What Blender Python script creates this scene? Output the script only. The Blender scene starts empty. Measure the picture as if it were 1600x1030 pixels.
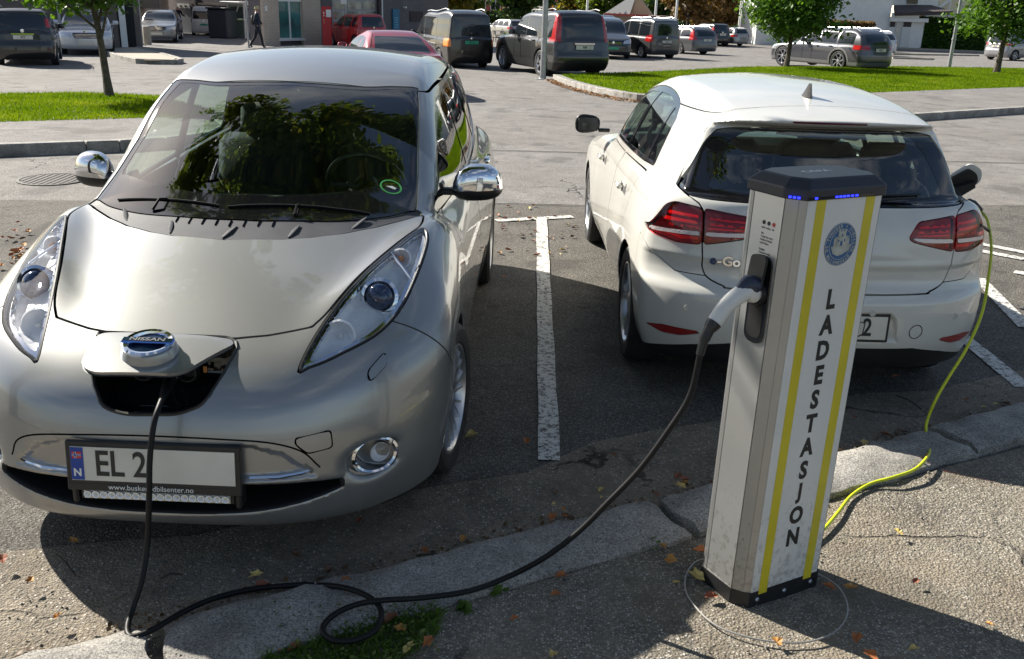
import bpy, math, random
import numpy as np
from mathutils import Vector, Matrix
rng = np.random.default_rng(7); random.seed(7)
S = bpy.context.scene
COL = S.collection
# ------------------------------------------------------------------ camera
CF, CH, CHZ, CRO = 1470.0, 1.88, 520.0, math.radians(1.75)
PITCH = math.atan(CHZ / CF)
FWD = np.array([0, math.cos(PITCH), -math.sin(PITCH)])
_R0 = np.array([1.0, 0, 0]); _U0 = np.array([0, math.sin(PITCH), math.cos(PITCH)])
CR = math.cos(CRO) * _R0 + math.sin(CRO) * _U0
CU = -math.sin(CRO) * _R0 + math.cos(CRO) * _U0
CO = np.array([0, 0, CH])
cd = bpy.data.cameras.new('camera'); co = bpy.data.objects.new('camera', cd); COL.objects.link(co)
cd.sensor_fit = 'HORIZONTAL'; cd.sensor_width = 36.0; cd.lens = CF / 1600 * 36.0
cd.clip_start = 0.05; cd.clip_end = 3000
m = Matrix(((CR[0], CU[0], -FWD[0], CO[0]), (CR[1], CU[1], -FWD[1], CO[1]), (CR[2], CU[2], -FWD[2], CO[2]), (0, 0, 0, 1)))
co.matrix_world = m
S.camera = co
# ------------------------------------------------------------------ light
SUN_EL = math.radians(34.0)
SDX, SDY = -0.80, 0.60            # horizontal direction towards the sun
W = bpy.data.worlds.new('World'); S.world = W; W.use_nodes = True
nt = W.node_tree; nt.nodes.clear()
wo = nt.nodes.new('ShaderNodeOutputWorld'); wb = nt.nodes.new('ShaderNodeBackground')
sk = nt.nodes.new('ShaderNodeTexSky'); sk.sky_type = 'NISHITA'; sk.sun_disc = False
sk.sun_elevation = SUN_EL; sk.sun_rotation = math.atan2(SDX, SDY); sk.air_density = 1.0; sk.dust_density = 1.0
tc = nt.nodes.new('ShaderNodeTexCoord')
mp = nt.nodes.new('ShaderNodeMapping'); mp.inputs['Scale'].default_value = (1.3, 1.3, 3.6)
nz = nt.nodes.new('ShaderNodeTexNoise'); nz.inputs['Scale'].default_value = 1.9; nz.inputs['Detail'].default_value = 7; nz.inputs['Roughness'].default_value = .58
cr = nt.nodes.new('ShaderNodeValToRGB'); cr.color_ramp.elements[0].position = .52; cr.color_ramp.elements[1].position = .72
mx = nt.nodes.new('ShaderNodeMix'); mx.data_type = 'RGBA'
nt.links.new(tc.outputs['Generated'], mp.inputs['Vector']); nt.links.new(mp.outputs[0], nz.inputs['Vector'])
nt.links.new(nz.outputs['Fac'], cr.inputs['Fac']); nt.links.new(cr.outputs['Color'], mx.inputs['Factor'])
nt.links.new(sk.outputs['Color'], mx.inputs['A']); mx.inputs['B'].default_value = (6.5, 6.7, 7.0, 1)
nt.links.new(mx.outputs['Result'], wb.inputs['Color']); nt.links.new(wb.outputs[0], wo.inputs['Surface'])
wb.inputs['Strength'].default_value = 0.052
sl = bpy.data.lights.new('sun', 'SUN'); sl.energy = 5.0; sl.angle = math.radians(.53); sl.color = (1.0, .94, .84)
so = bpy.data.objects.new('sun', sl); COL.objects.link(so)
_sd = Vector((SDX * math.cos(SUN_EL), SDY * math.cos(SUN_EL), math.sin(SUN_EL)))
so.rotation_euler = _sd.to_track_quat('Z', 'Y').to_euler(); so.location = _sd * 60
S.view_settings.view_transform = 'Standard'; S.view_settings.look = 'None'
S.view_settings.gamma = 1; S.view_settings.use_curve_mapping = False
S.view_settings.exposure = 1.22
S.cycles.max_bounces = 8; S.cycles.transparent_max_bounces = 16; S.cycles.caustics_reflective = False; S.cycles.caustics_refractive = False
S.cycles.sample_clamp_indirect = 6

# ------------------------------------------------------------------ helpers: places
def ray(x, y): return (x - 800) / CF * CR - (y - 515) / CF * CU + FWD
def gz(x, y):
    "height of the ground: the car park falls gently away from the camera"
    t = np.maximum(0, np.asarray(y, float) - 8); return -0.018 * np.minimum(t, 60) * np.clip(t / 4, 0, 1)
def at(px, py, dz=0.0):
    d = ray(px, py); z = dz
    for _ in range(30):
        P = CO + d * ((z - CO[2]) / d[2]); z = .5 * z + .5 * (float(gz(P[0], P[1])) + dz)
    return P
def at_y(px, py, Y): d = ray(px, py); return CO + d * (Y / d[1])
def at_plane(px, py, pt, n):
    d = ray(px, py); n = np.array(n, float); return CO + d * (((np.array(pt) - CO) @ n) / (d @ n))

# ------------------------------------------------------------------ helpers: materials
def newmat(name):
    m = bpy.data.materials.new(name); m.use_nodes = True
    return m, m.node_tree, m.node_tree.nodes['Principled BSDF']
def setp(b, **k):
    for a, v in k.items():
        n = a.replace('_', ' ')
        for i in b.inputs:
            if i.name.lower() == n.lower():
                i.default_value = (v + (1,)) if isinstance(v, tuple) and len(v) == 3 else v
def mat(name, col, rough=.5, metal=0.0, noise=0.0, nscale=8.0, bump=0.0, bscale=60.0, coat=0.0, spec=.5, **k):
    m, t, b = newmat(name)
    setp(b, Base_Color=tuple(col), Roughness=rough, Metallic=metal, Coat_Weight=coat, Coat_Roughness=.03, **k)
    b.inputs['Specular IOR Level'].default_value = spec
    if noise or bump:
        tc = t.nodes.new('ShaderNodeTexCoord')
        if noise:
            n = t.nodes.new('ShaderNodeTexNoise'); n.inputs['Scale'].default_value = nscale; n.inputs['Detail'].default_value = 6
            r = t.nodes.new('ShaderNodeMapRange'); r.inputs['From Min'].default_value = .3; r.inputs['From Max'].default_value = .7
            r.inputs['To Min'].default_value = 1 - noise; r.inputs['To Max'].default_value = 1 + noise
            mm = t.nodes.new('ShaderNodeVectorMath'); mm.operation = 'SCALE'; mm.inputs[0].default_value = tuple(col)
            t.links.new(tc.outputs['Object'], n.inputs['Vector']); t.links.new(n.outputs['Fac'], r.inputs['Value'])
            t.links.new(r.outputs[0], mm.inputs['Scale']); t.links.new(mm.outputs[0], b.inputs['Base Color'])
        if bump:
            n = t.nodes.new('ShaderNodeTexNoise'); n.inputs['Scale'].default_value = bscale; n.inputs['Detail'].default_value = 4
            bp = t.nodes.new('ShaderNodeBump'); bp.inputs['Strength'].default_value = bump; bp.inputs['Distance'].default_value = .01
            t.links.new(tc.outputs['Object'], n.inputs['Vector']); t.links.new(n.outputs['Fac'], bp.inputs['Height']); t.links.new(bp.outputs[0], b.inputs['Normal'])
    return m
def glassmat(name, tint=(.55, .62, .58), rough=0.0, refl=1.0, r0=.095):
    m = bpy.data.materials.new(name); m.use_nodes = True; t = m.node_tree; t.nodes.clear()
    o = t.nodes.new('ShaderNodeOutputMaterial'); tr = t.nodes.new('ShaderNodeBsdfTransparent'); gl = t.nodes.new('ShaderNodeBsdfGlossy')
    gl.inputs['Roughness'].default_value = rough; gl.inputs['Color'].default_value = (refl, refl, refl, 1)
    tr.inputs['Color'].default_value = tint + (1,)
    lw = t.nodes.new('ShaderNodeLayerWeight'); lw.inputs['Blend'].default_value = .5; pw_ = t.nodes.new('ShaderNodeMath'); pw_.operation = 'POWER'; pw_.inputs[1].default_value = 5.0; t.links.new(lw.outputs['Facing'], pw_.inputs[0])
    fr = t.nodes.new('ShaderNodeMath'); fr.operation = 'MULTIPLY_ADD'; fr.inputs[1].default_value = 1 - r0; fr.inputs[2].default_value = r0; t.links.new(pw_.outputs[0], fr.inputs[0])
    mx = t.nodes.new('ShaderNodeMixShader')
    t.links.new(fr.outputs[0], mx.inputs[0]); t.links.new(tr.outputs[0], mx.inputs[1]); t.links.new(gl.outputs[0], mx.inputs[2])
    t.links.new(mx.outputs[0], o.inputs['Surface']); return m
def paint(name, col, metal=.55, rough=.38, back=(.012, .012, .013), dirt=.0):
    "car paint outside, dark lining on the inner side of the sheet metal"
    m, t, b = newmat(name)
    setp(b, Roughness=rough, Metallic=metal, Coat_Weight=1.0, Coat_Roughness=.035)
    tc = t.nodes.new('ShaderNodeTexCoord'); n = t.nodes.new('ShaderNodeTexNoise'); n.inputs['Scale'].default_value = 3.1; n.inputs['Detail'].default_value = 8
    r = t.nodes.new('ShaderNodeMapRange'); r.inputs['From Min'].default_value = .3; r.inputs['From Max'].default_value = .75; r.inputs['To Min'].default_value = .06; r.inputs['To Max'].default_value = .06 + dirt
    mx = t.nodes.new('ShaderNodeMix'); mx.data_type = 'RGBA'; mx.inputs['A'].default_value = tuple(col) + (1,); mx.inputs['B'].default_value = (.2, .18, .15, 1)
    t.links.new(tc.outputs['Object'], n.inputs['Vector']); t.links.new(n.outputs['Fac'], r.inputs['Value']); t.links.new(r.outputs[0], mx.inputs['Factor'])
    g = t.nodes.new('ShaderNodeNewGeometry'); m2 = t.nodes.new('ShaderNodeMix'); m2.data_type = 'RGBA'; m2.inputs['B'].default_value = back + (1,)
    t.links.new(g.outputs['Backfacing'], m2.inputs['Factor']); t.links.new(mx.outputs['Result'], m2.inputs['A']); t.links.new(m2.outputs['Result'], b.inputs['Base Color'])
    # clear coat only outside
    iv = t.nodes.new('ShaderNodeMath'); iv.operation = 'SUBTRACT'; iv.inputs[0].default_value = 1.0; t.links.new(g.outputs['Backfacing'], iv.inputs[1]); t.links.new(iv.outputs[0], b.inputs['Coat Weight'])
    mt = t.nodes.new('ShaderNodeMath'); mt.operation = 'MULTIPLY'; mt.inputs[1].default_value = metal; t.links.new(iv.outputs[0], mt.inputs[0]); t.links.new(mt.outputs[0], b.inputs['Metallic'])
    # fine dust/scratches vary coat roughness
    n2 = t.nodes.new('ShaderNodeTexNoise'); n2.inputs['Scale'].default_value = 14; n2.inputs['Detail'].default_value = 8
    r2 = t.nodes.new('ShaderNodeMapRange'); r2.inputs['From Min'].default_value = .4; r2.inputs['From Max'].default_value = .8; r2.inputs['To Min'].default_value = .02; r2.inputs['To Max'].default_value = .02 + .12 * (dirt + .15)
    t.links.new(tc.outputs['Object'], n2.inputs['Vector']); t.links.new(n2.outputs['Fac'], r2.inputs['Value']); t.links.new(r2.outputs[0], b.inputs['Coat Roughness'])
    return m

# ------------------------------------------------------------------ helpers: objects
def props(o, label=None, cat=None, group=None, kind=None):
    if label: o['label'] = label
    if cat: o['category'] = cat
    if group: o['group'] = group
    if kind: o['kind'] = kind
    return o
def thing(name, label, cat, loc=(0, 0, 0), rz=0.0, group=None, rot=None):
    o = bpy.data.objects.new(name, None); COL.objects.link(o); o.empty_display_size = .1
    o.location = tuple(float(a) for a in loc); o.rotation_euler = rot if rot else (0, 0, rz)
    return props(o, label, cat, group)
def obj(name, V, F, m=None, parent=None, smooth=False, loc=None, N=None, mats=None, midx=None):
    me = bpy.data.meshes.new(name)
    V = np.asarray(V, float)
    if isinstance(F, np.ndarray):
        k = F.shape[1]; n = len(F)
        me.vertices.add(len(V)); me.vertices.foreach_set('co', V.astype(np.float32).ravel())
        me.loops.add(n * k); me.loops.foreach_set('vertex_index', F.astype(np.int32).ravel())
        me.polygons.add(n); me.polygons.foreach_set('loop_start', np.arange(0, n * k, k, dtype=np.int32)); me.polygons.foreach_set('loop_total', np.full(n, k, dtype=np.int32))
        me.update(calc_edges=True)
    else:
        me.from_pydata([tuple(v) for v in V], [], [tuple(int(i) for i in f) for f in F]); me.update()
    if smooth: me.polygons.foreach_set('use_smooth', np.ones(len(me.polygons), dtype=bool))
    if mats:
        for q in mats: me.materials.append(q)
        me.polygons.foreach_set('material_index', np.asarray(midx, dtype=np.int32))
    elif m: me.materials.append(m)
    if N is not None: me.normals_split_custom_set_from_vertices(np.asarray(N, float))
    o = bpy.data.objects.new(name, me); COL.objects.link(o)
    if parent: o.parent = parent
    if loc is not None: o.location = tuple(float(a) for a in loc)
    return o
class MB:
    "collects simple shapes into one mesh"
    def __init__(s): s.V = []; s.F = []; s.M = []; s.mi = 0
    def add(s, V, F):
        o = len(s.V); s.V += [tuple(float(c) for c in v) for v in V]; s.F += [tuple(o + i for i in f) for f in F]; s.M += [s.mi] * len(F); return s
    def box(s, c, d, rz=0.0, R=None, taper=1.0, bev=0.0):
        x, y, z = d[0] / 2, d[1] / 2, d[2] / 2
        if bev:
            b = bev; V = []
            for sz, k in ((-z, b), (-z + b, 0), (z - b, 0), (z, b)):
                for X, Y in ((-x + k, -y + k + b * (k == 0)), (-x + k + b * (k == 0), -y + k), (x - k - b * (k == 0), -y + k), (x - k, -y + k + b * (k == 0)), (x - k, y - k - b * (k == 0)), (x - k - b * (k == 0), y - k), (-x + k + b * (k == 0), y - k), (-x + k, y - k - b * (k == 0))):
                    V.append((X, Y, sz))
            F = [tuple(range(7, -1, -1)), tuple(range(24, 32))]
            for l in range(3):
                for i in range(8): F.append((l * 8 + i, l * 8 + (i + 1) % 8, l * 8 + 8 + (i + 1) % 8, l * 8 + 8 + i))
        else:
            V = [(sx * x * (taper if sz > 0 else 1), sy * y * (taper if sz > 0 else 1), sz * z) for sz in (-1, 1) for sx, sy in ((-1, -1), (1, -1), (1, 1), (-1, 1))]
            F = [(3, 2, 1, 0), (4, 5, 6, 7), (0, 1, 5, 4), (1, 2, 6, 5), (2, 3, 7, 6), (3, 0, 4, 7)]
        A = np.array(V)
        if rz: ca, sa = math.cos(rz), math.sin(rz); A = A @ np.array([[ca, sa, 0], [-sa, ca, 0], [0, 0, 1]])
        if R is not None: A = A @ np.array(R).T
        return s.add(A + np.array(c), F)
    def prism(s, poly, z0, z1, f=None):
        "poly list of 2D points, extruded between z0 and z1; f maps (x,y,z)"
        n = len(poly); V = [(p[0], p[1], z0) for p in poly] + [(p[0], p[1], z1) for p in poly]
        if f: V = [f(*v) for v in V]
        return s.add(V, [tuple(range(n - 1, -1, -1)), tuple(range(n, 2 * n))] + [(i, (i + 1) % n, n + (i + 1) % n, n + i) for i in range(n)])
    def tube(s, P, r, n=8, cap=True, squash=1.0):
        P = np.array(P, float); m = len(P); r = np.broadcast_to(np.asarray(r, float), (m,))
        T = np.gradient(P, axis=0); T /= np.linalg.norm(T, axis=1, keepdims=True) + 1e-9
        up = np.array([0, 0, 1.0]) if abs(T[0][2]) < .9 else np.array([1.0, 0, 0])
        a = np.cross(T[0], up); a /= np.linalg.norm(a); V = []
        for i in range(m):
            a = a - T[i] * (a @ T[i]); a /= np.linalg.norm(a) + 1e-9; b = np.cross(T[i], a)
            for k in range(n):
                th = 2 * math.pi * k / n; V.append(P[i] + r[i] * (math.cos(th) * a + squash * math.sin(th) * b))
        F = [(i * n + k, i * n + (k + 1) % n, (i + 1) * n + (k + 1) % n, (i + 1) * n + k) for i in range(m - 1) for k in range(n)]
        if cap: F += [tuple(range(n - 1, -1, -1)), tuple((m - 1) * n + k for k in range(n))]
        return s.add(V, F)
    def lathe(s, prof, c=(0, 0, 0), axis='z', n=24, R=None):
        "prof list of (r, h)"
        V = []
        for r, h in prof:
            for k in range(n):
                th = 2 * math.pi * k / n; x, y = r * math.cos(th), r * math.sin(th)
                V.append((x, y, h) if axis == 'z' else ((x, h, y) if axis == 'y' else (h, x, y)))
        A = np.array(V)
        if R is not None: A = A @ np.array(R).T
        m = len(prof)
        F = [(i * n + k, i * n + (k + 1) % n, (i + 1) * n + (k + 1) % n, (i + 1) * n + k) for i in range(m - 1) for k in range(n)]
        if prof[0][0] > 1e-4 and prof[-1][0] <= 1e-4 and axis == 'none': F.append(tuple(range(n - 1, -1, -1)))
        if prof[-1][0] > 1e-4 and prof[0][0] <= 1e-4: F.append(tuple((m - 1) * n + k for k in range(n)))
        return s.add(A + np.array(c), F)
    def build(s, name, m, parent=None, smooth=False, mats=None, loc=None):
        o = obj(name, s.V, s.F, m, parent, smooth, loc=loc, mats=mats, midx=s.M if mats else None)
        if smooth: autosmooth(o)
        return o
def autosmooth(o, ang=38):
    me = o.data; me.set_sharp_from_angle(angle=math.radians(ang)); return o
def fixn(o):
    import bmesh
    bm = bmesh.new(); bm.from_mesh(o.data); bmesh.ops.recalc_face_normals(bm, faces=bm.faces); bm.to_mesh(o.data); bm.free(); return o
def rot(ax, a):
    return np.array(Matrix.Rotation(a, 3, ax))
def crv(pts, n=8, closed=False):
    "Catmull-Rom through points"
    P = np.array(pts, float); m = len(P)
    if closed: Q = np.vstack([P[-1], P, P[0], P[1]]); segs = m
    else: Q = np.vstack([2 * P[0] - P[1], P, 2 * P[-1] - P[-2]]); segs = m - 1
    out = []
    for i in range(segs):
        a, b, c, d = Q[i:i + 4]
        for k in range(n):
            t = k / n; out.append(.5 * ((2 * b) + (-a + c) * t + (2 * a - 5 * b + 4 * c - d) * t * t + (-a + 3 * b - 3 * c + d) * t ** 3))
    if not closed: out.append(P[-1])
    return np.array(out)
def rpoly(pts, r=.03, n=4):
    "polygon with rounded corners; r scalar or list"
    P = np.array(pts, float); m = len(P); rr = [r] * m if np.isscalar(r) else r; out = []
    for i in range(m):
        a, b, c = P[i - 1], P[i], P[(i + 1) % m]; u = a - b; v = c - b; lu, lv = np.linalg.norm(u), np.linalg.norm(v); q = min(rr[i], .45 * lu, .45 * lv)
        p0 = b + u / lu * q; p1 = b + v / lv * q
        for k in range(n + 1):
            t = k / n; out.append((1 - t) ** 2 * p0 + 2 * t * (1 - t) * b + t * t * p1)
    return np.array(out)
def poly_sd(P, x, y):
    "signed distance to polygon, negative inside"
    x, y = np.broadcast_arrays(x, y); P = np.asarray(P, float); n = len(P); d = np.full(x.shape, 1e9); ins = np.zeros(x.shape, bool)
    for i in range(n):
        a = P[i]; b = P[(i + 1) % n]; ex, ey = b - a; wx, wy = x - a[0], y - a[1]; L = ex * ex + ey * ey + 1e-12
        t = np.clip((wx * ex + wy * ey) / L, 0, 1); dx, dy = wx - t * ex, wy - t * ey; d = np.minimum(d, dx * dx + dy * dy)
        c = ((a[1] <= y) & (b[1] > y)) | ((b[1] <= y) & (a[1] > y))
        with np.errstate(divide='ignore', invalid='ignore'): xi = a[0] + (y - a[1]) * (ex / (ey if abs(ey) > 1e-12 else 1e-12))
        ins ^= c & (x < xi)
    d = np.sqrt(d); return np.where(ins, -d, d)

# ------------------------------------------------------------------ implicit shells
def smax(a, b, k):
    h = np.maximum(k - np.abs(a - b), 0) / k; return np.maximum(a, b) + h * h * k * .25
def smin(a, b, k): return -smax(-a, -b, k)
def sp(xs, ys):
    "smooth monotone-ish cubic through points"
    xs = np.array(xs, float); ys = np.array(ys, float); d = np.diff(ys) / np.diff(xs)
    m = np.zeros(len(xs)); m[0] = d[0]; m[-1] = d[-1]
    for i in range(1, len(xs) - 1):
        h0, h1 = xs[i] - xs[i - 1], xs[i + 1] - xs[i]
        m[i] = (d[i - 1] * h1 + d[i] * h0) / (h0 + h1)
        if d[i - 1] * d[i] <= 0: m[i] *= .3
    def f(x):
        x = np.asarray(x, float); xc = np.clip(x, xs[0], xs[-1]); i = np.clip(np.searchsorted(xs, xc) - 1, 0, len(xs) - 2)
        h = xs[i + 1] - xs[i]; t = (xc - xs[i]) / h; t2 = t * t; t3 = t2 * t
        r = (2 * t3 - 3 * t2 + 1) * ys[i] + (t3 - 2 * t2 + t) * h * m[i] + (-2 * t3 + 3 * t2) * ys[i + 1] + (t3 - t2) * h * m[i + 1]
        return r + np.where(x < xs[0], (x - xs[0]) * m[0], 0) + np.where(x > xs[-1], (x - xs[-1]) * m[-1], 0)
    return f
def shell(F, lo, hi, h):
    "surface-nets mesh of F<0 (F symmetric in v): returns V,N,T"
    nv = int(math.ceil(hi[1] / h)) + 1
    us = np.arange(lo[0], hi[0] + h, h); vs = (np.arange(nv) + .5) * h; zs = np.arange(lo[2], hi[2] + h, h)
    G = F(us[:, None, None], vs[None, :, None], zs[None, None, :])
    G = np.concatenate([G[:, ::-1], G], 1).astype(np.float32); vs = np.concatenate([-vs[::-1], vs])
    sgn = G < 0; nx, ny, nz_ = G.shape
    c = np.zeros((nx - 1, ny - 1, nz_ - 1), np.int8)
    for i in (0, 1):
        for j in (0, 1):
            for k in (0, 1): c += sgn[i:nx - 1 + i, j:ny - 1 + j, k:nz_ - 1 + k]
    act = (c > 0) & (c < 8); idx = -np.ones(act.shape, np.int64); A = np.argwhere(act); idx[act] = np.arange(len(A))
    acc = np.zeros((len(A), 3)); cnt = np.zeros(len(A)); ai, aj, ak = A.T
    for ax in range(3):
        for p in (0, 1):
            for q in (0, 1):
                o0 = [0, 0, 0]; oth = [t for t in range(3) if t != ax]; o0[oth[0]] = p; o0[oth[1]] = q; o1 = list(o0); o1[ax] = 1
                g0 = G[ai + o0[0], aj + o0[1], ak + o0[2]]; g1 = G[ai + o1[0], aj + o1[1], ak + o1[2]]
                mk = (g0 < 0) != (g1 < 0); t = np.where(mk, g0 / np.where(mk, g0 - g1, 1), 0)
                pt = np.zeros((len(A), 3)); pt[:] = o0; pt[:, ax] = t; acc += pt * mk[:, None]; cnt += mk
    V = (A + acc / cnt[:, None]) * h + np.array([us[0], vs[0], zs[0]])
    Q = []
    for ax in range(3):
        o = [t for t in range(3) if t != ax]; sl0 = [slice(None)] * 3; sl1 = [slice(None)] * 3; sl0[ax] = slice(0, -1); sl1[ax] = slice(1, None)
        ch = sgn[tuple(sl0)] != sgn[tuple(sl1)]; E = np.argwhere(ch)
        ok = (E[:, o[0]] > 0) & (E[:, o[1]] > 0) & (E[:, o[0]] < G.shape[o[0]] - 1) & (E[:, o[1]] < G.shape[o[1]] - 1); E = E[ok]
        inside0 = sgn[tuple(E.T)]
        def ci(a, b):
            B = E.copy(); B[:, o[0]] -= a; B[:, o[1]] -= b; return idx[tuple(B.T)]
        q = np.stack([ci(1, 1), ci(0, 1), ci(0, 0), ci(1, 0)], 1)
        flip = inside0 if ax != 1 else ~inside0
        q[~flip] = q[~flip][:, ::-1]; Q.append(q)
    Q = np.vstack(Q); Q = Q[(Q >= 0).all(1)]
    def FS(P): return F(P[:, 0], np.abs(P[:, 1]), P[:, 2])
    def grad(P, e=2e-3):
        g = np.stack([FS(P + np.eye(3)[i] * e) - FS(P - np.eye(3)[i] * e) for i in range(3)], 1) / (2 * e); return g
    for _ in range(3):
        g = grad(V); f = FS(V); st = -f[:, None] * g / (np.sum(g * g, 1)[:, None] + 1e-6); L = np.linalg.norm(st, axis=1, keepdims=True)
        V = V + st * np.minimum(1, h * .6 / (L + 1e-9))
    N = grad(V); N /= np.linalg.norm(N, axis=1, keepdims=True) + 1e-9
    T = np.vstack([Q[:, [0, 1, 2]], Q[:, [0, 2, 3]]])
    return V, N, T
def compact(M):
    V, N, T = M
    if len(T) == 0: return (np.zeros((0, 3)), np.zeros((0, 3)), np.zeros((0, 3), int))
    u, inv = np.unique(T, return_inverse=True); return V[u], N[u], inv.reshape(T.shape)
def clip(M, g):
    "keep the part where g<0; g per vertex"
    V, N, T = M; g = np.where(np.abs(g) < 1e-7, 1e-7, g); s = g < 0; c = s[T].sum(1)
    out = [T[c == 3]]; newV = []; newN = []; base = len(V); keys = {}
    def cut(a, b):
        t = g[a] / (g[a] - g[b]); return a, b, t
    E = []; tri = []
    for want in (1, 2):
        TT = T[c == want]
        if len(TT) == 0: continue
        sT = s[TT]; lone = np.argmax(sT if want == 1 else ~sT, 1); r = np.arange(len(TT))
        a = TT[r, lone]; b = TT[r, (lone + 1) % 3]; d = TT[r, (lone + 2) % 3]; tri.append((want, a, b, d)); E += [np.stack([a, b], 1), np.stack([a, d], 1)]
    if E:
        E = np.vstack(E); Es = np.sort(E, 1); u, inv = np.unique(Es, axis=0, return_inverse=True); inv = inv.ravel()
        t = g[u[:, 0]] / (g[u[:, 0]] - g[u[:, 1]]); t = t[:, None]
        nV = V[u[:, 0]] * (1 - t) + V[u[:, 1]] * t; nN = N[u[:, 0]] * (1 - t) + N[u[:, 1]] * t; nN /= np.linalg.norm(nN, axis=1, keepdims=True) + 1e-9
        V = np.vstack([V, nV]); N = np.vstack([N, nN]); p = 0
        for want, a, b, d in tri:
            n = len(a); ab = inv[p:p + n] + base; ad = inv[p + n:p + 2 * n] + base; p += 2 * n
            if want == 1: out.append(np.stack([a, ab, ad], 1))
            else: out += [np.stack([ab, b, d], 1), np.stack([ab, d, ad], 1)]
    return compact((V, N, np.vstack(out)))
def split(M, fn, gap=.004):
    "returns (inside, outside); fn(V,N)->signed distance"
    g = fn(M[0], M[1]); return clip(M, g + gap / 2), clip(M, -g + gap / 2)
def rim(M, depth=.015):
    V, N, T = M
    if len(T) == 0: return M
    E = np.vstack([T[:, [0, 1]], T[:, [1, 2]], T[:, [2, 0]]]); Es = np.sort(E, 1); u, i, cn = np.unique(Es, axis=0, return_index=True, return_counts=True)
    B = E[i[cn == 1]]
    if len(B) == 0: return M
    bv, inv = np.unique(B, return_inverse=True); inv = inv.reshape(B.shape); n0 = len(V); nb = len(bv)
    # the turned-in edge
    A = V[bv]; C = V[bv] - N[bv] * depth; EN = np.zeros((nb, 3))
    t = A[inv[:, 1]] - A[inv[:, 0]]; en = np.cross(t, N[bv][inv[:, 0]]); en /= np.linalg.norm(en, axis=1, keepdims=True) + 1e-9
    np.add.at(EN, inv[:, 0], en); np.add.at(EN, inv[:, 1], en); EN /= np.linalg.norm(EN, axis=1, keepdims=True) + 1e-9
    V2 = np.vstack([V, A, C]); N2 = np.vstack([N, EN, EN]); a = inv[:, 0] + n0; b = inv[:, 1] + n0
    T2 = np.vstack([T, np.stack([b, a, a + nb], 1), np.stack([b, a + nb, b + nb], 1)])
    return V2, N2, T2
def off(M, d): return M[0] + M[1] * d, M[1], M[2]
def sub(M, mask_v):
    "keep triangles whose vertices all satisfy mask"
    return compact((M[0], M[1], M[2][mask_v[M[2]].all(1)]))
def panel(name, M, m, parent, depth=.015, rimmed=True):
    if len(M[2]) == 0: return None
    if rimmed: M = rim(M, depth)
    return obj(name, M[0], M[2], m, parent, True, N=M[1])
# ------------------------------------------------------------------ body shapes of the two cars in front
def body_fn(q):
    """hull + glasshouse from profile curves; u runs from the end that faces the camera; q: dict of curves"""
    P, Sz, hood, hdrop, Uf, Ub, L = (q[k] for k in ('P', 'Sz', 'hood', 'hdrop', 'Uf', 'Ub', 'L'))
    Wc, Pc, Zc = q['Wc'], q['Pc'], q['Zc']; wheels = q['wheels']; wr = q['wr']; ex = q.get('extra')
    def F(u, v, z):
        side = v - P(u) * Sz(z)
        top = z - (hood(u) - hdrop(u, v))
        a = smax(side, top, q.get('ks', .12))
        a = smax(a, Uf(v, z) - u, q.get('kf', .06)); a = smax(a, u - Ub(v, z), .08); a = smax(a, q['zb'](u) - z, .05)
        c = smax((v - Wc(z) * Pc(u)) * .92, (z - Zc(u, v)) * .85, q.get('kc', .07))
        if 'Uc' in q: c = smax(c, q['Uc'](v, z) - u, .025)
        if 'Ucb' in q: c = smax(c, u - q['Ucb'](v, z), .05)
        c = smax(c, .8 - z, .02)
        f = smin(a, c, q.get('kj', .05))
        for wu, wz in wheels:
            r = np.sqrt((u - wu) ** 2 + (z - wz) ** 2)
            f = smax(f, -np.maximum(r - wr, (q['wv']) - v), .012)
        if ex: f = ex(f, u, v, z)
        return f
    return F
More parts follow.
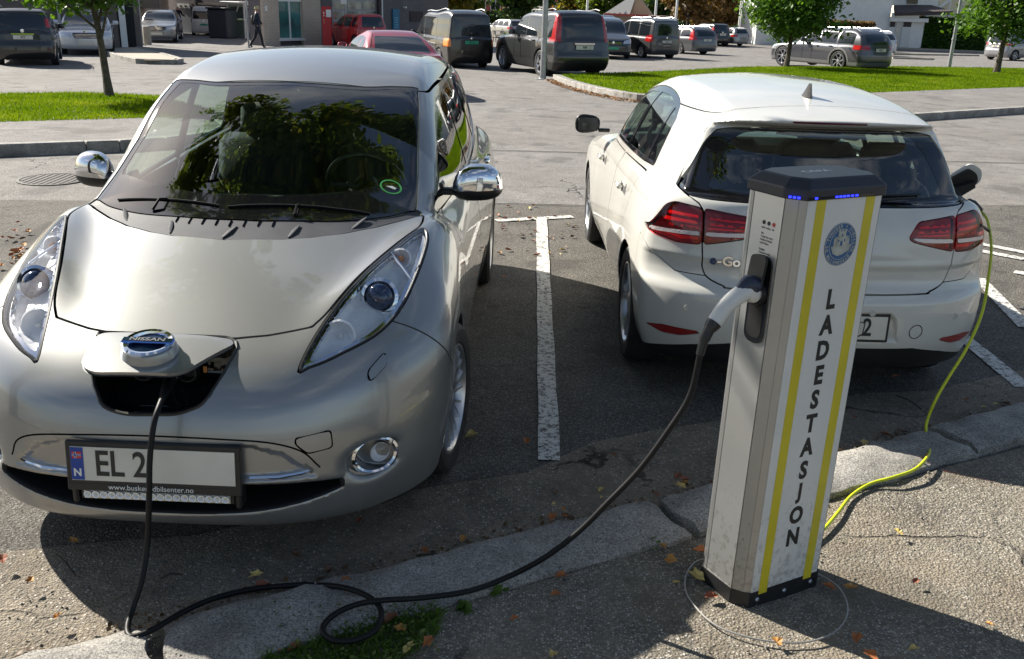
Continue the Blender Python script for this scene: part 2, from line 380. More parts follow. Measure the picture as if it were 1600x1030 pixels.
def leaf_fn():
    hood = sp([-.1, .02, .1, .2, .4, .6, .8, 1.0, 1.2, 1.5, 2.5, 3.5, 4.1, 4.45], [.60, .67, .715, .765, .85, .92, .975, 1.02, 1.04, 1.01, 1.03, 1.09, 1.07, .93])
    dr = sp([0, .3, .6, 1.0, 1.4, 2.0, 4.4], [.05, .07, .10, .10, .07, .05, .08])
    fz = sp([.14, .20, .30, .45, .58, .68, .76, .85, 1.0], [.10, .045, .005, 0, .018, .065, .15, .32, .62])
    bz = sp([.2, .35, .6, .85, 1.0, 1.2], [.12, .02, 0, .03, .08, .2])
    zc = sp([.7, .95, 1.1, 1.4, 1.65, 1.85, 2.05, 2.4, 2.8, 3.2, 3.7, 4.1, 4.2, 4.38, 4.5], [.93, 1.03, 1.10, 1.275, 1.405, 1.482, 1.535, 1.587, 1.592, 1.567, 1.505, 1.415, 1.33, 1.0, .8])
    q = dict(L=4.445, P=sp([0, .3, .9, 1.5, 3.0, 3.7, 4.2, 4.445], [.83, .865, .885, .872, .872, .888, .85, .78]),
        Sz=sp([.15, .3, .5, .72, .88, 1.0, 1.12], [.94, .975, 1.0, .995, .965, .93, .87]),
        hood=hood, hdrop=lambda u, v: dr(u) * (v / .85) ** 2.2 - .045 * np.exp(-((v - (.47 + .30 * (u - .15))) / .10) ** 2) * np.clip((u - .12) / .35, 0, 1) * np.clip((1.55 - u) / .4, 0, 1),
        Uf=lambda v, z: fz(z) + .52 * (v / .885) ** 3.4, Ub=lambda v, z: 4.445 - .32 * (v / .88) ** 4 - bz(z), zb=lambda u: .165 + .03 * np.clip((.35 - u) / .3, 0, 1),
        Wc=sp([.8, 1.0, 1.15, 1.3, 1.42, 1.56], [.83, .80, .755, .705, .655, .585]), Pc=sp([.8, 1.2, 1.8, 2.4, 3.2, 3.8, 4.3], [.84, .90, .965, 1, .99, .93, .80]),
        Zc=lambda u, v: zc(u - .26 * (v / .68) ** 2 * np.clip((2.1 - u) / .5, 0, 1)) - .052 * (v / .6) ** 2 * np.clip((u - 1.2) / .7, 0, 1), Ucb=lambda v, z: 4.36 - .2 * (v / .7) ** 2 + 0 * z,
        wheels=[(.93, .316), (3.66, .316)], wr=.345, wv=.56, ks=.13, kf=.08, kc=.07, kj=.035)
    def ex(f, u, v, z):
        # lower grille mouth
        m = np.maximum(np.maximum(v - .56, np.abs(z - .325 - .02 * (v / .5) ** 2) - (.052 - .05 * (v / .6) ** 3)), u - .30)
        f = smax(f, -m, .02)
        # shallow swage round the number plate
        sw_ = poly_sd([(-.9, .395), (.50, .395), (.47, .43), (.40, .49), (.30, .525), (-.9, .535)], v, z)
        f = f + .016 * np.clip(-sw_ / .018, 0, 1) * np.clip((.35 - u) / .05, 0, 1)
        # fog lamp bowl
        r = np.sqrt(((v - .655) / 1.25) ** 2 + (z - .40) ** 2)
        f = smax(f, -np.maximum(r - .062, u - .27), .03)
        return f
    q['extra'] = ex; return body_fn(q), q
def golf_fn():
    hood = sp([-.1, .15, .5, 1.5, 2.6, 3.0, 3.4, 3.8, 4.1, 4.25], [1.0, 1.025, 1.03, .985, .965, .965, .915, .84, .74, .62])
    rz = sp([.14, .22, .32, .45, .575, .60, .625, .66, .72, .745, .77, .93, 1.03, 1.1], [.20, .09, .03, .0, .0, .015, .04, .058, .060, .048, .052, .085, .14, .2])
    fz = sp([.15, .3, .5, .65, .8], [.12, .01, 0, .06, .3])
    zc = sp([.1, .22, .5, 1.2, 1.7, 2.1, 2.35, 2.7, 3.0, 3.2], [1.365, 1.388, 1.432, 1.480, 1.482, 1.455, 1.40, 1.18, .98, .86])
    uc = sp([.9, 1.02, 1.2, 1.31, 1.335, 1.35, 1.365, 1.40], [.10, .15, .265, .335, .33, .265, .215, .20])
    q = dict(L=4.255, P=sp([0, .3, .75, 1.3, 2.6, 3.4, 3.9, 4.25], [.84, .872, .897, .885, .885, .897, .86, .75]),
        Sz=sp([.15, .3, .5, .7, .85, .95, 1.05], [.90, .97, 1.0, .99, .965, .935, .88]),
        hood=hood, hdrop=lambda u, v: .06 * (v / .85) ** 2.4 * np.clip((u - 2.2) / 1, .3, 1), Uf=lambda v, z: rz(z) + .30 * (v / .885) ** 3.6,
        Ub=lambda v, z: 4.255 - .40 * (v / .88) ** 3.4 - fz(z), zb=lambda u: .17 + .05 * np.clip((.35 - u) / .3, 0, 1),
        Wc=sp([.85, 1.0, 1.15, 1.3, 1.4], [.82, .79, .725, .645, .565]), Pc=sp([.1, .3, .6, 1.2, 2.0, 2.6, 3.0], [.84, .87, .925, .98, 1, .965, .88]),
        Zc=lambda u, v: zc(u + .18 * (v / .62) ** 2 * np.clip((u - 1.9) / .6, 0, 1)) - .05 * (v / .58) ** 2, Uc=lambda v, z: uc(z) + .14 * (v / .62) ** 2.6,
        wheels=[(.765, .316), (3.40, .316)], wr=.338, wv=.60, ks=.085, kf=.035, kc=.075, kj=.03)
    def ex(f, u, v, z):
        # recess for the number plate in the bumper
        m = poly_sd([(-.9, .385), (.36, .385), (.34, .50), (.31, .535), (-.9, .535)], v, z)
        f = f + .020 * np.clip(-m / .016, 0, 1) * np.clip((.25 - u) / .05, 0, 1)
        # crease under the bumper corner / reflector groove
        return f
    q['extra'] = ex; return body_fn(q), q
# ------------------------------------------------------------------ shared materials
M_tyre = mat('tyre_rubber', (.018, .018, .019), .75, noise=.35, nscale=20, bump=.25, bscale=90)
M_black = mat('black_plastic', (.014, .014, .015), .42, noise=.2, nscale=15)
M_dark = mat('dark_lining', (.008, .008, .009), .8)
M_gloss = mat('gloss_black', (.008, .008, .01), .08, coat=.5)
M_trim = mat('grey_trim_plastic', (.055, .058, .068), .62, spec=.25, noise=.15, nscale=12, bump=.12, bscale=300)
M_chrome = mat('chrome', (.78, .79, .82), .06, 1.0)
M_refl = mat('lamp_reflector', (.86, .87, .90), .22, .0, bump=.35, bscale=45, coat=.6)
M_alu = mat('alloy', (.50, .51, .53), .3, .85, noise=.2, nscale=14)
M_steel = mat('brake_steel', (.25, .25, .25), .35, .9)
M_glass = glassmat('car_glass', (.68, .80, .72), r0=.12)
M_clear = glassmat('clear_lens', (.95, .96, .97), r0=.05)
M_frit = mat('glass_frit', (.006, .006, .008), .06, coat=.6)
M_white = mat('white_plastic', (.72, .73, .71), .35, noise=.05, nscale=6)
M_plate = mat('plate_white', (.62, .60, .53), .4, noise=.10, nscale=5)
M_fabric = mat('seat_fabric', (.018, .019, .022), .9, bump=.3, bscale=200)
M_fabric2 = mat('seat_fabric_grey', (.022, .024, .026), .9, bump=.3, bscale=200)
M_dash = mat('dash_plastic', (.05, .062, .055), .55, noise=.15, nscale=5, bump=.15, bscale=250)
M_red = mat('red_lens', (.34, .008, .012), .07, coat=.6)
M_redd = mat('dark_red_lens', (.10, .003, .006), .07, coat=.6)
M_reflect = mat('red_reflector', (.30, .01, .01), .25, coat=.5, bump=.4, bscale=400)
M_amber = mat('amber_bulb', (.6, .2, .03), .2)
M_blue = mat('flag_blue', (.01, .05, .30), .4)
M_flagred = mat('flag_red', (.55, .03, .03), .4)
M_ink = mat('black_ink', (.015, .015, .015), .5)
M_gapd = mat('shut_line_shadow', (.006, .006, .006), .9, spec=0.0)
M_wiper = mat('wiper_rubber', (.008, .008, .009), .7, spec=.15)

def text(name, s, size, m, parent, loc, R=None, ext=.0008, sx=1.0, align='CENTER', bold=0.0, shear=0.0, font_space=1.0):
    cu = bpy.data.curves.new(name, 'FONT'); cu.body = s; cu.size = size; cu.align_x = align; cu.align_y = 'CENTER'; cu.extrude = ext; cu.offset = bold; cu.shear = shear; cu.space_character = font_space; cu.resolution_u = 3
    o = bpy.data.objects.new(name, cu); COL.objects.link(o); bpy.context.view_layer.update()
    me = bpy.data.meshes.new_from_object(o.evaluated_get(bpy.context.evaluated_depsgraph_get())); bpy.data.objects.remove(o)
    V = np.array([v.co[:] for v in me.vertices]) if len(me.vertices) else np.zeros((1, 3)); V[:, 0] *= sx
    if R is not None: V = V @ np.array(R).T
    V = V + np.array(loc); me.vertices.foreach_set('co', V.astype(np.float32).ravel()); me.materials.clear(); me.materials.append(m); me.name = name
    n = bpy.data.objects.new(name, me); COL.objects.link(n)
    if parent: n.parent = parent
    return n
R_FRONT = rot('X', math.pi / 2)          # text standing up, read from -y

_wheel_cache = {}
def wheel(parent, x, y, z, side, R=.316, w=.205, rr=.222, style='multi', turn=0.0):
    """tyre with a rim child; side=+1 when the outer face looks towards +x"""
    key = (R, w, rr, style, side)
    if key not in _wheel_cache:
        t = MB(); s = side; h = w / 2
        prof = [(rr, -h * .80), (rr + .012, -h * .95), (rr + .04, -h), (R - .028, -h * .98), (R - .008, -h * .84), (R, -h * .6), (R, h * .6), (R - .008, h * .84), (R - .028, h * .98), (rr + .04, h), (rr + .012, h * .95), (rr, h * .80)]
        t.lathe(prof + [(rr - .004, 0), prof[0]], axis='x', n=44)
        for g in (-.5, -.17, .17, .5): t.lathe([(R + .0012, h * g - .004), (R + .0022, h * g), (R + .0012, h * g + .004)], axis='x', n=44)
        to = t.build('wheel', M_tyre, None, True); fixn(to); autosmooth(to, 30)
        r = MB(); r.mi = 0
        r.lathe([(rr + .004, s * h * .82), (rr + .006, s * h * .90), (rr - .004, s * h * .92), (rr - .014, s * h * .80), (rr - .02, s * h * .5), (rr - .03, -s * h * .7)], axis='x', n=44)
        n = {'multi': 10, 'twin': 5, 'five': 5, 'turbine': 7, 'steel': 12}[style]
        for k in range(n):
            for dd in ((-.12, .12) if style in ('twin', 'multi') else (0,)):
                a = 2 * math.pi * k / n + (dd if style == 'twin' else dd * .75)
                wd0, wd1 = {'multi': (.012, .013), 'twin': (.020, .030), 'five': (.042, .062), 'turbine': (.034, .05), 'steel': (.05, .05)}[style]
                a2 = a + (.28 if style == 'turbine' else 0) + (dd * .5 if style == 'multi' else 0)
                P = []
                for rad, an, wd, xo in ((.045, a, wd0, h * .72), (rr * .6, (a + a2) / 2, (wd0 + wd1) / 2, h * .78), (rr - .012, a2, wd1, h * .82)):
                    c = np.array([0, math.cos(an), math.sin(an)]); tt = np.array([0, -math.sin(an), math.cos(an)])
                    for e, xx in ((-1, xo - .022), (1, xo - .022), (.7, xo), (-.7, xo)): P.append(c * rad + tt * e * wd / 2 + np.array([s * xx, 0, 0]))
                F = []
                for j in range(2): F += [(j * 4 + i, j * 4 + (i + 1) % 4, j * 4 + 4 + (i + 1) % 4, j * 4 + 4 + i) for i in range(4)]
                F += [(0, 1, 2, 3), (8, 9, 10, 11)]; r.add(P, F)
        r.lathe([(.058, s * h * .55), (.055, s * h * .74), (.035, s * h * .80), (0.0, s * h * .81)], axis='x', n=20)
        r.mi = 1; r.lathe([(rr - .03, -s * h * .35), (0.0, -s * h * .35)], axis='x', n=30)
        r.mi = 2; r.lathe([(.135, s * .010), (.135, s * .028), (.05, s * .03), (.0, s * .031)], axis='x', n=30)
        ro = r.build('rim', None, None, False, mats=[M_alu, M_dark, M_steel]); fixn(ro)
        ro.data.polygons.foreach_set('use_smooth', np.ones(len(ro.data.polygons), dtype=bool)); autosmooth(ro, 30)
        _wheel_cache[key] = (to.data, ro.data); bpy.data.objects.remove(to); bpy.data.objects.remove(ro)
    td, rd = _wheel_cache[key]
    a = bpy.data.objects.new('wheel', td); COL.objects.link(a); a.parent = parent; a.location = (x, y, z); a.rotation_euler = (random.random() * 0, 0, turn)
    b = bpy.data.objects.new('rim', rd); COL.objects.link(b); b.parent = a
    return a
def sw(M):
    "local (u,v,z) mesh to object space (x=v, y=u)"
    V, N, T = M
    if len(V) == 0: return M
    return V[:, [1, 0, 2]], N[:, [1, 0, 2]], T[:, ::-1]
def P_(name, M, m, parent, depth=.012, rimmed=True): return panel(name, sw(M), m, parent, depth, rimmed)
def sides(M):
    V = M[0]; return sub(M, V[:, 1] > -1e-4), sub(M, V[:, 1] < 1e-4)
def halves(M): return clip(M, -M[0][:, 1]), clip(M, M[0][:, 1])
def wells(W_, parent, L_):
    "one dark lining per wheel arch"
    for h in halves(W_):
        for k in (0, 1):
            q = clip(h, (h[0][:, 0] - L_ / 2) * (1 if k == 0 else -1))
            if len(q[2]): P_('wheel_well', q, M_dark, parent, rimmed=False)
def seat(parent, x, y, z, s=1.0, m=None, headrest=True, face=1):
    "face=+1: sitter looks towards -y"
    b = MB()
    b.box((x, y - .02 * face, z + .10), (.50 * s, .50, .18), bev=.05)
    R = rot('X', -.28 * face); b.box((x, y + .27 * face, z + .42), (.50 * s, .15, .62), R=R, bev=.05)
    o = b.build('seat', m or M_fabric, parent, True); autosmooth(o, 60)
    if headrest:
        h = MB(); h.box((x, y + .375 * face, z + .80), (.27, .10, .17), R=R, bev=.035); 
        for q in (-.06, .06): h.tube([(x + q, y + .34 * face, z + .66), (x + q, y + .37 * face, z + .76)], .006, 6)
        hh = h.build('headrest', m or M_fabric, o, True); autosmooth(hh, 60)
    return o
def plate(parent, x, y, z, w=.52, h=.112, tilt=0.0, face=-1, frame=.012, chars='EL 2', m=None, reg=True, labeltxt=None, rz=0.0, csize=.088):
    "number plate on a black frame; face=-1 looks to -y"
    R = rot('Z', rz + (0 if face < 0 else math.pi)) @ rot('X', tilt)
    f = MB(); f.box((0, 0, 0), (w + 2 * frame, .016, h + 2 * frame), bev=.004)
    A = np.array(f.V) @ R.T + np.array([x, y, z]); f.V = [tuple(a) for a in A]
    fo = f.build('number_plate', M_black, parent)
    q = MB(); q.box((0, -.0095, 0), (w, .003, h)); q.V = [tuple(a) for a in np.array(q.V) @ R.T + np.array([x, y, z])]; q.build('plate_face', m or M_plate, fo)
    if reg:
        b = MB(); b.box((-w / 2 + .021, -.0118, 0), (.040, .0015, h - .004)); b.V = [tuple(a) for a in np.array(b.V) @ R.T + np.array([x, y, z])]; b.build('country_band', M_blue, fo)
    def put(l): return tuple(R @ np.array(l) + np.array([x, y, z]))
    if chars: text('lettering', chars, csize * 1.35, M_ink, fo, put((-w / 2 + .075, -.0122, -.001)), R @ R_FRONT, sx=.80, align='LEFT', bold=.0016)
    return fo, put, R
# ------------------------------------------------------------------ ground materials
def asphalt(name, base, warm=(1.0, .93, .84), stones=.5, cracks=.5, scale=1.0, dirt=0.0, bumpd=.006, fine=1.0, mottling=.35, rough=.88, wob=.6):
    m, t, b = newmat(name); N = t.nodes.new; L = t.links.new
    tc = N('ShaderNodeTexCoord'); P = tc.outputs['Object']
    def noise(s, d=6, r=.6, v=P):
        n = N('ShaderNodeTexNoise'); n.inputs['Scale'].default_value = s; n.inputs['Detail'].default_value = d; n.inputs['Roughness'].default_value = r; L(v, n.inputs['Vector']); return n.outputs['Fac']
    def rng_(v, a, c, lo=0.0, hi=1.0):
        r = N('ShaderNodeMapRange'); r.inputs['From Min'].default_value = a; r.inputs['From Max'].default_value = c; r.inputs['To Min'].default_value = lo; r.inputs['To Max'].default_value = hi; L(v, r.inputs['Value']); return r.outputs[0]
    def math_(op, a, c):
        q = N('ShaderNodeMath'); q.operation = op
        for i, x in enumerate((a, c)):
            if isinstance(x, (int, float)): q.inputs[i].default_value = x
            else: L(x, q.inputs[i])
        return q.outputs[0]
    def mixc(f, a, c, bt='MIX'):
        q = N('ShaderNodeMix'); q.data_type = 'RGBA'; q.blend_type = bt
        for k, x in (('Factor', f), ('A', a), ('B', c)):
            if isinstance(x, (int, float)): q.inputs[k].default_value = x
            elif isinstance(x, tuple): q.inputs[k].default_value = x + (1,)
            else: L(x, q.inputs[k])
        return q.outputs['Result']
    big = noise(.45 * scale, 5); mid = noise(2.6 * scale, 8, .68); fin = noise(55 * scale, 4, .7); fin2 = noise(190 * scale, 3, .7)
    v = N('ShaderNodeTexVoronoi'); v.inputs['Scale'].default_value = 105 * scale; L(P, v.inputs['Vector'])
    v2 = N('ShaderNodeTexVoronoi'); v2.inputs['Scale'].default_value = 230 * scale; L(P, v2.inputs['Vector'])
    sep = N('ShaderNodeSeparateColor'); L(v.outputs['Color'], sep.inputs[0]); sep2 = N('ShaderNodeSeparateColor'); L(v2.outputs['Color'], sep2.inputs[0])
    col = mixc(rng_(mid, .3, .72), tuple(base * w * (1 - mottling) for w in warm), tuple(base * w * (1 + mottling) for w in warm))
    col = mixc(rng_(big, .38, .66), col, mixc(1.0, col, (.80, .78, .75), 'MULTIPLY'))
    stm = math_('MULTIPLY', rng_(v.outputs['Distance'], .42, .30), rng_(sep.outputs[0], 1 - .55 * stones, 1 - .55 * stones + .06))
    col = mixc(math_('MULTIPLY', stm, .75), col, mixc(sep.outputs[1], tuple(base * 2.0 * w for w in warm), tuple(base * 4.2 * w for w in (1, .97, .93))))
    col = mixc(math_('MULTIPLY', rng_(sep2.outputs[0], .72, .86), .5 * fine), col, tuple(base * 2.4 * w for w in warm))
    col = mixc(math_('MULTIPLY', rng_(fin, .56, .40), .45), col, tuple(base * .32 for _ in range(3)))
    st_ = rng_(noise(1.15, 3, .5), .60, .66); col = mixc(math_('MULTIPLY', st_, .55), col, tuple(base * .42 * w for w in warm)); st2 = rng_(noise(5.5, 2, .5), .66, .70); col = mixc(math_('MULTIPLY', st2, .45), col, tuple(base * .45 * w for w in warm))
    # cracks
    wv = N('ShaderNodeVectorMath'); wv.operation = 'ADD'; nv = N('ShaderNodeTexNoise'); nv.inputs['Scale'].default_value = 2.2; nv.inputs['Detail'].default_value = 5; L(P, nv.inputs['Vector'])
    sc_ = N('ShaderNodeVectorMath'); sc_.operation = 'SCALE'; sc_.inputs['Scale'].default_value = wob; L(nv.outputs['Color'], sc_.inputs[0]); L(P, wv.inputs[0]); L(sc_.outputs[0], wv.inputs[1])
    cr_ = N('ShaderNodeTexVoronoi'); cr_.feature = 'DISTANCE_TO_EDGE'; cr_.inputs['Scale'].default_value = .85 * scale; L(wv.outputs[0], cr_.inputs['Vector'])
    cm = rng_(cr_.outputs['Distance'], .010, .003); cmask = rng_(noise(.8, 3), .50, .60); ck = math_('MULTIPLY', math_('MULTIPLY', cm, cmask), cracks)
    col = mixc(ck, col, (.012, .011, .010))
    if dirt:
        dm = rng_(noise(1.7, 8, .7), .45, .62); col = mixc(math_('MULTIPLY', dm, dirt), col, (base * 1.0, base * .80, base * .56))
    L(col, b.inputs['Base Color']); setp(b, Roughness=rough); b.inputs['Specular IOR Level'].default_value = .3
    hgt = math_('ADD', math_('MULTIPLY', v.outputs['Distance'], -.6), math_('ADD', math_('MULTIPLY', fin, .9), math_('MULTIPLY', fin2, .45)))
    hgt = math_('SUBTRACT', hgt, math_('MULTIPLY', ck, 1.6)); hgt = math_('ADD', hgt, math_('MULTIPLY', mid, 1.2))
    bp = N('ShaderNodeBump'); bp.inputs['Strength'].default_value = .9; bp.inputs['Distance'].default_value = bumpd; L(hgt, bp.inputs['Height']); L(bp.outputs[0], b.inputs['Normal'])
    return m
def granite(name, base=.20):
    m, t, b = newmat(name); N = t.nodes.new; L = t.links.new; tc = N('ShaderNodeTexCoord')
    oi = N('ShaderNodeObjectInfo'); n = N('ShaderNodeTexNoise'); n.inputs['Scale'].default_value = 130; n.inputs['Detail'].default_value = 4; n.inputs['Roughness'].default_value = .8; L(tc.outputs['Object'], n.inputs['Vector'])
    r = N('ShaderNodeValToRGB'); e = r.color_ramp.elements; e[0].position = .36; e[0].color = (base * .28, base * .27, base * .25, 1); e[1].position = .64; e[1].color = (base * 1.35, base * 1.28, base * 1.16, 1); L(n.outputs['Fac'], r.inputs['Fac'])
    n2 = N('ShaderNodeTexNoise'); n2.inputs['Scale'].default_value = 4.0; n2.inputs['Detail'].default_value = 9; n2.inputs['Roughness'].default_value = .7; L(tc.outputs['Object'], n2.inputs['Vector'])
    mr = N('ShaderNodeMapRange'); mr.inputs['From Min'].default_value = .35; mr.inputs['From Max'].default_value = .68; mr.inputs['To Min'].default_value = .52; mr.inputs['To Max'].default_value = 1.15; L(n2.outputs['Fac'], mr.inputs['Value'])
    s = N('ShaderNodeVectorMath'); s.operation = 'SCALE'; L(r.outputs['Color'], s.inputs[0]); L(mr.outputs[0], s.inputs['Scale']); L(s.outputs[0], b.inputs['Base Color']); setp(b, Roughness=.85)
    ad = N('ShaderNodeMath'); ad.operation = 'MULTIPLY_ADD'; ad.inputs[1].default_value = 5.0; L(n2.outputs['Fac'], ad.inputs[0]); L(n.outputs['Fac'], ad.inputs[2])
    bp = N('ShaderNodeBump'); bp.inputs['Strength'].default_value = .8; bp.inputs['Distance'].default_value = .006; L(ad.outputs[0], bp.inputs['Height']); L(bp.outputs[0], b.inputs['Normal']); return m
M_road = asphalt('asphalt_old', .185, warm=(1, .945, .885), stones=.55, cracks=.9)
M_bay = asphalt('asphalt_bay', .112, stones=1.1, cracks=.35, mottling=.45, warm=(1, .92, .80), bumpd=.009)
M_walk = asphalt('asphalt_pavement', .22, stones=.8, cracks=.8, wob=.35, mottling=.5, dirt=.5, bumpd=.012, warm=(1, .90, .72))
M_gutter = asphalt('asphalt_gutter', .25, mottling=.5, stones=.35, cracks=.9, dirt=.35, fine=.5, wob=.6, bumpd=.012, warm=(1, .87, .68))
M_walk2 = asphalt('asphalt_far_pavement', .19, stones=.5, cracks=.4, warm=(1, .94, .90))
M_patch = asphalt('asphalt_far', .105, stones=.3, cracks=.5, warm=(1, .92, .88), scale=.6)
M_granite = granite('granite', .44)
def linepaint():
    m, t, b = newmat('road_paint'); N = t.nodes.new; L = t.links.new; tc = N('ShaderNodeTexCoord')
    n = N('ShaderNodeTexNoise'); n.inputs['Scale'].default_value = 42; n.inputs['Detail'].default_value = 7; n.inputs['Roughness'].default_value = .78; L(tc.outputs['Object'], n.inputs['Vector'])
    r = N('ShaderNodeValToRGB'); e = r.color_ramp.elements; e[0].position = .43; e[0].color = (.075, .07, .062, 1); e[1].position = .50; e[1].color = (.62, .61, .57, 1); L(n.outputs['Fac'], r.inputs['Fac']); L(r.outputs['Color'], b.inputs['Base Color']); setp(b, Roughness=.8)
    bp = N('ShaderNodeBump'); bp.inputs['Strength'].default_value = .6; bp.inputs['Distance'].default_value = .004; L(n.outputs['Fac'], bp.inputs['Height']); L(bp.outputs[0], b.inputs['Normal']); return m
M_line = linepaint()
def sheet(name, poly, dz, m, h=None, kind='structure', ext=None, parent=None):
    "flat sheet following the ground; poly world xy (convex or not), h = grid step"
    P = np.array(poly, float); lo = P.min(0); hi = P.max(0); h = h or max(.25, (hi - lo).max() / 60)
    xs = np.arange(lo[0] - h, hi[0] + 2 * h, h); ys = np.arange(lo[1] - h, hi[1] + 2 * h, h); X, Y = np.meshgrid(xs, ys, indexing='ij'); V = np.stack([X.ravel(), Y.ravel(), np.zeros(X.size)], 1)
    ny = len(ys); i = (np.arange(len(xs) - 1)[:, None] * ny + np.arange(ny - 1)[None]).ravel(); T = np.vstack([np.stack([i, i + ny, i + ny + 1], 1), np.stack([i, i + ny + 1, i + 1], 1)])
    M = clip((V, np.tile([0, 0, 1.0], (len(V), 1)), T), poly_sd(P, V[:, 0], V[:, 1])); V = M[0]; V[:, 2] = gz(V[:, 0], V[:, 1]) + dz
    if ext: V[:, 2] += ext(V[:, 0], V[:, 1])
    o = obj(name, V, M[2], m, parent, True)
    if kind: o['kind'] = kind
    return o
# ------------------------------------------------------------------ ground
def undul(x, y): return 0 * x
gx = np.concatenate([np.arange(-120, -20, 10), np.arange(-20, 30, 1.0), np.arange(30, 401, 15)]); gy = np.concatenate([np.arange(-25, 0, 5), np.arange(0, 70, 1.0), np.arange(70, 1200, 60)])
X, Y = np.meshgrid(gx, gy, indexing='ij'); V = np.stack([X.ravel(), Y.ravel(), gz(X.ravel(), Y.ravel())], 1); ny = len(gy)
i = (np.arange(len(gx) - 1)[:, None] * ny + np.arange(ny - 1)[None]).ravel()
obj('ground', V, np.stack([i, i + ny, i + ny + 1, i + 1], 1), M_road, None, True)['kind'] = 'structure'
KD = np.array([.884, .467]); KN = np.array([-.467, .884])           # along the near kerb, and away from the camera
K0 = np.array([.52, 3.235])                                          # a point on its road-side edge
def kp(s, n): q = K0 + KD * s + KN * n; return (q[0], q[1])
# parking bay between the kerb and the seam in the asphalt
sheet('parking_bay', [kp(-9, .26), kp(8.5, .26), (8.0, 10.2), (1.0, 8.95), (-.2, 8.86), (-9, 8.0)], .004, M_bay, .4)
sheet('gutter', [kp(-9, -.02)] + [kp(s, .30 + .10 * math.sin(s * 1.7) + .05 * math.sin(s * 5.1)) for s in np.arange(8.5, -9.1, -.3)][:0] + [kp(8.5, -.02)] + [kp(s, .52 - .04 * s + .07 * math.sin(s * 1.7) + .05 * math.sin(s * 5.1) + .03 * math.sin(s * 11)) for s in np.arange(8.5, -9.1, -.3)], .008, M_gutter, .3)
walk_h = .030
sheet('pavement', [kp(-9, -.29), kp(9, -.29), (12, -6), (-10, -8)], walk_h, M_walk, .12, ext=lambda x, y: .010 * np.sin(x * 3.1 + 1) * np.sin(y * 2.7) + .006 * np.sin(x * 7.3) * np.cos(y * 8.1 + x))
# near kerb of granite blocks
kerb = obj('kerb', [(*kp(-9, -.30), -.12), (*kp(9, -.30), -.12), (*kp(9, -.01), -.12), (*kp(-9, -.01), -.12), (*kp(-9, -.30), .006), (*kp(9, -.30), .006), (*kp(9, -.01), .006), (*kp(-9, -.01), .006)], [(3, 2, 1, 0), (4, 5, 6, 7), (0, 1, 5, 4), (1, 2, 6, 5), (2, 3, 7, 6), (3, 0, 4, 7)], M_gutter); kerb['kind'] = 'structure'
def stone(s0, s1, w0, w1, top, parent, f, m=M_granite, seed=0, rough=.006, nm='kerb_stone', bottom=-.1):
    "rough-hewn block between s0..s1 along, w0..w1 across"
    r = np.random.default_rng(seed); nx = max(4, int((s1 - s0) / .05)); ny = max(3, int((w1 - w0) / .045)); V = []; F = []
    ph = r.random(6) * 6.28
    for a in range(nx + 1):
        for c in range(ny + 1):
            s = s0 + (s1 - s0) * a / nx; w = w0 + (w1 - w0) * c / ny; e = min(a, nx - a) / 1.0; g = min(c, ny - c) / 1.0
            rd = (.014 if e == 0 else 0) + (.016 if g == 0 else 0)
            z = top - rd + rough * (math.sin(s * 21 + ph[0]) * math.sin(w * 33 + ph[1]) + .7 * math.sin(s * 9 + ph[2]) + .5 * r.normal() * .6)
            s += (.012 * math.sin(w * 25 + ph[3])) * (e == 0); w += .006 * math.sin(s * 9 + ph[4]) * (g == 0) + .004 * r.normal() * (g == 0)
            V.append((*f(s, w), z))
    n1 = ny + 1
    for a in range(nx):
        for c in range(ny): i = a * n1 + c; F.append((i, i + n1, i + n1 + 1, i + 1))
    ring = [a * n1 for a in range(nx + 1)] + [nx * n1 + c for c in range(1, n1)] + [a * n1 + ny for a in range(nx - 1, -1, -1)] + [c for c in range(ny - 1, 0, -1)]
    b0 = len(V)
    for i in ring: V.append((V[i][0], V[i][1], bottom))
    k = len(ring)
    for j in range(k): F.append((ring[j], b0 + j, b0 + (j + 1) % k, ring[(j + 1) % k]))
    o = obj(nm, V, F, m, parent, True); autosmooth(o, 50); fixn(o); return o
cuts = [-9, -7.8, -6.6, -5.3, -4.1, -3.0, -1.75, .06, .085 + .0, 1.62, 3.0, 4.3, 5.4, 6.6, 7.8, 9]
cuts = [-9, -7.8, -6.6, -5.3, -4.1, -3.0, -1.80, .05, 1.62, 3.0, 4.3, 5.4, 6.6, 7.8, 9]
for i in range(len(cuts) - 1):
    sk_w = .03 if i % 2 else 0
    stone(cuts[i] + .024, cuts[i + 1] - .024, -.285 + .01 * (i % 3), -.005 - .012 * (i % 2), .062 + .006 * (i % 3), kerb, lambda s, w: kp(s, w), seed=i)
# ------------------------------------------------------------------ painted lines
def line(name, a, b, w, z=.012, m=None):
    a, b = np.array(a, float), np.array(b, float); D = np.linalg.norm(b - a); d = (b - a) / D; n = np.array([-d[1], d[0]]) * w / 2; k = int(D / .25) + 2; V = []
    for t in np.linspace(0, 1, k):
        for s_ in (-1, 1): q = a + (b - a) * t + n * s_ * (1 + .06 * math.sin(t * 31 + s_)); V.append((q[0], q[1], float(gz(*q)) + z))
    o = obj(name, V, [(2 * i, 2 * i + 1, 2 * i + 3, 2 * i + 2) for i in range(k - 1)], m or M_line); o['kind'] = 'structure'; fixn(o); return o
line('bay_line', (.178, 3.62), (.235, 8.30), .095)
line('bay_line', (-.17, 8.16), (.52, 8.42), .10)
line('bay_line', (2.72, 4.62), (2.74, 5.6), .10); line('bay_line', (2.74, 5.6), (2.80, 7.6), .10)
line('bay_line', (3.24, 5.62), (3.45, 6.75), .10)
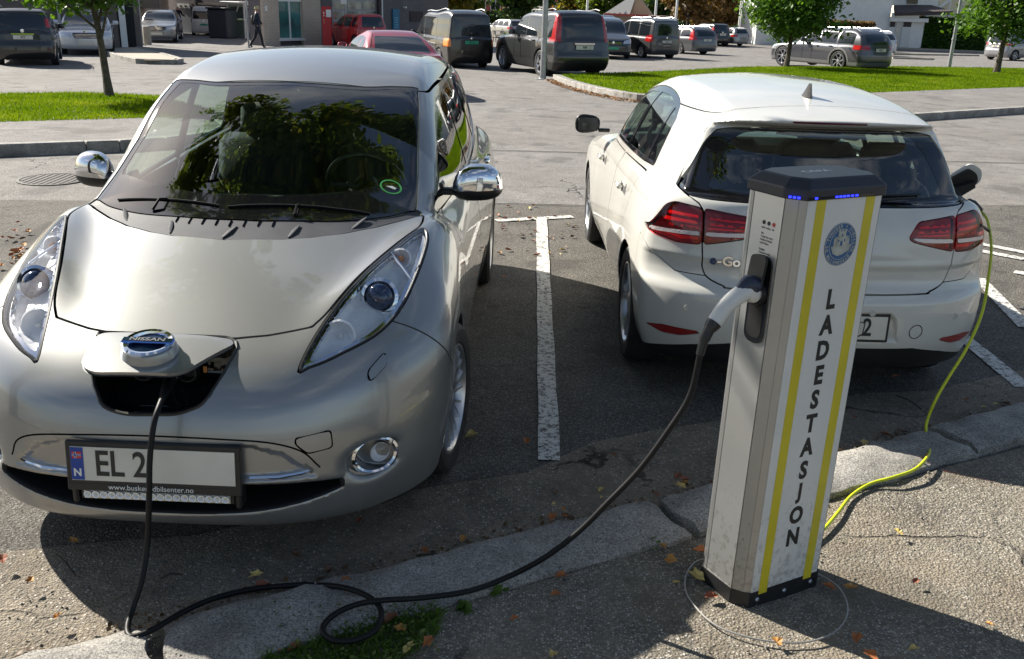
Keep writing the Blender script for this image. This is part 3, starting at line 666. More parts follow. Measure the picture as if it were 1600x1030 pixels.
line('bay_line', (3.86, 7.95), (4.60, 7.18), .10); line('bay_line', (3.72, 7.72), (4.10, 7.36), .10); line('bay_line', (3.82, 6.96), (4.05, 6.80), .10); line('bay_line', (-2.35, 3.9), (-2.30, 8.4), .10)
# seams and repairs
line('asphalt_joint', (-9, 12.36), (12, 13.3), .03, .009, M_gapd)
line('asphalt_joint', (-.6, 8.90), (1.6, 9.0), .022, .0085, M_gapd)
# manhole cover left of the silver car
mh = thing('manhole_cover', 'round iron manhole cover set in the cracked asphalt on the left', 'manhole cover', (-4.71, 9.46, float(gz(0, 9.46))))
b = MB(); b.lathe([(.33, -.02), (.33, .012), (.30, .014), (.295, .008)], n=40); b.build('rim_ring', mat('cast_iron', (.07, .065, .06), .6, .4, noise=.3, nscale=20), mh)
b = MB(); b.lathe([(.292, -.02), (.292, .010), (.0, .010)], n=40)
for k in range(9): b.box((-.24 + .06 * k, 0, .012), (.02, 2 * math.sqrt(max(.001, .28 ** 2 - (-.24 + .06 * k) ** 2)), .006))
b.build('lid', mat('cast_iron_worn', (.11, .10, .09), .5, .4, noise=.3, nscale=20), mh)
# ------------------------------------------------------------------ far side of the lane: kerbs, pavements, lawns
FD = np.array([.846, .533]); FD /= np.linalg.norm(FD); FN = np.array([-FD[1], FD[0]])
FL = np.array([-5.55, 11.15])
def fp(s, n): q = FL + FD * s + FN * n; return (q[0], q[1])
# left: pavement and lawn
sheet('far_pavement', [fp(-30, .20), fp(1.2, .20), fp(2.6, 1.2), fp(2.3, 2.66), fp(-30, 2.66)], .125, M_walk2, .6)
left_lawn = [fp(-30, 2.62), fp(2.3, 2.62), fp(2.9, 3.4), fp(2.6, 6.4), fp(1.4, 7.35), fp(-30, 7.35)]
# right
RD = np.array([.80, .60]); RN = np.array([-.60, .80]); FR = np.array([8.45, 19.35])
def rp_(s, n): q = FR + RD * s + RN * n; return (q[0], q[1])
sheet('far_pavement', [rp_(-5.5, .18), rp_(60, .18), rp_(60, 4.1), rp_(-2.0, 4.1), rp_(-6.5, 2.2)], .125, M_walk2, .8)
tip = [(.95, 27.9), (1.25, 25.6), (1.75, 23.4), (2.45, 21.6), (3.3, 20.7)]
right_lawn = tip + [rp_(-4.0, 3.4), rp_(-2.0, 4.05), rp_(50, 4.05), (46, 60), (30, 48), (22.5, 44.5), (16, 42.2), (12, 39.6), (8.8, 37.6), (4.0, 31.4), (1.9, 29.4)]
M_soil = mat('lawn_ground', (.055, .095, .004), .95, noise=.4, nscale=3)
sheet('lawn_ground', left_lawn, .12, M_soil, .6); sheet('lawn_ground', right_lawn, .12, M_soil, .8)
def kerbline(name, pts, h, wd, seedo, top=.14, ln=1.1, m=M_granite):
    P = crv(pts, 6) if len(pts) > 2 else np.array(pts, float); D = np.r_[0, np.cumsum(np.linalg.norm(np.diff(P, axis=0), axis=1))]; L_ = D[-1]
    root = obj(name, [(*P[0], float(gz(*P[0])) - .05), (*(P[0] + .01), float(gz(*P[0])) - .05), (*(P[0] + [.01, 0]), float(gz(*P[0])) - .04)], [(0, 1, 2)], m); root['kind'] = 'structure'
    s = 0; k = 0
    while s < L_ - .2:
        e = min(L_, s + ln * (1 + .15 * math.sin(k * 2.3)))
        def f(a, w):
            x = np.interp(a, D, P[:, 0]); y = np.interp(a, D, P[:, 1]); x2 = np.interp(a + .05, D, P[:, 0]); y2 = np.interp(a + .05, D, P[:, 1]); x1 = np.interp(a - .05, D, P[:, 0]); y1 = np.interp(a - .05, D, P[:, 1])
            t = np.array([x2 - x1, y2 - y1]); t /= np.linalg.norm(t) + 1e-9; return (x - t[1] * w, y + t[0] * w)
        g0 = float(gz(0, f((s + e) / 2, 0)[1]))
        b = MB(); q = [(s + .006, 0), (e - .006, 0), (e - .006, wd), (s + .006, wd)]; c = [f(*z_) for z_ in q]
        tz = [float(gz(0, p[1])) for p in c]; V = [(p[0], p[1], z - .1) for p, z in zip(c, tz)] + [(p[0], p[1], z + top - .012) for p, z in zip(c, tz)]
        ci = [f(s + .02, .014), f(e - .02, .014), f(e - .02, wd - .014), f(s + .02, wd - .014)]; V += [(p[0], p[1], z + top) for p, z in zip(ci, tz)]
        b.add(V, [(0, 1, 5, 4), (1, 2, 6, 5), (2, 3, 7, 6), (3, 0, 4, 7), (4, 5, 9, 8), (5, 6, 10, 9), (6, 7, 11, 10), (7, 4, 8, 11), (8, 9, 10, 11)]); o = b.build('kerb_stone', m, root); fixn(o); s = e; k += 1
kerbline('far_kerb', [fp(-14, 0), fp(.8, 0)][::1], 0, .18, 0)
kerbline('far_kerb', [fp(.8, 0), fp(1.7, .3), fp(2.5, 1.1), fp(2.7, 2.2)], 0, .18, 0, ln=.6)
kerbline('far_kerb', [rp_(-5.5, 0), rp_(14, 0)], 0, .18, 0)
kerbline('far_kerb', [(.95, 27.9), (1.25, 25.6), (1.75, 23.4), (2.45, 21.6), (3.4, 20.4), rp_(-5.5, 0)], 0, .22, 0, top=.17, ln=.45)
def blades(name, poly, n, hgt, wdt, m, lab, dz=.12, clump=None, kind='stuff', near=None, lean=.5):
    P = np.array(poly, float); lo, hi = P.min(0), P.max(0); pts = np.zeros((0, 2))
    while len(pts) < n:
        q = lo + rng.random((n * 2, 2)) * (hi - lo)
        if near is not None: q = q[rng.random(len(q)) < near(q[:, 0], q[:, 1])]
        q = q[poly_sd(P, q[:, 0], q[:, 1]) < 0]; pts = np.vstack([pts, q])
    pts = pts[:n]; a = rng.random(n) * 6.28; h = hgt * (.5 + rng.random(n)); g = gz(pts[:, 0], pts[:, 1]) + dz
    dx = np.cos(a) * wdt / 2; dy = np.sin(a) * wdt / 2; la = rng.random(n) * 6.28; lx = np.cos(la) * h * lean * rng.random(n); ly = np.sin(la) * h * lean * rng.random(n)
    V = np.zeros((n, 4, 3)); V[:, 0] = np.stack([pts[:, 0] - dx, pts[:, 1] - dy, g - .003], 1); V[:, 1] = np.stack([pts[:, 0] + dx, pts[:, 1] + dy, g - .003], 1)
    V[:, 2] = np.stack([pts[:, 0] + dx * .6 + lx * .45, pts[:, 1] + dy * .6 + ly * .45, g + h * .6], 1); V[:, 3] = np.stack([pts[:, 0] + lx, pts[:, 1] + ly, g + h], 1)
    i = np.arange(n) * 4; T = np.vstack([np.stack([i, i + 1, i + 2], 1), np.stack([i, i + 2, i + 3], 1)])
    o = obj(name, V.reshape(-1, 3), T, m); props(o, lab, 'grass', kind=kind); return o
def leafmat(name, c1, c2, trans=.35, rough=.55, c3=None, patch=0):
    m = bpy.data.materials.new(name); m.use_nodes = True; t = m.node_tree; t.nodes.clear(); N = t.nodes.new; L = t.links.new
    o = N('ShaderNodeOutputMaterial'); d = N('ShaderNodeBsdfPrincipled'); d.inputs['Roughness'].default_value = rough; d.inputs['Specular IOR Level'].default_value = .3 if rough < .8 else .05
    tr = N('ShaderNodeBsdfTranslucent'); g = N('ShaderNodeNewGeometry'); mx = N('ShaderNodeValToRGB'); e = mx.color_ramp.elements; e[0].color = c1 + (1,); e[1].color = c2 + (1,)
    if c3: k = e.new(.93); k.color = c2 + (1,); e[-1].position = 1.0; e[-1].color = c3 + (1,)
    if patch:
        tc = N('ShaderNodeTexCoord'); pn = N('ShaderNodeTexNoise'); pn.inputs['Scale'].default_value = patch; pn.inputs['Detail'].default_value = 5; L(tc.outputs['Object'], pn.inputs[0]); ma = N('ShaderNodeMath'); ma.operation = 'MULTIPLY_ADD'; ma.inputs[1].default_value = 2.6; ma.inputs[2].default_value = -1.1; L(pn.outputs['Fac'], ma.inputs[0]); mb = N('ShaderNodeMath'); mb.operation = 'MULTIPLY_ADD'; mb.inputs[1].default_value = .45; L(g.outputs['Random Per Island'], mb.inputs[0]); L(ma.outputs[0], mb.inputs[2]); L(mb.outputs[0], mx.inputs['Fac'])
    else: L(g.outputs['Random Per Island'], mx.inputs['Fac'])
    L(mx.outputs[0], d.inputs['Base Color'])
    s = N('ShaderNodeVectorMath'); s.operation = 'MULTIPLY'; s.inputs[1].default_value = (1.3, 1.25, .55); L(mx.outputs[0], s.inputs[0]); L(s.outputs[0], tr.inputs['Color'])
    ms = N('ShaderNodeMixShader'); ms.inputs[0].default_value = trans; L(d.outputs[0], ms.inputs[1]); L(tr.outputs[0], ms.inputs[2]); L(ms.outputs[0], o.inputs['Surface']); return m
M_grass = leafmat('grass_blades', (.085, .155, .006), (.17, .25, .012), .40, c3=(.25, .27, .04), patch=.9, rough=.9)
blades('lawn_grass', [fp(-8, 2.62), fp(2.3, 2.62), fp(2.9, 3.4), fp(2.6, 6.4), fp(1.4, 7.35), fp(-8, 7.35)], 70000, .036, .018, M_grass, 'bright mown lawn strip behind the silver car')
blades('lawn_grass', tip + [rp_(-4.0, 3.4), rp_(-2.0, 4.05), rp_(24, 4.05), (28, 47), (22.5, 44.5), (16, 42.2), (12, 39.6), (8.8, 37.6), (4.0, 31.4), (1.9, 29.4)], 130000, .045, .024, M_grass, 'bright mown lawn behind the white car', near=lambda x, y: np.clip(1.4 - (y - 20) / 30, .25, 1))
# ------------------------------------------------------------------ the silver hatchback
M_silver = paint('champagne_silver_paint', (.31, .318, .318), .66, .34, dirt=.10)
leaf = thing('parked_car', 'silver hatchback seen from the front, black cable plugged into the open flap on its nose', 'car', (-1.115, 2.655, 0), -math.radians(1.3))
def build_leaf(T):
    F, q = leaf_fn(); M = shell(F, (-.1, 0, .1), (4.55, 1.0, 1.66), .0132)
    paint_ = M_silver
    def wellg(V, N):
        g = np.full(len(V), 9.0)
        for wu, wz in q['wheels']: g = np.minimum(g, np.maximum(np.sqrt((V[:, 0] - wu) ** 2 + (V[:, 2] - wz) ** 2) - (q['wr'] + .003), q['wv'] - .02 - np.abs(V[:, 1])))
        return g
    W_, M = split(M, wellg, 0.0); wells(W_, T, 4.4)
    U_, M = split(M, lambda V, N: np.maximum(V[:, 2] - .20, .25 - V[:, 0]), 0.0); P_('underbody', U_, M_dark, T, rimmed=False)
    def top(poly, zmin=.6, nz=.12): 
        def g(V, N):
            d = poly_sd(poly, V[:, 0], np.abs(V[:, 1])); return np.where((V[:, 2] < zmin), np.maximum(d, .03), d)
        return g
    # --- windscreen
    wsp = np.vstack([crv([(1.86, -.35), (1.835, 0), (1.86, .3), (1.935, .47), (1.985, .585)], 5), crv([(1.985, .585), (1.80, .612), (1.55, .640), (1.30, .668), (1.215, .672)], 5)[1:], crv([(1.215, .672), (1.11, .56), (1.01, .38), (.955, .15), (.945, 0), (.955, -.35)], 5)[1:]])
    ws, M = split(M, top(wsp, .9), .004)
    inner = np.vstack([crv([(1.83, -.35), (1.805, 0), (1.83, .3), (1.905, .46), (1.94, .545)], 5), crv([(1.94, .545), (1.78, .578), (1.55, .606), (1.38, .622), (1.345, .595)], 5)[1:], crv([(1.345, .595), (1.27, .50), (1.165, .34), (1.105, .15), (1.095, 0), (1.10, -.35)], 5)[1:]])
    gl, fr = split(ws, top(inner, .9), 0.0)
    P_('windscreen', off(gl, -.004), M_glass, T, .004); P_('windscreen_border', off(fr, -.003), M_frit, T, .006)
    # --- cowl panel
    cw = [(.83, -.4), (.806, 0), (.83, .2), (.865, .3), (.93, .42), (1.02, .53), (1.13, .64), (1.20, .70), (1.23, .69), (1.222, .672), (1.11, .557), (1.01, .377), (.955, .147), (.945, 0), (.955, -.4)]
    cp, M = split(M, top(cw, .85), .006); P_('cowl_panel', off(cp, -.006), M_trim, T, .02)
    # --- headlights
    hl = crv([(.165, .425), (.28, .448), (.42, .487), (.62, .553), (.83, .633), (1.01, .705), (1.035, .735), (.95, .755), (.74, .742), (.52, .705), (.36, .638), (.235, .53), (.18, .455)], 4, True)
    hd, M = split(M, top(hl, .66), .006)
    # --- charging port hole (front projection)
    hole = rpoly([(-.262, .790), (.172, .790), (.215, .778), (.196, .715), (.15, .640), (.07, .612), (-.09, .606), (-.165, .622), (-.225, .70), (-.262, .770)], .03)
    pt, M = split(M, lambda V, N: np.where(V[:, 0] > .45, 1.0, poly_sd(hole, V[:, 1], V[:, 2])), 0.0)
    cav = off(pt, 0.0)
    def cup(Mx, depth, rate, sd): V, N, T2 = Mx; d = np.clip(-sd * rate, 0, depth); return V - N * d[:, None], N, T2
    cav = cup(pt, .10, 2.6, poly_sd(hole, pt[0][:, 1], pt[0][:, 2])); V_, N_, T_ = cav; w = obj('charging_port', sw((V_, N_, T_))[0], sw(cav)[2], M_gloss, T, True)
    # gasket round the hole
    e = [(x, z) for x, z in hole]; pts = []
    for x, z in hole:
        k = np.argmin((pt[0][:, 1] - x) ** 2 + (pt[0][:, 2] - z) ** 2); pts.append((x, pt[0][k, 0] + .004, z))
    g = MB(); g.tube(pts + [pts[0]], .007, 6, False); g.build('port_gasket', M_black, w, True)
    # sockets inside the port
    for cx, cz, r in ((-.09, .70, .040), (.055, .695, .034)):
        sk_ = MB(); sk_.lathe([(r, 0), (r + .006, -.012), (r, -.03), (r - .006, -.03), (r - .008, -.004), (0, -.002)], (cx, .205 - (.0), cz), 'y', 18, )
        sk_.build('charging_socket', M_black, w, True)
    fl = MB(); fl.box((.11, .20, .70), (.012, .004, .022)); fl.box((.085, .195, .735), (.012, .004, .028)); fl.build('warning_sticker', M_amber, w)
    # headlight interior
    for s_, Hs in zip((1, -1), halves(hd)):
        cov = P_('headlight', off(Hs, .001), M_clear, T, .003)
        sd = poly_sd(hl, Hs[0][:, 0], np.abs(Hs[0][:, 1]))
        b1 = cup(Hs, .055, 1.6, sd); b1 = (b1[0] - Hs[1] * .004, b1[1], b1[2]); obj('reflector', sw(b1)[0], sw(b1)[2], M_refl, cov, True)
        rg = MB(); R3 = rot('X', .45) 
        def onb(u, v):  # point on the cover
            k = np.argmin((Hs[0][:, 0] - u) ** 2 + (Hs[0][:, 1] - s_ * v) ** 2); return np.array([Hs[0][k, 1], Hs[0][k, 0], Hs[0][k, 2]]), np.array([Hs[1][k, 1], Hs[1][k, 0], Hs[1][k, 2]])
        edge = []
        for u, v in hl:
            p, n = onb(u, v); edge.append(p - n * .004)
        rg.tube(edge + [edge[0]], .006, 6, False); rg.build('lamp_seal', M_black, cov, True)
        # dark bezel band near the edge
        bz, _ = split(Hs, lambda V, N: np.maximum(poly_sd(hl, V[:, 0], np.abs(V[:, 1])) + .006, -(poly_sd(hl, V[:, 0], np.abs(V[:, 1])) + .020)), 0.0)
        P_('lamp_bezel', off(bz, -.012), M_chrome, cov, .02)
        # projector and lamp cups
        for (u, v, r, dpt, kind) in ((.56, .635, .052, .030, 'proj'), (.80, .675, .034, .028, 'amber'), (.345, .535, .050, .036, 'cup')):
            p, n = onb(u, v); n = n / np.linalg.norm(n); fw = np.array([0, -1.0, .35]); fw /= np.linalg.norm(fw); z3 = fw; x3 = np.cross([0, 0, 1.0], z3); x3 /= np.linalg.norm(x3); y3 = np.cross(z3, x3); R4 = np.stack([x3, y3, z3], 1)
            c = p - n * dpt
            if kind == 'proj':
                l = MB(); l.lathe([(r + .016, -.03), (r + .016, .004), (r + .004, .008), (r, -.004)], c, R=R4, n=24); l.build('projector_ring', M_chrome, cov, True)
                l = MB(); l.lathe([(r, -.006), (r * .95, .008), (r * .75, .024), (r * .4, .034), (0, .037)], c, R=R4, n=24); l.build('projector_lens', mat('projector_glass', (.015, .03, .08), .03, .2, coat=1.0), cov, True)
            elif kind == 'amber':
                l = MB(); l.lathe([(.006, -.03), (r * .6, -.02), (r, .004), (r + .006, .0)], c, R=R4, n=24); l.build('indicator_cup', M_refl, cov, True)
                l = MB(); l.lathe([(.012, -.02), (.013, .0), (.008, .014), (0, .016)], c, R=R4, n=14); l.build('indicator_bulb', M_amber, cov, True)
            else:
                l = MB(); l.lathe([(.008, -.05), (r * .7, -.03), (r, .004), (r + .007, .0)], c, R=R4, n=24); l.build('main_beam_cup', M_refl, cov, True)
                l = MB(); l.lathe([(.010, -.04), (.010, -.01), (0, -.004)], c, R=R4, n=12); l.build('bulb', M_white, cov, True)
        dv = MB(); a, n = onb(.80, .62); b, n2 = onb(.70, .745); dv.tube([a - n * .008, (a + b) / 2 - n * .008, b - n2 * .012], .006, 6); dv.build('lamp_divider', M_chrome, cov, True)
    # --- bonnet
    bn = np.vstack([[(.258, -.3), (.250, 0), (.262, .20), (.285, .30), (.335, .435)], crv([(.335, .435), (.42, .478), (.62, .545), (.83, .625), (1.01, .697), (1.10, .712), (1.205, .706)], 4)[1:], [(1.13, .647), (1.02, .537), (.93, .427), (.865, .307), (.83, .207), (.803, 0), (.83, -.3)]])
    bo, M = split(M, top(bn, .66), .009); P_('bonnet', bo, paint_, T, .02)
    # --- windows
    def side(poly, both=True, nv=.25):
        def g(V, N):
            d = poly_sd(poly, V[:, 0], V[:, 2]); return np.where(np.abs(V[:, 1]) < .45, np.maximum(d, .03), d)
        return g
    w_all = np.vstack([crv([(1.36, 1.005), (1.60, 1.150), (1.85, 1.275), (2.15, 1.375), (2.55, 1.425), (3.0, 1.428), (3.35, 1.395), (3.62, 1.315), (3.70, 1.24)], 4), crv([(3.70, 1.24), (3.5, 1.13), (3.0, 1.055), (2.4, 1.015), (1.8, .990), (1.36, .985)], 4)[1:]])
    wa, M = split(M, side(w_all), .003)
    pan = [[(1.42, 1.0), (1.60, 1.128), (1.62, .99)], [(1.66, .99), (1.64, 1.145), (1.86, 1.262), (2.15, 1.355), (2.42, 1.398), (2.42, 1.03)], [(2.50, 1.03), (2.50, 1.405), (2.8, 1.415), (3.08, 1.402), (3.12, 1.08)], [(3.18, 1.09), (3.14, 1.398), (3.35, 1.368), (3.58, 1.285), (3.60, 1.20)]]
    pan = [[(1.66, 1.005), (1.64, 1.14), (1.86, 1.255), (2.15, 1.352), (2.42, 1.395), (2.42, 1.035)], [(2.50, 1.04), (2.50, 1.400), (2.8, 1.408), (3.08, 1.395), (3.14, 1.09)], [(3.22, 1.105), (3.17, 1.39), (3.35, 1.36), (3.56, 1.285), (3.57, 1.195)]]
    rest = wa
    for i, pg in enumerate(pan):
        pw, rest = split(rest, side(rpoly(pg, .02)), 0.0)
        for h in halves(pw): P_('side_window', off(h, -.007), M_glass if i < 2 else M_gloss, T, .004)
    for h in halves(rest): P_('window_frame', off(h, -.004), M_gloss, T, .012)
    # --- roof
    rf = crv([(1.80, -.5), (1.84, 0), (1.88, .40), (1.97, .60), (2.2, .635), (2.8, .632), (3.4, .60), (3.95, .55), (4.16, .50), (4.22, 0), (4.2, -.5)], 4)
    ro, M = split(M, top(rf, 1.3), .009); P_('roof', ro, paint_, T, .012)
    # --- bumper / doors / wings
    bm, M = split(M, lambda V, N: np.maximum(V[:, 0] - np.minimum(.66, .46 + (.80 - V[:, 2]) * .72), V[:, 2] - .86), .008)
    mouth, bm = split(bm, lambda V, N: np.where(V[:, 0] > .33, 1.0, np.maximum(np.abs(V[:, 1]) - .575 + 0 * V[:, 2], np.abs(V[:, 2] - .325 - .02 * (V[:, 1] / .5) ** 2) - (.060 - .05 * (np.abs(V[:, 1]) / .6) ** 3))) - np.where(N[:, 0] > -.5, .0, .0) + np.where((V[:, 0] < Fcut(V, q)), .05, 0), 0.0)
    P_('front_bumper', bm, paint_, T, .012); P_('lower_grille', mouth, M_dark, T, rimmed=False)
    for nm, pg in (('front_door', [(1.40, .27), (1.37, .60), (1.40, .90), (1.47, .985), (2.45, 1.01), (2.46, .6), (2.42, .27)]), ('rear_door', [(2.425, .27), (2.465, .6), (2.455, 1.01), (3.30, 1.065), (3.33, .80), (3.20, .62), (3.13, .27)])):
        dd, M = split(M, side(rpoly(pg, .04)), .009)
        for h in halves(dd): P_(nm, h, paint_, T, .02)
    fd, M = split(M, lambda V, N: np.maximum(V[:, 0] - 1.42, 0) + np.where(V[:, 0] > 1.42, .02, -.05) + np.where(V[:, 2] > 1.02 + .0 * V[:, 0], .08, 0), 0.0)
    for h in halves(fd): P_('front_wing', h, paint_, T, .012)
    P_('body_shell', M, paint_, T, .012)
    # dark shut-line backing so that gaps look black, a hair under the skin
    # --- door handles (+x side and -x side)
    for s_ in (1, -1):
        for (yy, zz, xx) in ((2.28, .905, .858), (3.12, .945, .862)):
            h = MB(); h.box((s_ * xx, yy, zz), (.035, .20, .030), rz=0, bev=.009); o = h.build('door_handle', M_chrome, T, True); autosmooth(o, 50)
    # --- mirrors
    for s_ in (1, -1):
        c = np.array([.905 if s_ > 0 else -.845, 1.60, 1.085]); mh = MB(); n = 20; rows = []
        V = []; Fc = []
        for i in range(13):
            ph = -math.pi / 2 + math.pi * i / 12
            for k in range(n):
                th = 2 * math.pi * k / n; a, b, c3 = math.cos(ph) * math.cos(th), math.cos(ph) * math.sin(th), math.sin(ph)
                se = lambda t, e: math.copysign(abs(t) ** e, t)
                x, y, z = .118 * se(a, .72), .080 * se(b, .8), .092 * se(c3, .78)
                if y > 0: y *= .45
                x *= (1 - .15 * (z / .08)); y += -.25 * abs(x) * 0 + .04 * (s_ * x / .12)
                V.append((x, y, z))
        for i in range(12):
            for k in range(n): Fc.append((i * n + k, i * n + (k + 1) % n, (i + 1) * n + (k + 1) % n, (i + 1) * n + k))
        mh.add(V, Fc); mo = mh.build('wing_mirror', None, T, True, mats=[M_chrome, M_black, M_silver], loc=c); mo.scale = (.93, .93, .90) if s_ > 0 else (.86, .9, .88)
        mi = [1 if p.center.z < -.035 or p.center.y > .026 else 0 for p in mo.data.polygons]; mo.data.polygons.foreach_set('material_index', mi)
        st = MB(); st.box((-s_ * .145, .02, -.055), (.11, .055, .035), bev=.01); st.box((-s_ * .185, .035, -.055), (.03, .10, .09), bev=.01); st.build('mirror_arm', M_black, mo)
    # --- wheels
    for wu, wz in q['wheels']:
        for s_ in (1, -1): wheel(T, s_ * .770, wu, wz, s_, .316, .215, .222, 'multi', turn=(-.13 if wu < 2 else 0))
    # --- cowl details: five bumps, ribs, wipers
    def surf(u, v):
        ray_z = np.linspace(1.7, .5, 600); f = F(np.full(600, u), np.full(600, abs(v)), ray_z); k = np.argmax(f < 0); return ray_z[k]
    def cfu(v): return float(np.interp(abs(v), [0, .2, .3, .42, .53, .64], [.806, .83, .865, .93, 1.02, 1.13]))
    for v in (-.47, -.24, 0.0, .24, .47):
        u = cfu(v) + .055; b = MB(); sgn = [(1, 0)]
        P = [(v + .10 * (v / .5) * t * .3 + (.0 if v else .02 * t), u + .055 * t, surf(u + .055 * t, v) - .002) for t in (-.8, -.4, 0, .4, .8)]
        b.tube(P, [.003, .008, .010, .008, .003], 8, squash=.5); b.build('cowl_washer_cover', M_trim, T, True)
    for k in range(8):
        v = -.235 + k * .055; u = cfu(v) + .095; r = MB(); P = [(v, u + t, surf(u + t, v) - .0035) for t in (0, .02, .04)]; r.tube(P, .0028, 5); r.build('cowl_rib', M_gapd, T)
    for (p0, p1, arm) in (((-.55, 1.15), (-.09, 1.025), (-.36, 1.03)), ((-.05, 1.018), (.50, 1.10), (.22, 1.0))):
        P = [(p0[0] + (p1[0] - p0[0]) * t, p0[1] + (p1[1] - p0[1]) * t, surf(p0[1] + (p1[1] - p0[1]) * t, p0[0] + (p1[0] - p0[0]) * t) + .002) for t in np.linspace(0, 1, 9)]
        wb_ = MB(); wb_.tube(P, .0045, 6); wo_ = wb_.build('wiper', M_wiper, T, True)
        A = P[4]; ar = MB(); ar.tube([(arm[0], arm[1], surf(arm[1], arm[0]) + .004), (A[0] * .5 + arm[0] * .5, A[1] * .5 + arm[1] * .5, max(A[2], surf(arm[1], arm[0])) + .008), (A[0], A[1], A[2] + .004)], [.007, .005, .004], 6); ar.build('wiper_arm', M_wiper, wo_, True)
    # --- charge flap, propped open
    fl = rpoly([(-.262, 0), (.172, 0), (.205, -.03), (.085, -.212), (-.19, -.218), (-.245, -.18)], [.04, .05, .03, .05, .05, .05], 5)
    tl = math.radians(-9); hy, hz_ = .262, .792
    def fmap(x, y, z): zz = z - .10 * ((x + .045) / .22) ** 2 * .16 - 1.0 * y * y * .8 * .6; return (x, hy + y * math.cos(tl) + zz * math.sin(tl) * -1, hz_ + (-y) * math.sin(-tl) * -1 * -1 * (1 if True else 0) * -1 + zz)
    fb = MB(); xs = fl; n = len(fl)
    # lid as a curved grid clipped to the outline
    gx = np.linspace(-.27, .21, 60); gy = np.linspace(-.225, .003, 32); GX, GY = np.meshgrid(gx, gy, indexing='ij'); Vg = np.stack([GX.ravel(), GY.ravel(), np.zeros(GX.size)], 1)
    ii = np.arange(59)[:, None] * 32 + np.arange(31)[None]; ii = ii.ravel(); Tg = np.vstack([np.stack([ii, ii + 32, ii + 33], 1), np.stack([ii, ii + 33, ii + 1], 1)])
    Mg = clip((Vg, np.tile([0, 0, 1.0], (len(Vg), 1)), Tg), poly_sd(fl, Vg[:, 0], Vg[:, 1]))
    V = Mg[0].copy(); yy = V[:, 1]; hgt = -.16 * ((V[:, 0] + .045)) ** 2 - .9 * yy ** 2 * .5 + .006
    V2 = np.stack([V[:, 0], hy + yy * math.cos(tl), hz_ - yy * math.sin(tl) * -1 + hgt], 1); V2[:, 2] = hz_ + (-yy) * math.sin(tl) * 1 + hgt
    nx_ = .32 * (V[:, 0] + .045); ny_ = .9 * yy - math.sin(tl) * -1 * 1; Nn = np.stack([nx_, ny_ * 1.0 + 0, np.ones(len(V))], 1); Nn /= np.linalg.norm(Nn, axis=1, keepdims=True)
    mm_ = rim((V2, Nn, Mg[2]), .014); lid = obj('charging_flap', mm_[0], mm_[2], M_silver, T, True)
    autosmooth(lid, 40)
    lb = obj('flap_lining', V2 - np.array([0, 0, .015]), Mg[2][:, ::-1], M_black, lid, True)
    # round badge on the lid, tilted up to the viewer
    bc = np.array([-.045, hy - .115, hz_ - .112 * math.sin(-tl) + .0]); bc[2] = hz_ + .115 * math.sin(tl) + .018; Rb = rot('X', math.radians(14)) @ np.diag([1.05, .95, 1.0])
    bs = MB(); bs.lathe([(.088, -.030), (.082, -.004), (.075, .010), (.064, .013)], bc, R=Rb, n=36); o1 = bs.build('badge_base', M_silver, lid, True); autosmooth(o1, 40)
    bs = MB(); bs.lathe([(.076, .008), (.078, .018), (.072, .024), (.062, .022), (.058, .014)], bc, R=Rb, n=40); M_bchr = mat('blue_tinted_chrome', (.18, .32, .75), .08, 1.0); o1 = bs.build('badge_ring', M_chrome, lid, True)
    bs = MB(); bs.lathe([(.058, .013), (.0, .020)], bc, R=Rb, n=30); bs.build('badge_centre', mat('badge_dark', (.01, .03, .07), .12, .5), lid, True)
    bb = MB(); bb.box((0, 0, .024), (.158, .030, .009), bev=.003); bb.V = [tuple(a) for a in np.array(bb.V) @ Rb.T + bc]; bb.build('badge_bar', M_bchr, lid)
    text('badge_lettering', 'NISSAN', .026, M_ink, lid, Rb @ np.array([0, 0, .0295]) + bc, Rb, sx=1.25, bold=.0006)
    # --- number plate and lights round it
    fo, put, R = plate(T, .0, -.012, .455, chars='EL 2', tilt=-.10, frame=.018)
    text('country_letter', 'N', .034, M_white, fo, put((-.239, -.0128, -.030)), R @ R_FRONT, bold=.0012)
    fr_ = MB(); fr_.box((-.239, -.0129, .029), (.030, .001, .022)); fr_.V = [tuple(a) for a in np.array(fr_.V) @ R.T + np.array([.0, -.012, .455])]; fr_.build('flag_field', M_flagred, fo)
    fr_ = MB(); fr_.box((-.239, -.0136, .029), (.030, .001, .0062)); fr_.box((-.243, -.0136, .029), (.0062, .001, .022)); fr_.V = [tuple(a) for a in np.array(fr_.V) @ R.T + np.array([.0, -.012, .455])]; fr_.build('flag_white_cross', M_white, fo)
    fr_ = MB(); fr_.box((-.239, -.0143, .029), (.030, .001, .003)); fr_.box((-.243, -.0143, .029), (.003, .001, .022)); fr_.V = [tuple(a) for a in np.array(fr_.V) @ R.T + np.array([.0, -.012, .455])]; fr_.build('flag_blue_cross', M_blue, fo)
    lp = MB(); lp.box((0, .004, -.078), (.556, .022, .028), bev=.004); lp.V = [tuple(a) for a in np.array(lp.V) @ R.T + np.array([.0, -.014, .455])]; lp.build('dealer_strip', M_black, fo)
    text('dealer_lettering', 'www.buskerudbilsenter.no', .025, M_white, fo, put((-.01, -.0105, -.077)), R @ R_FRONT)
    lb = MB(); lb.box((.0, .015, .345), (.50, .05, .046), bev=.005); bar = lb.build('light_bar', M_black, T)
    lb = MB(); lb.box((.0, -.012, .346), (.47, .006, .032)); lb.build('light_bar_lens', mat('light_bar_glass', (.55, .54, .45), .25, .2), bar)
    for k in range(18):
        c_ = MB(); c_.lathe([(.0125, 0), (.0125, -.006), (.0095, -.006), (.006, .001), (.0, .002)], (-.221 + k * .026, -.016, .346), 'y', 12); c_.build('light_bar_cup', M_refl, bar)
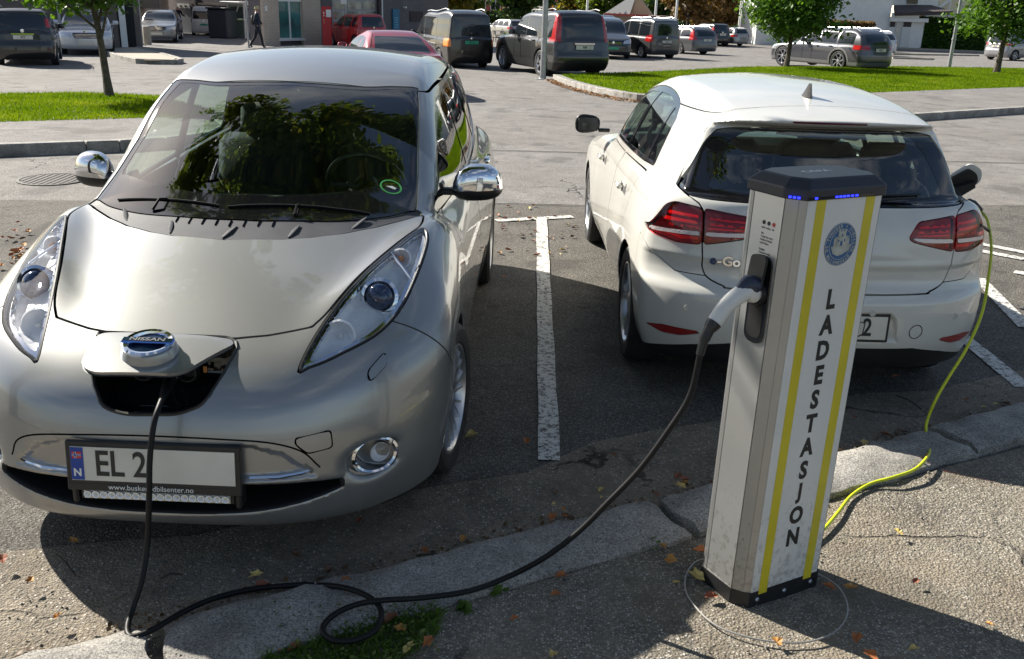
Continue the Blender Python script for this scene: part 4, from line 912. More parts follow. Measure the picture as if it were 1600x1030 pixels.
    for s_ in (1, -1):
        k = MB(); k.box((s_ * .262, .01, .35), (.02, .06, .075), bev=.006); k.build('light_bar_bracket', M_black, bar)
        # daytime strip in the grille corners
        b = MB(); b.tube([(s_ * .29, .028, .405), (s_ * .38, .036, .408), (s_ * .45, .060, .413), (s_ * .497, .085, .420)], [.012, .013, .010, .004], 8, squash=.7); b.build('grille_chrome_strip', M_chrome, T, True)
        # fog lamp
        f = MB(); Rf = rot('Z', s_ * -.0) @ rot('Z', s_ * .55) @ rot('X', math.pi / 2); cc = (s_ * .655, .232, .40)
        f.lathe([(.066, .0), (.070, .010), (.062, .014), (.056, .008)], cc, R=Rf @ np.diag([1.22, 1, 1]), n=36); f.build('fog_lamp_ring', M_chrome, T, True)
        f = MB(); f.lathe([(.034, .012), (.030, .02), (.016, .027), (0, .029)], (s_ * .662, .265, .40), R=Rf, n=24); fo2 = f.build('fog_lamp', M_clear, T, True)
        f = MB(); f.lathe([(.036, .018), (.034, .010), (.02, -.006), (.0, -.012)], (s_ * .662, .265, .40), R=Rf, n=24); f.build('fog_reflector', M_refl, fo2, True)
        # headlamp washer cover
        ww = [M_ for M_ in [0]]
    # washer covers and tow-hook cover as raised skin patches
    def fu(v, z):
        us = np.linspace(-.06, .9, 1200); f = F(us, np.full(1200, abs(v)), np.full(1200, z)); return us[np.argmax(f < 0)]
    arch = crv([(-.505, .425), (-.47, .487), (-.38, .523), (-.2, .541), (0, .546), (.2, .543), (.35, .530), (.45, .492), (.505, .425)], 6)
    gq = MB(); gq.tube([(x, fu(x, z) - .0005, z) for x, z in arch], .0028, 5, False); gq.build('grille_panel_gap', M_gapd, T)
    for nm, pg, proj in (('washer_cover', [(.635, .695), (.680, .735), (.690, .70), (.645, .665)], 1), ('washer_cover', [(-.635, .695), (-.680, .735), (-.690, .70), (-.645, .665)], 1), ('tow_hook_cover', [(.435, .535), (.538, .545), (.543, .487), (.47, .480), (.437, .515)], 1)):
        pp = rpoly(pg, .012); sdv = poly_sd(pp, bm[0][:, 1], bm[0][:, 2]); pc = clip(bm, np.where(bm[0][:, 0] > .5, 1, sdv)); 
        if len(pc[2]): P_(nm, off(pc, .006 if nm[0] == 'w' else .0018), M_silver, T, .004)
        pts = []
        for x, z in pp:
            pts.append((x, fu(x, z) - .001, z))
        gq = MB(); gq.tube(pts + [pts[0]], .0034, 4, False); gq.build('cover_gap', M_gapd, T)
    # --- cabin
    d = MB()
    us = np.linspace(1.08, 1.78, 12); vs = np.linspace(-.66, .66, 23); V = []; Fd = []
    for u in us:
        for v in vs:
            t = (u - 1.08) / .7; z = .975 + .030 * math.sin(t * math.pi) + .028 * math.exp(-((v - .34) / .17) ** 2) * t * t * 2 - .12 * max(0, t - .8) / .2 - .03 * (v / .66) ** 2; V.append((v * (.84 + .16 * t), u, z))
    for i in range(11):
        for j in range(22): a = i * 23 + j; Fd.append((a, a + 1, a + 24, a + 23))
    d.add(V, Fd); dash = d.build('dashboard', M_dash, T, True); fixn(dash)
    for c0 in (-.28, .12):
        for k in range(22): b = MB(); b.box((c0 + k * .0125 - .13, 1.155, .985), (.004, .022, .004)); b.build('defroster_slot', M_gloss, dash)
    b = MB(); b.box((-.02, 1.40, .995), (.20, .07, .012), bev=.005); b.build('dash_display', M_gloss, dash)
    swl = MB(); th = np.linspace(0, 2 * math.pi, 33); Rw = rot('X', math.radians(-62)); c = np.array([.35, 1.86, 1.0])
    swl.tube([c + Rw @ np.array([.185 * math.cos(a), .185 * math.sin(a), 0]) for a in th], .015, 8, False)
    for a in (0, math.pi, -math.pi / 2): swl.tube([c + Rw @ np.array([.03 * math.cos(a), .03 * math.sin(a), -.01]), c + Rw @ np.array([.18 * math.cos(a), .18 * math.sin(a), 0])], .014, 6)
    swl.lathe([(.06, -.02), (.055, .02), (0, .03)], c, R=Rw, n=16); swl.build('steering_wheel', M_black, T, True)
    for x in (-.36, .36): seat(T, x, 2.30, .40, m=M_fabric2)
    for x in (-.40, .0, .40): seat(T, x, 3.12, .40, s=.8, m=M_fabric2)
    fl_ = MB(); fl_.box((0, 2.4, .36), (1.5, 2.7, .03)); fl_.build('cabin_floor', M_dark, T)
    rm = MB(); rm.box((0, 1.93, 1.375), (.24, .02, .065), bev=.008); rm.tube([(0, 1.95, 1.44), (0, 1.94, 1.39)], .012, 6); rm.build('rear_view_mirror', M_black, T)
    # round green permit sticker on the glass
    u0, v0 = 1.305, .555; zz = surf(u0, v0); n3 = np.array([-(surf(u0, v0 + .03) - surf(u0, v0 - .03)) / .06, -(surf(u0 + .03, v0) - surf(u0 - .03, v0)) / .06, 1.0]); n3 /= np.linalg.norm(n3); x3 = np.array([1.0, 0, 0]); x3 = x3 - n3 * (x3 @ n3); x3 /= np.linalg.norm(x3); y3 = np.cross(n3, x3); RR = np.stack([x3, y3, n3], 1); cS = np.array([v0, u0, zz - .004]) + n3 * .002
    st = MB(); st.lathe([(.047, 0), (.047, .001), (.040, .001), (.040, 0), (.047, 0)], cS, R=RR, n=36); sk2 = st.build('permit_sticker', mat('green_print', (.05, .35, .08), .6), T)
    st = MB(); st.prism([(-.022, -.004), (.018, -.012), (.024, .0), (.004, .008)], 0, .001, lambda x, y, z: tuple(RR @ np.array([x, y, z]) + cS)); st.build('sticker_mark', M_white, sk2)
    # aerial on the roof
    a = MB(); a.tube([(0.0, 3.95, 1.43), (0.02, 4.0, 1.62)], [.006, .002], 6); a.lathe([(.03, 0), (.02, .02), (0, .024)], (0, 3.95, 1.41), n=14); a.build('aerial', M_black, T, True)
def Fcut(V, q): return np.full(len(V), -9.0)
build_leaf(leaf)
# ------------------------------------------------------------------ the white hatchback, seen from behind
M_oryx = paint('off_white_paint', (.66, .655, .61), 0.0, .30, dirt=.14)
golf = thing('parked_car', 'white hatchback seen from behind, yellow cable plugged into the open flap on its rear side', 'car', (1.476, 4.181, 0), math.radians(.6)); golf.scale = (.974, 1, 1); bpy.context.view_layer.update()
M_strip = mat('clear_strip', (.70, .60, .58), .22, .4, coat=.5, bump=.5, bscale=120)
M_redcov = glassmat('red_cover', (.95, .32, .32), r0=.05)
M_redin = mat('lamp_red_inner', (.22, .006, .014), .3, .2, coat=.3, bump=.3, bscale=90)
M_redglow = mat('light_guide_red', (.85, .045, .04), .22, coat=.5)
def build_golf(T):
    F, q = golf_fn(); M = shell(F, (-.1, 0, .1), (4.35, 1.0, 1.56), .0132); paint_ = M_oryx
    def wellg(V, N):
        g = np.full(len(V), 9.0)
        for wu, wz in q['wheels']: g = np.minimum(g, np.maximum(np.sqrt((V[:, 0] - wu) ** 2 + (V[:, 2] - wz) ** 2) - (q['wr'] + .003), q['wv'] - .02 - np.abs(V[:, 1])))
        return g
    W_, M = split(M, wellg, 0.0); wells(W_, T, 4.2)
    # black lower apron
    ap, M = split(M, lambda V, N: np.where(V[:, 0] > .45, V[:, 2] - .20, V[:, 2] - np.interp(np.abs(V[:, 1]), [0, .45, .62, .78, .9], [.352, .350, .315, .265, .22])), .003); P_('rear_apron', ap, M_black, T)
    def rear(poly, umax=.8):
        def g(V, N):
            d = poly_sd(poly, np.abs(V[:, 1]), V[:, 2]); return np.where(V[:, 0] > umax, np.maximum(d, .03), d)
        return g
    # rear window incl. black side wings
    rw = np.vstack([crv([(-.3, 1.330), (.2, 1.330), (.44, 1.322), (.53, 1.305)], 4), crv([(.53, 1.305), (.59, 1.24), (.645, 1.14), (.70, 1.03)], 4)[1:], crv([(.70, 1.03), (.62, 1.012), (.3, 1.008), (-.3, 1.006)], 4)[1:]])
    rg, M = split(M, rear(rw), .005)
    ri = np.vstack([crv([(-.3, 1.318), (.2, 1.316), (.38, 1.305), (.44, 1.285)], 4), crv([(.44, 1.285), (.49, 1.22), (.545, 1.12), (.575, 1.06)], 4)[1:], crv([(.575, 1.06), (.52, 1.045), (.25, 1.042), (-.3, 1.040)], 4)[1:]])
    gl, fr = split(rg, rear(ri), 0.0)
    P_('rear_window', off(gl, -.005), M_glass, T, .004); P_('rear_window_border', off(fr, -.004), M_frit, T, .012)
    # tail lamps: outer on the body, inner on the tailgate
    lo_ = crv([(.612, .974), (.70, .982), (.755, .975), (.80, .93), (.845, .845), (.835, .826), (.76, .806), (.68, .800), (.612, .806)], 4, True)
    lo_ = rpoly([(.614, .972), (.735, .985), (.775, .965), (.855, .838), (.835, .822), (.72, .800), (.614, .806)], .02)
    li_ = rpoly([(.606, .972), (.405, .950), (.355, .875), (.385, .858), (.606, .807)], .02)
    both = []
    for nm, pg in (('tail_lamp', lo_), ('tail_lamp', li_)):
        L_, M = split(M, rear(pg), .004)
        for s_, h in zip((1, -1), halves(L_)):
            cov = P_(nm, off(h, .003), M_redcov, T, .012)
            cup_ = (h[0] - h[1] * .022, h[1], h[2]); cu = obj('lamp_housing', sw(cup_)[0], sw(cup_)[2], M_redin, cov, True)
            # light signature: bright curved bars and a silver line
            def bar(z0, z1, m, nm2, o_, mar=.03):
                b, _ = split(h, lambda V, N: np.maximum(np.maximum(V[:, 2] - z1(V), z0(V) - V[:, 2]), poly_sd(pg, np.abs(V[:, 1]), V[:, 2]) + mar), 0.0)
                if len(b[2]): P_(nm2, off(b, o_), m, cov, .006)
            sl = lambda c, k: (lambda V: c + k * (np.abs(V[:, 1]) - .61))
            bar(sl(.848, -.05), sl(.866, -.05), M_chrome if 0 else M_strip, 'reversing_strip', .0045, .010)
            bar(sl(.898, .0), sl(.912, .02), M_redglow, 'light_guide', -.010, .022)
            bar(sl(.878, -.03), sl(.888, -.03), M_redglow, 'light_guide', -.010, .018)
            bar(sl(.925, .02), sl(.938, .04), M_redglow, 'light_guide', -.010, .020)
            bar(sl(.822, -.03), sl(.838, -.03), M_redglow, 'light_guide', -.010, .018)
    # third brake light slot under the spoiler lip
    def top(poly, zmin=.6):
        def g(V, N):
            d = poly_sd(poly, V[:, 0], np.abs(V[:, 1])); return np.where(V[:, 2] < zmin, np.maximum(d, .03), d)
        return g
    # tailgate panel
    hg = np.vstack([[(-.3, 1.45), (.50, 1.45), (.59, 1.36), (.70, 1.03), (.63, .99), (.610, .96), (.610, .81), (.600, .70)], crv([(.600, .70), (.575, .655), (.50, .625), (.42, .617), (-.3, .612)], 4)[1:]])
    tg, M = split(M, lambda V, N: np.maximum(poly_sd(hg, np.abs(V[:, 1]), V[:, 2]), V[:, 0] - .46 - .0 * V[:, 1]), .007)
    P_('tailgate', tg, paint_, T, .02)
    # bumper
    bm, M = split(M, lambda V, N: np.maximum(V[:, 0] - np.minimum(.45, .45), V[:, 2] - np.interp(V[:, 0], [0, .2, .33, .5], [.66, .66, .77, .79])), .004)
    # the reflectors
    for s_ in (1, -1):
        rp = rpoly([(s_ * .59, .385), (s_ * .60, .395), (s_ * .76, .392), (s_ * .84, .372), (s_ * .76, .346), (s_ * .68, .352)], .01)
        r_, bm = split(bm, lambda V, N: np.where(V[:, 0] > .5, 1.0, poly_sd(rp, V[:, 1], V[:, 2])), .003); P_('rear_reflector', off(r_, -.002), M_reflect, T, .006)
    P_('rear_bumper', bm, paint_, T, .012)
    def side(poly):
        def g(V, N):
            d = poly_sd(poly, V[:, 0], V[:, 2]); return np.where(np.abs(V[:, 1]) < .45, np.maximum(d, .03), d)
        return g
    wo = np.vstack([[(.92, 1.04)], crv([(.98, 1.285), (1.15, 1.355), (1.5, 1.39), (1.9, 1.385), (2.2, 1.335), (2.5, 1.22), (2.78, 1.06)], 5), [(2.86, .995), (2.0, 1.01), (1.2, 1.025)]])
    wa, M = split(M, side(rpoly(wo, .03)), .003)
    pan = [[(1.85, 1.03), (1.85, 1.355), (2.1, 1.335), (2.42, 1.225), (2.72, 1.05), (2.75, 1.02)], [(1.78, 1.035), (1.78, 1.36), (1.5, 1.365), (1.24, 1.345), (1.19, 1.05)], [(1.14, 1.05), (1.19, 1.335), (1.06, 1.285), (.985, 1.13), (.97, 1.06)]]
    rest = wa
    for i, pg in enumerate(pan):
        pw, rest = split(rest, side(rpoly(pg, .02)), 0.0)
        for h in halves(pw): P_('side_window', off(h, -.007), M_glass, T, .004)
    for h in halves(rest): P_('window_frame', off(h, -.004), M_gloss, T, .012)
    for nm, pg in (('rear_door', [(1.815, .27), (1.80, .98), (.99, 1.0), (.97, .86), (1.05, .70), (1.15, .50), (1.22, .27)]), ('front_door', [(1.822, .27), (1.807, .98), (2.80, .965), (2.93, .70), (2.95, .27)])):
        dd, M = split(M, side(rpoly(pg, .03)), .008)
        for h in halves(dd): P_(nm, h, paint_, T, .02)
    ws = crv([(2.18, -.5), (2.24, 0), (2.20, .35), (2.14, .56), (2.5, .63), (2.88, .70), (3.0, .5), (3.1, 0), (3.1, -.5)], 4)
    w2, M = split(M, top(ws, .9), .004); P_('windscreen', off(w2, -.004), M_glass, T, .004)
    rf = crv([(.46, -.4), (.46, 0), (.47, .40), (.53, .515), (.9, .575), (1.5, .60), (2.12, .575), (2.2, .35), (2.24, 0), (2.24, -.4)], 4)
    ro, M = split(M, top(rf, 1.33), .006); P_('roof', ro, paint_, T, .012)
    P_('body_shell', M, paint_, T, .012)
    # waist crease shut-line and details
    for s_ in (1, -1):
        for (yy, zz) in ((1.30, .865), (2.45, .845)):
            h = MB(); h.box((s_ * .892, yy, zz), (.034, .165, .028), bev=.009); o = h.build('door_handle', paint_, T, True); autosmooth(o, 50)
            h = MB(); h.lathe([(.034, 0), (.030, .004), (.0, .006)], (s_ * .872, yy - .04, zz), R=rot('Y', s_ * math.pi / 2), n=18); h.build('handle_dish', M_black, o, True)
        c = np.array([s_ * .975, 2.70, 1.035]); V = []; n = 20
        for i in range(11):
            ph = -math.pi / 2 + math.pi * i / 10
            for k in range(n):
                th = 2 * math.pi * k / n; se = lambda t, e: math.copysign(abs(t) ** e, t)
                x, y, z = .108 * se(math.cos(ph) * math.cos(th), .7), .072 * se(math.cos(ph) * math.sin(th), .8), .074 * se(math.sin(ph), .7)
                if y < 0: y *= .35
                V.append((x, y, z * (1 - .12 * s_ * -x / .1)))
        mh = MB(); mh.add(V, [(i * n + k, i * n + (k + 1) % n, (i + 1) * n + (k + 1) % n, (i + 1) * n + k) for i in range(10) for k in range(n)])
        mo = mh.build('wing_mirror', None, T, True, mats=[M_black, M_chrome], loc=c); mo.scale = (.86, .9, .88)
        g = MB(); g.box((s_ * -.145, .01, -.05), (.10, .05, .03), bev=.008); g.build('mirror_arm', M_black, mo)
        g = MB(); g.box((0, -.030, 0), (.165, .004, .105), bev=.001); g.build('mirror_glass', mat('mirror_dark', (.035, .04, .045), .06, 1.0), mo)
    for wu, wz in q['wheels']:
        for s_ in (1, -1): wheel(T, s_ * .775, wu, wz, s_, .316, .21, .218, 'twin')
    def ru(v, z):  # rear surface u at (v,z)
        us = np.linspace(-.1, .8, 900); f = F(us, np.full(900, abs(v)), np.full(900, z)); return us[np.argmax(f < 0)]
    # badges, plate, parking sensors, tow cap
    for s, x, m in (('e', -.572, 0), ('-', -.538, 0), ('G', -.515, 0), ('o', -.468, 0), ('l', -.432, 0), ('f', -.418, 0)):
        sl_ = (ru(x + .03, .742) - ru(x, .742)) / .03
        text('model_lettering', s, .062, M_chrome if s != 'e' else mat('blue_letter', (.05, .08, .2), .2, .8), T, (x, min(ru(x, .742), ru(x, .765), ru(x, .72)) - .003, .742), rot('Z', math.atan(sl_)) @ R_FRONT, ext=.003, align='LEFT', bold=.0015, sx=1.1)
    fo, put, R = plate(T, 0.03, .012, .46, chars='', tilt=-.04, frame=.014, reg=False)
    text('lettering', '2', .12, M_ink, fo, put((.165, -.0122, 0)), R @ R_FRONT, sx=.8, bold=.002)
    b = MB(); b.tube([(.14, -.005, .49), (.17, -.03, .50), (.165, -.03, .44), (.13, -.01, .41), (.10, 0, .40)], .0035, 5); b.build('loose_wire', M_black, T)
    for v, z in ((-.66, .505), (.21, .535), (.655, .50), (-.21, .535)):
        u = ru(v, z); b = MB(); b.lathe([(.0, .001), (.012, .001), (.012, 0)], (v, u - .002, z), 'y', 18); b.lathe([(.0155, .001), (.0155, -.001), (.0125, -.001), (.0125, .001)], (v, u - .001, z), 'y', 20); b.build('parking_sensor', M_black if 0 else mat('sensor_paint', (.5, .49, .45), .4), T, True)
    b = MB(); b.tube([(.445 + .034 * math.cos(a), ru(.445 + .034 * math.cos(a), .44 + .034 * math.sin(a)) - .0005, .44 + .034 * math.sin(a)) for a in np.linspace(0, 2 * math.pi, 25)], .0022, 5, False); b.build('tow_hook_cover', M_gapd, T)
    # tailgate crease line, wiper, brake light
    b = MB(); xs = np.linspace(-.175, .17, 12); b.tube([(x - .045, ru(x - .045, 1.372) - .002, 1.374) for x in xs], .007, 6, squash=.7); b.build('third_brake_light', M_redd, T, True)
    P = [(.0 + .40 * t, ru(.40 * t, 1.035 + .01 * t) - .018, 1.035 + .012 * t) for t in np.linspace(0, 1, 8)]
    b = MB(); b.tube(P, [.014, .013, .012, .010, .008, .007, .006, .005], 8); b.lathe([(.028, 0), (.026, -.03), (0, -.034)], (0, ru(0, 1.03) + .005, 1.03), 'y', 16); wp = b.build('rear_wiper', M_black, T, True)
    P = [(.10 + .34 * t, ru(.10 + .34 * t, 1.055) - .006, 1.055 + .004 * t) for t in np.linspace(0, 1, 8)]; b = MB(); b.tube(P, .006, 6); b.build('wiper_blade', M_gloss, wp)
    # shark fin aerial
    b = MB(); zt = 1.449; ya = .655
    prof = [(-.055, 0, .022), (-.02, .020, .017), (.02, .05, .008), (.035, .068, .003)]
    V = []; 
    for t, hgt, wd in ((0, 0, 1), (.4, .35, .75), (.75, .75, .45), (1, 1, .2)):
        for dx, dy in ((0, -.025 - .02 * (1 - t)), (.022 * wd, -.01), (.022 * wd, .05), (.008 * wd, .085), (-.008 * wd, .085), (-.022 * wd, .05), (-.022 * wd, -.01)):
            V.append((-.028 + dx * (1 - .5 * t), ya + (dy * (1 - .62 * t)) - .032 * t, zt + .068 * hgt))
    Fc = [(i * 7 + k, i * 7 + (k + 1) % 7, (i + 1) * 7 + (k + 1) % 7, (i + 1) * 7 + k) for i in range(3) for k in range(7)] + [tuple(21 + k for k in range(7))]
    b.add(V, Fc); o = b.build('roof_aerial', M_black, T, True); fixn(o); autosmooth(o, 40)
    # charging flap, open on the right rear side
    A = np.array([.80, .66, 1.02]); ex = np.array([.80, -.12, .56]); ex /= np.linalg.norm(ex); ey = np.array([-.50, -.10, .80]); ey -= ex * (ex @ ey); ey /= np.linalg.norm(ey); en = np.cross(ex, ey)
    if en[1] > 0: en = -en
    fl = rpoly([(.01, -.062), (.135, -.058), (.165, .0), (.13, .068), (.01, .064)], .03, 5)
    b = MB(); b.prism(fl, 0, .010, lambda x, y, z: tuple(A + ex * x + ey * y - en * z)); fo2 = b.build('charging_flap', paint_, T); fixn(fo2)
    b = MB(); b.prism(rpoly([(.0, -.050), (.118, -.046), (.132, .0), (.11, .050), (.0, .052)], .02, 4), .001, .016, lambda x, y, z: tuple(A + ex * x + ey * y + en * z)); b.prism([(-.03, -.05), (.09, -.045), (.10, -.015), (-.03, .02)], .017, .050, lambda x, y, z: tuple(A + ex * x + ey * y + en * z)); fl2 = b.build('flap_lining', M_black, fo2); fixn(fl2)
    b = MB(); b.lathe([(.060, -.04), (.075, .0), (.070, .006), (.05, .004), (.045, -.03), (0, -.03)], (.80, .60, .985), R=rot('Y', .9), n=24); b.build('charging_socket', M_black, T, True)
    # cabin
    for x in (-.37, .37):
        seat(T, x, 1.95, .38, m=M_fabric, face=-1)
    for x in (-.40, .40, 0.0): seat(T, x, .98, .36, s=.86, m=M_fabric, face=-1, headrest=True)
    b = MB(); b.box((0, .42, .985), (1.12, .46, .02), bev=.004); b.build('parcel_shelf', M_fabric, T)
    b = MB(); b.box((0, 2.1, .34), (1.5, 3.0, .03)); b.build('cabin_floor', M_dark, T)
    b = MB(); b.box((0, 2.95, .90), (1.35, .5, .14), bev=.05); b.build('dashboard', M_dash, T)
    swl = MB(); c = np.array([-.35, 2.62, .93]); Rw = rot('X', math.radians(65)); swl.tube([c + Rw @ np.array([.185 * math.cos(a), .185 * math.sin(a), 0]) for a in np.linspace(0, 2 * math.pi, 25)], .015, 6, False); swl.build('steering_wheel', M_black, T, True)
    b = MB(); b.box((0, 2.28, 1.33), (.22, .02, .06), bev=.008); b.build('rear_view_mirror', M_black, T)
build_golf(golf)
# ------------------------------------------------------------------ charging post
M_alupost = mat('brushed_aluminium', (.60, .60, .58), .36, .75, noise=.06, nscale=3, bump=.05, bscale=200)
M_alu2 = mat('aluminium_profile', (.40, .40, .385), .42, .7, noise=.06, nscale=4)
M_pwhite = mat('post_front_panel', (.70, .695, .66), .36, noise=.05, nscale=4, coat=.2)
def dirtlow(m, zmax):
    t = m.node_tree; b = t.nodes['Principled BSDF']; N = t.nodes.new; L = t.links.new; src = b.inputs['Base Color'].links[0].from_socket if b.inputs['Base Color'].links else None
    tc = N('ShaderNodeTexCoord'); sx = N('ShaderNodeSeparateXYZ'); L(tc.outputs['Object'], sx.inputs[0]); n = N('ShaderNodeTexNoise'); n.inputs['Scale'].default_value = 38; n.inputs['Detail'].default_value = 8; n.inputs['Roughness'].default_value = .75; L(tc.outputs['Object'], n.inputs[0])
    r = N('ShaderNodeMapRange'); r.inputs['From Min'].default_value = 0; r.inputs['From Max'].default_value = zmax; r.inputs['To Min'].default_value = .16; r.inputs['To Max'].default_value = -.02; L(sx.outputs['Z'], r.inputs['Value'])
    a = N('ShaderNodeMath'); a.operation = 'ADD'; L(n.outputs['Fac'], a.inputs[0]); L(r.outputs[0], a.inputs[1]); q = N('ShaderNodeMapRange'); q.inputs['From Min'].default_value = .60; q.inputs['From Max'].default_value = .72; q.inputs['To Max'].default_value = .42; L(a.outputs[0], q.inputs['Value'])
    mx = N('ShaderNodeMix'); mx.data_type = 'RGBA'; mx.inputs['B'].default_value = (.13, .105, .075, 1); L(q.outputs[0], mx.inputs['Factor'])
    if src: L(src, mx.inputs['A'])
    L(mx.outputs['Result'], b.inputs['Base Color'])
dirtlow(M_pwhite, .55); dirtlow(M_alupost, .45); dirtlow(M_alu2, .45)
M_yel = mat('yellow_stripe', (.62, .52, .03), .4, noise=.10, nscale=6)
M_cap = mat('post_cap', (.016, .018, .026), .5, coat=.1, noise=.2, nscale=8)
M_ring = mat('emblem_blue', (.03, .11, .27), .5); M_sil = mat('emblem_silver', (.42, .43, .38), .45, noise=.2, nscale=60)
def ledmat():
    m, t, b = newmat('blue_led'); setp(b, Base_Color=(.01, .01, .3), Emission_Color=(.02, .03, 1.0), Emission_Strength=1.6); return m
M_led = ledmat()
PX, PY, PRZ = .793, 2.592, math.radians(29.5)
post = thing('charging_post', 'slanting aluminium charging post with yellow stripes, LADESTASJON lettering and a dark cap', 'charging station', (PX, PY, walk_h - .004), rot=(math.radians(0.0), math.radians(.95), PRZ))
PW, PDp, CHF = .298, .150, .034            # front width, side depth, corner cut
def build_post(T):
    def outline(o=0.0): return [(-CHF - o, CHF + .012), (-.002 - o * .4, -o), (PW + .002 + o * .4, -o), (PW + CHF + o, CHF + .012), (PW + CHF + o, CHF + PDp + o), (PW - .02, CHF + PDp + .035 + o), (.02, CHF + PDp + .035 + o), (-CHF - o, CHF + PDp + o)]
    z0, z1 = .045, 1.345
    b = MB(); b.prism(outline(.006), -.01, .060); b.build('plinth', M_black, T)
    b = MB(); b.prism([(p[0] * .985 + .002, p[1] * .98 + .004) for p in outline(-.004)], z0, z1); b.build('core', M_dark, T)
    for x, y in ((.03, -.0065), (PW - .03, -.0065), (PW / 2, -.0065)):
        b = MB(); b.lathe([(.008, 0), (.008, .003), (.005, .006), (0, .006)], (x, y, .030), R=R_FRONT, n=6); b.build('bolt', M_alu, T)
    # front panel, printed
    b = MB(); b.box((PW / 2, -.001, (z0 + z1) / 2), (PW - .002, .008, z1 - z0), bev=.0015); fp_ = b.build('front_panel', M_pwhite, T)
    for x0 in (.052, .250):
        b = MB(); b.box((x0 + .0, -.0056, (z0 + z1) / 2), (.036, .0016, z1 - z0 - .002)); b.build('yellow_stripe', M_yel, fp_)
    xc = .152; zt = 1.035
    for k, ch in enumerate('LADESTASJON'):
        text('letter', ch, .072 if ch == 'J' else .082, M_ink, fp_, (xc, -.0056, zt - k * .0808 + (.007 if ch == 'J' else 0)), R_FRONT, ext=.0006, sx=.86, bold=.0034)
    # emblem: blue ring seal with a castle
    ec = np.array([xc + .002, -.0056, 1.205]); er = .064
    b = MB(); b.lathe([(er, 0), (er, .001), (0, .001)], ec, R=R_FRONT @ np.diag([1, 1, 1]), n=48); em = b.build('emblem', M_ring, fp_)
    for r_ in (er * .985, er * .72):
        b = MB(); b.lathe([(r_, .001), (r_, .0018), (r_ - .0016, .0018), (r_ - .0016, .001)], ec, R=R_FRONT, n=48); b.build('emblem_ring', M_sil, em)
    wd = '+ SIGILLVM BVRGENSIVM DE TVNSBER '
    for k, ch in enumerate(wd):
        if ch == ' ': continue
        a = math.radians(75) - 2 * math.pi * k / len(wd); RR = R_FRONT @ rot('Z', a - math.pi / 2)
        text('emblem_letter', ch, .0125, M_sil, em, ec + np.array([math.cos(a) * er * .845, -.0012, math.sin(a) * er * .845]), RR, ext=.0004, bold=.0004)
    cs = MB()
    def pb(x, z, w, h): cs.box((ec[0] + x, -.0074, ec[2] + z), (w, .0016, h))
    # wall, towers, battlements
    cs.prism([(ec[0] - .040, ec[2] - .004), (ec[0] - .028, ec[2] - .026), (ec[0] - .008, ec[2] - .034), (ec[0] + .012, ec[2] - .030), (ec[0] + .034, ec[2] - .020), (ec[0] + .042, ec[2] - .002)], -.0082, -.0066, lambda x, y, z: (x, z, y))
    pb(0, .010, .044, .028); pb(-.024, .006, .012, .026); pb(.026, .005, .012, .024); pb(0, .030, .030, .018)
    for x in (-.012, 0, .012): pb(x, .042, .006, .008)
    for x in (-.027, -.021, .023, .029): pb(x, .021, .003, .006)
    cs.build('castle_relief', M_sil, em)
    for (x, z, w, h) in ((0, .004, .008, .014), (-.012, .012, .004, .007), (.012, .012, .004, .007), (0, .028, .004, .008)):
        c = MB(); c.box((ec[0] + x, -.0086, ec[2] + z), (w, .0008, h)); c.build('castle_opening', M_ring, em)
    # corner profiles
    for s_ in (0, 1):
        X = (lambda x: x) if s_ == 0 else (lambda x: PW - x)
        b = MB(); pr_ = [(X(-.001), -.004), (X(-CHF * .48), CHF * .36), (X(-CHF * .48), CHF * .36 + .008), (X(.004), .006)]; b.prism(pr_, z0, z1); o = b.build('corner_profile', M_alu2, T); fixn(o)
        b = MB(); pr_ = [(X(-CHF * .50), CHF * .38), (X(-CHF - .003), CHF + .010), (X(-CHF + .004), CHF + .016), (X(-CHF * .46), CHF * .5 + .008)]; b.prism(pr_, z0, z1); o = b.build('corner_profile', M_alu2, T); fixn(o)
        # side panel
        ys0, ys1 = CHF + .014, CHF + PDp - .016
        b = MB(); b.prism([(X(-CHF - .003), ys0), (X(-CHF - .003), ys1), (X(-CHF + .006), ys1), (X(-CHF + .006), ys0)], z0, z1); o = b.build('side_panel', M_alupost, T); fixn(o)
        b = MB(); b.prism([(X(-CHF - .002), ys1 + .004), (X(-CHF - .002), ys1 + .016), (X(-CHF + .006), ys1 + .016), (X(-CHF + .006), ys1 + .004)], z0, z1); o = b.build('edge_strip', M_alu2, T); fixn(o)
    b = MB(); b.prism([(.0, CHF + PDp + .034), (PW, CHF + PDp + .034), (PW, CHF + PDp + .044), (0, CHF + PDp + .044)], z0, z1); b.build('rear_panel', M_alupost, T)
    # cap
    o0 = outline(.012); o1 = outline(.012); n = 8; c = np.array([PW / 2, CHF + PDp / 2]); V = []
    for z, k in ((z1 - .004, 1.0), (z1 + .024, 1.0), (z1 + .029, .985), (z1 + .050, .80), (z1 + .054, .74)):
        for p in o0: q = c + (np.array(p) - c) * np.array([1 - (1 - k) * .75, k]); V.append((q[0], q[1], z))
    F = [(l * n + i, l * n + (i + 1) % n, (l + 1) * n + (i + 1) % n, (l + 1) * n + i) for l in range(4) for i in range(n)] + [tuple(range(n - 1, -1, -1)), tuple(4 * n + i for i in range(n))]
    cap = obj('cap', V, F, M_cap, T); fixn(cap)
    mo = cap.modifiers.new('bevel', 'BEVEL'); mo.width = .004; mo.segments = 2
    text('cap_lettering', 'DEFA', .036, M_white, cap, (PW / 2 - .01, CHF + .075, z1 + .0545), None, ext=.0003, sx=1.3)
    # blue status lights along the lower edge of the cap
    for x in (.02, .10, .115, .13, .145, .162, .18):
        b = MB(); b.box((x, -.0135, z1 + .004), (.010, .003, .005)); b.build('status_light', M_led, cap)
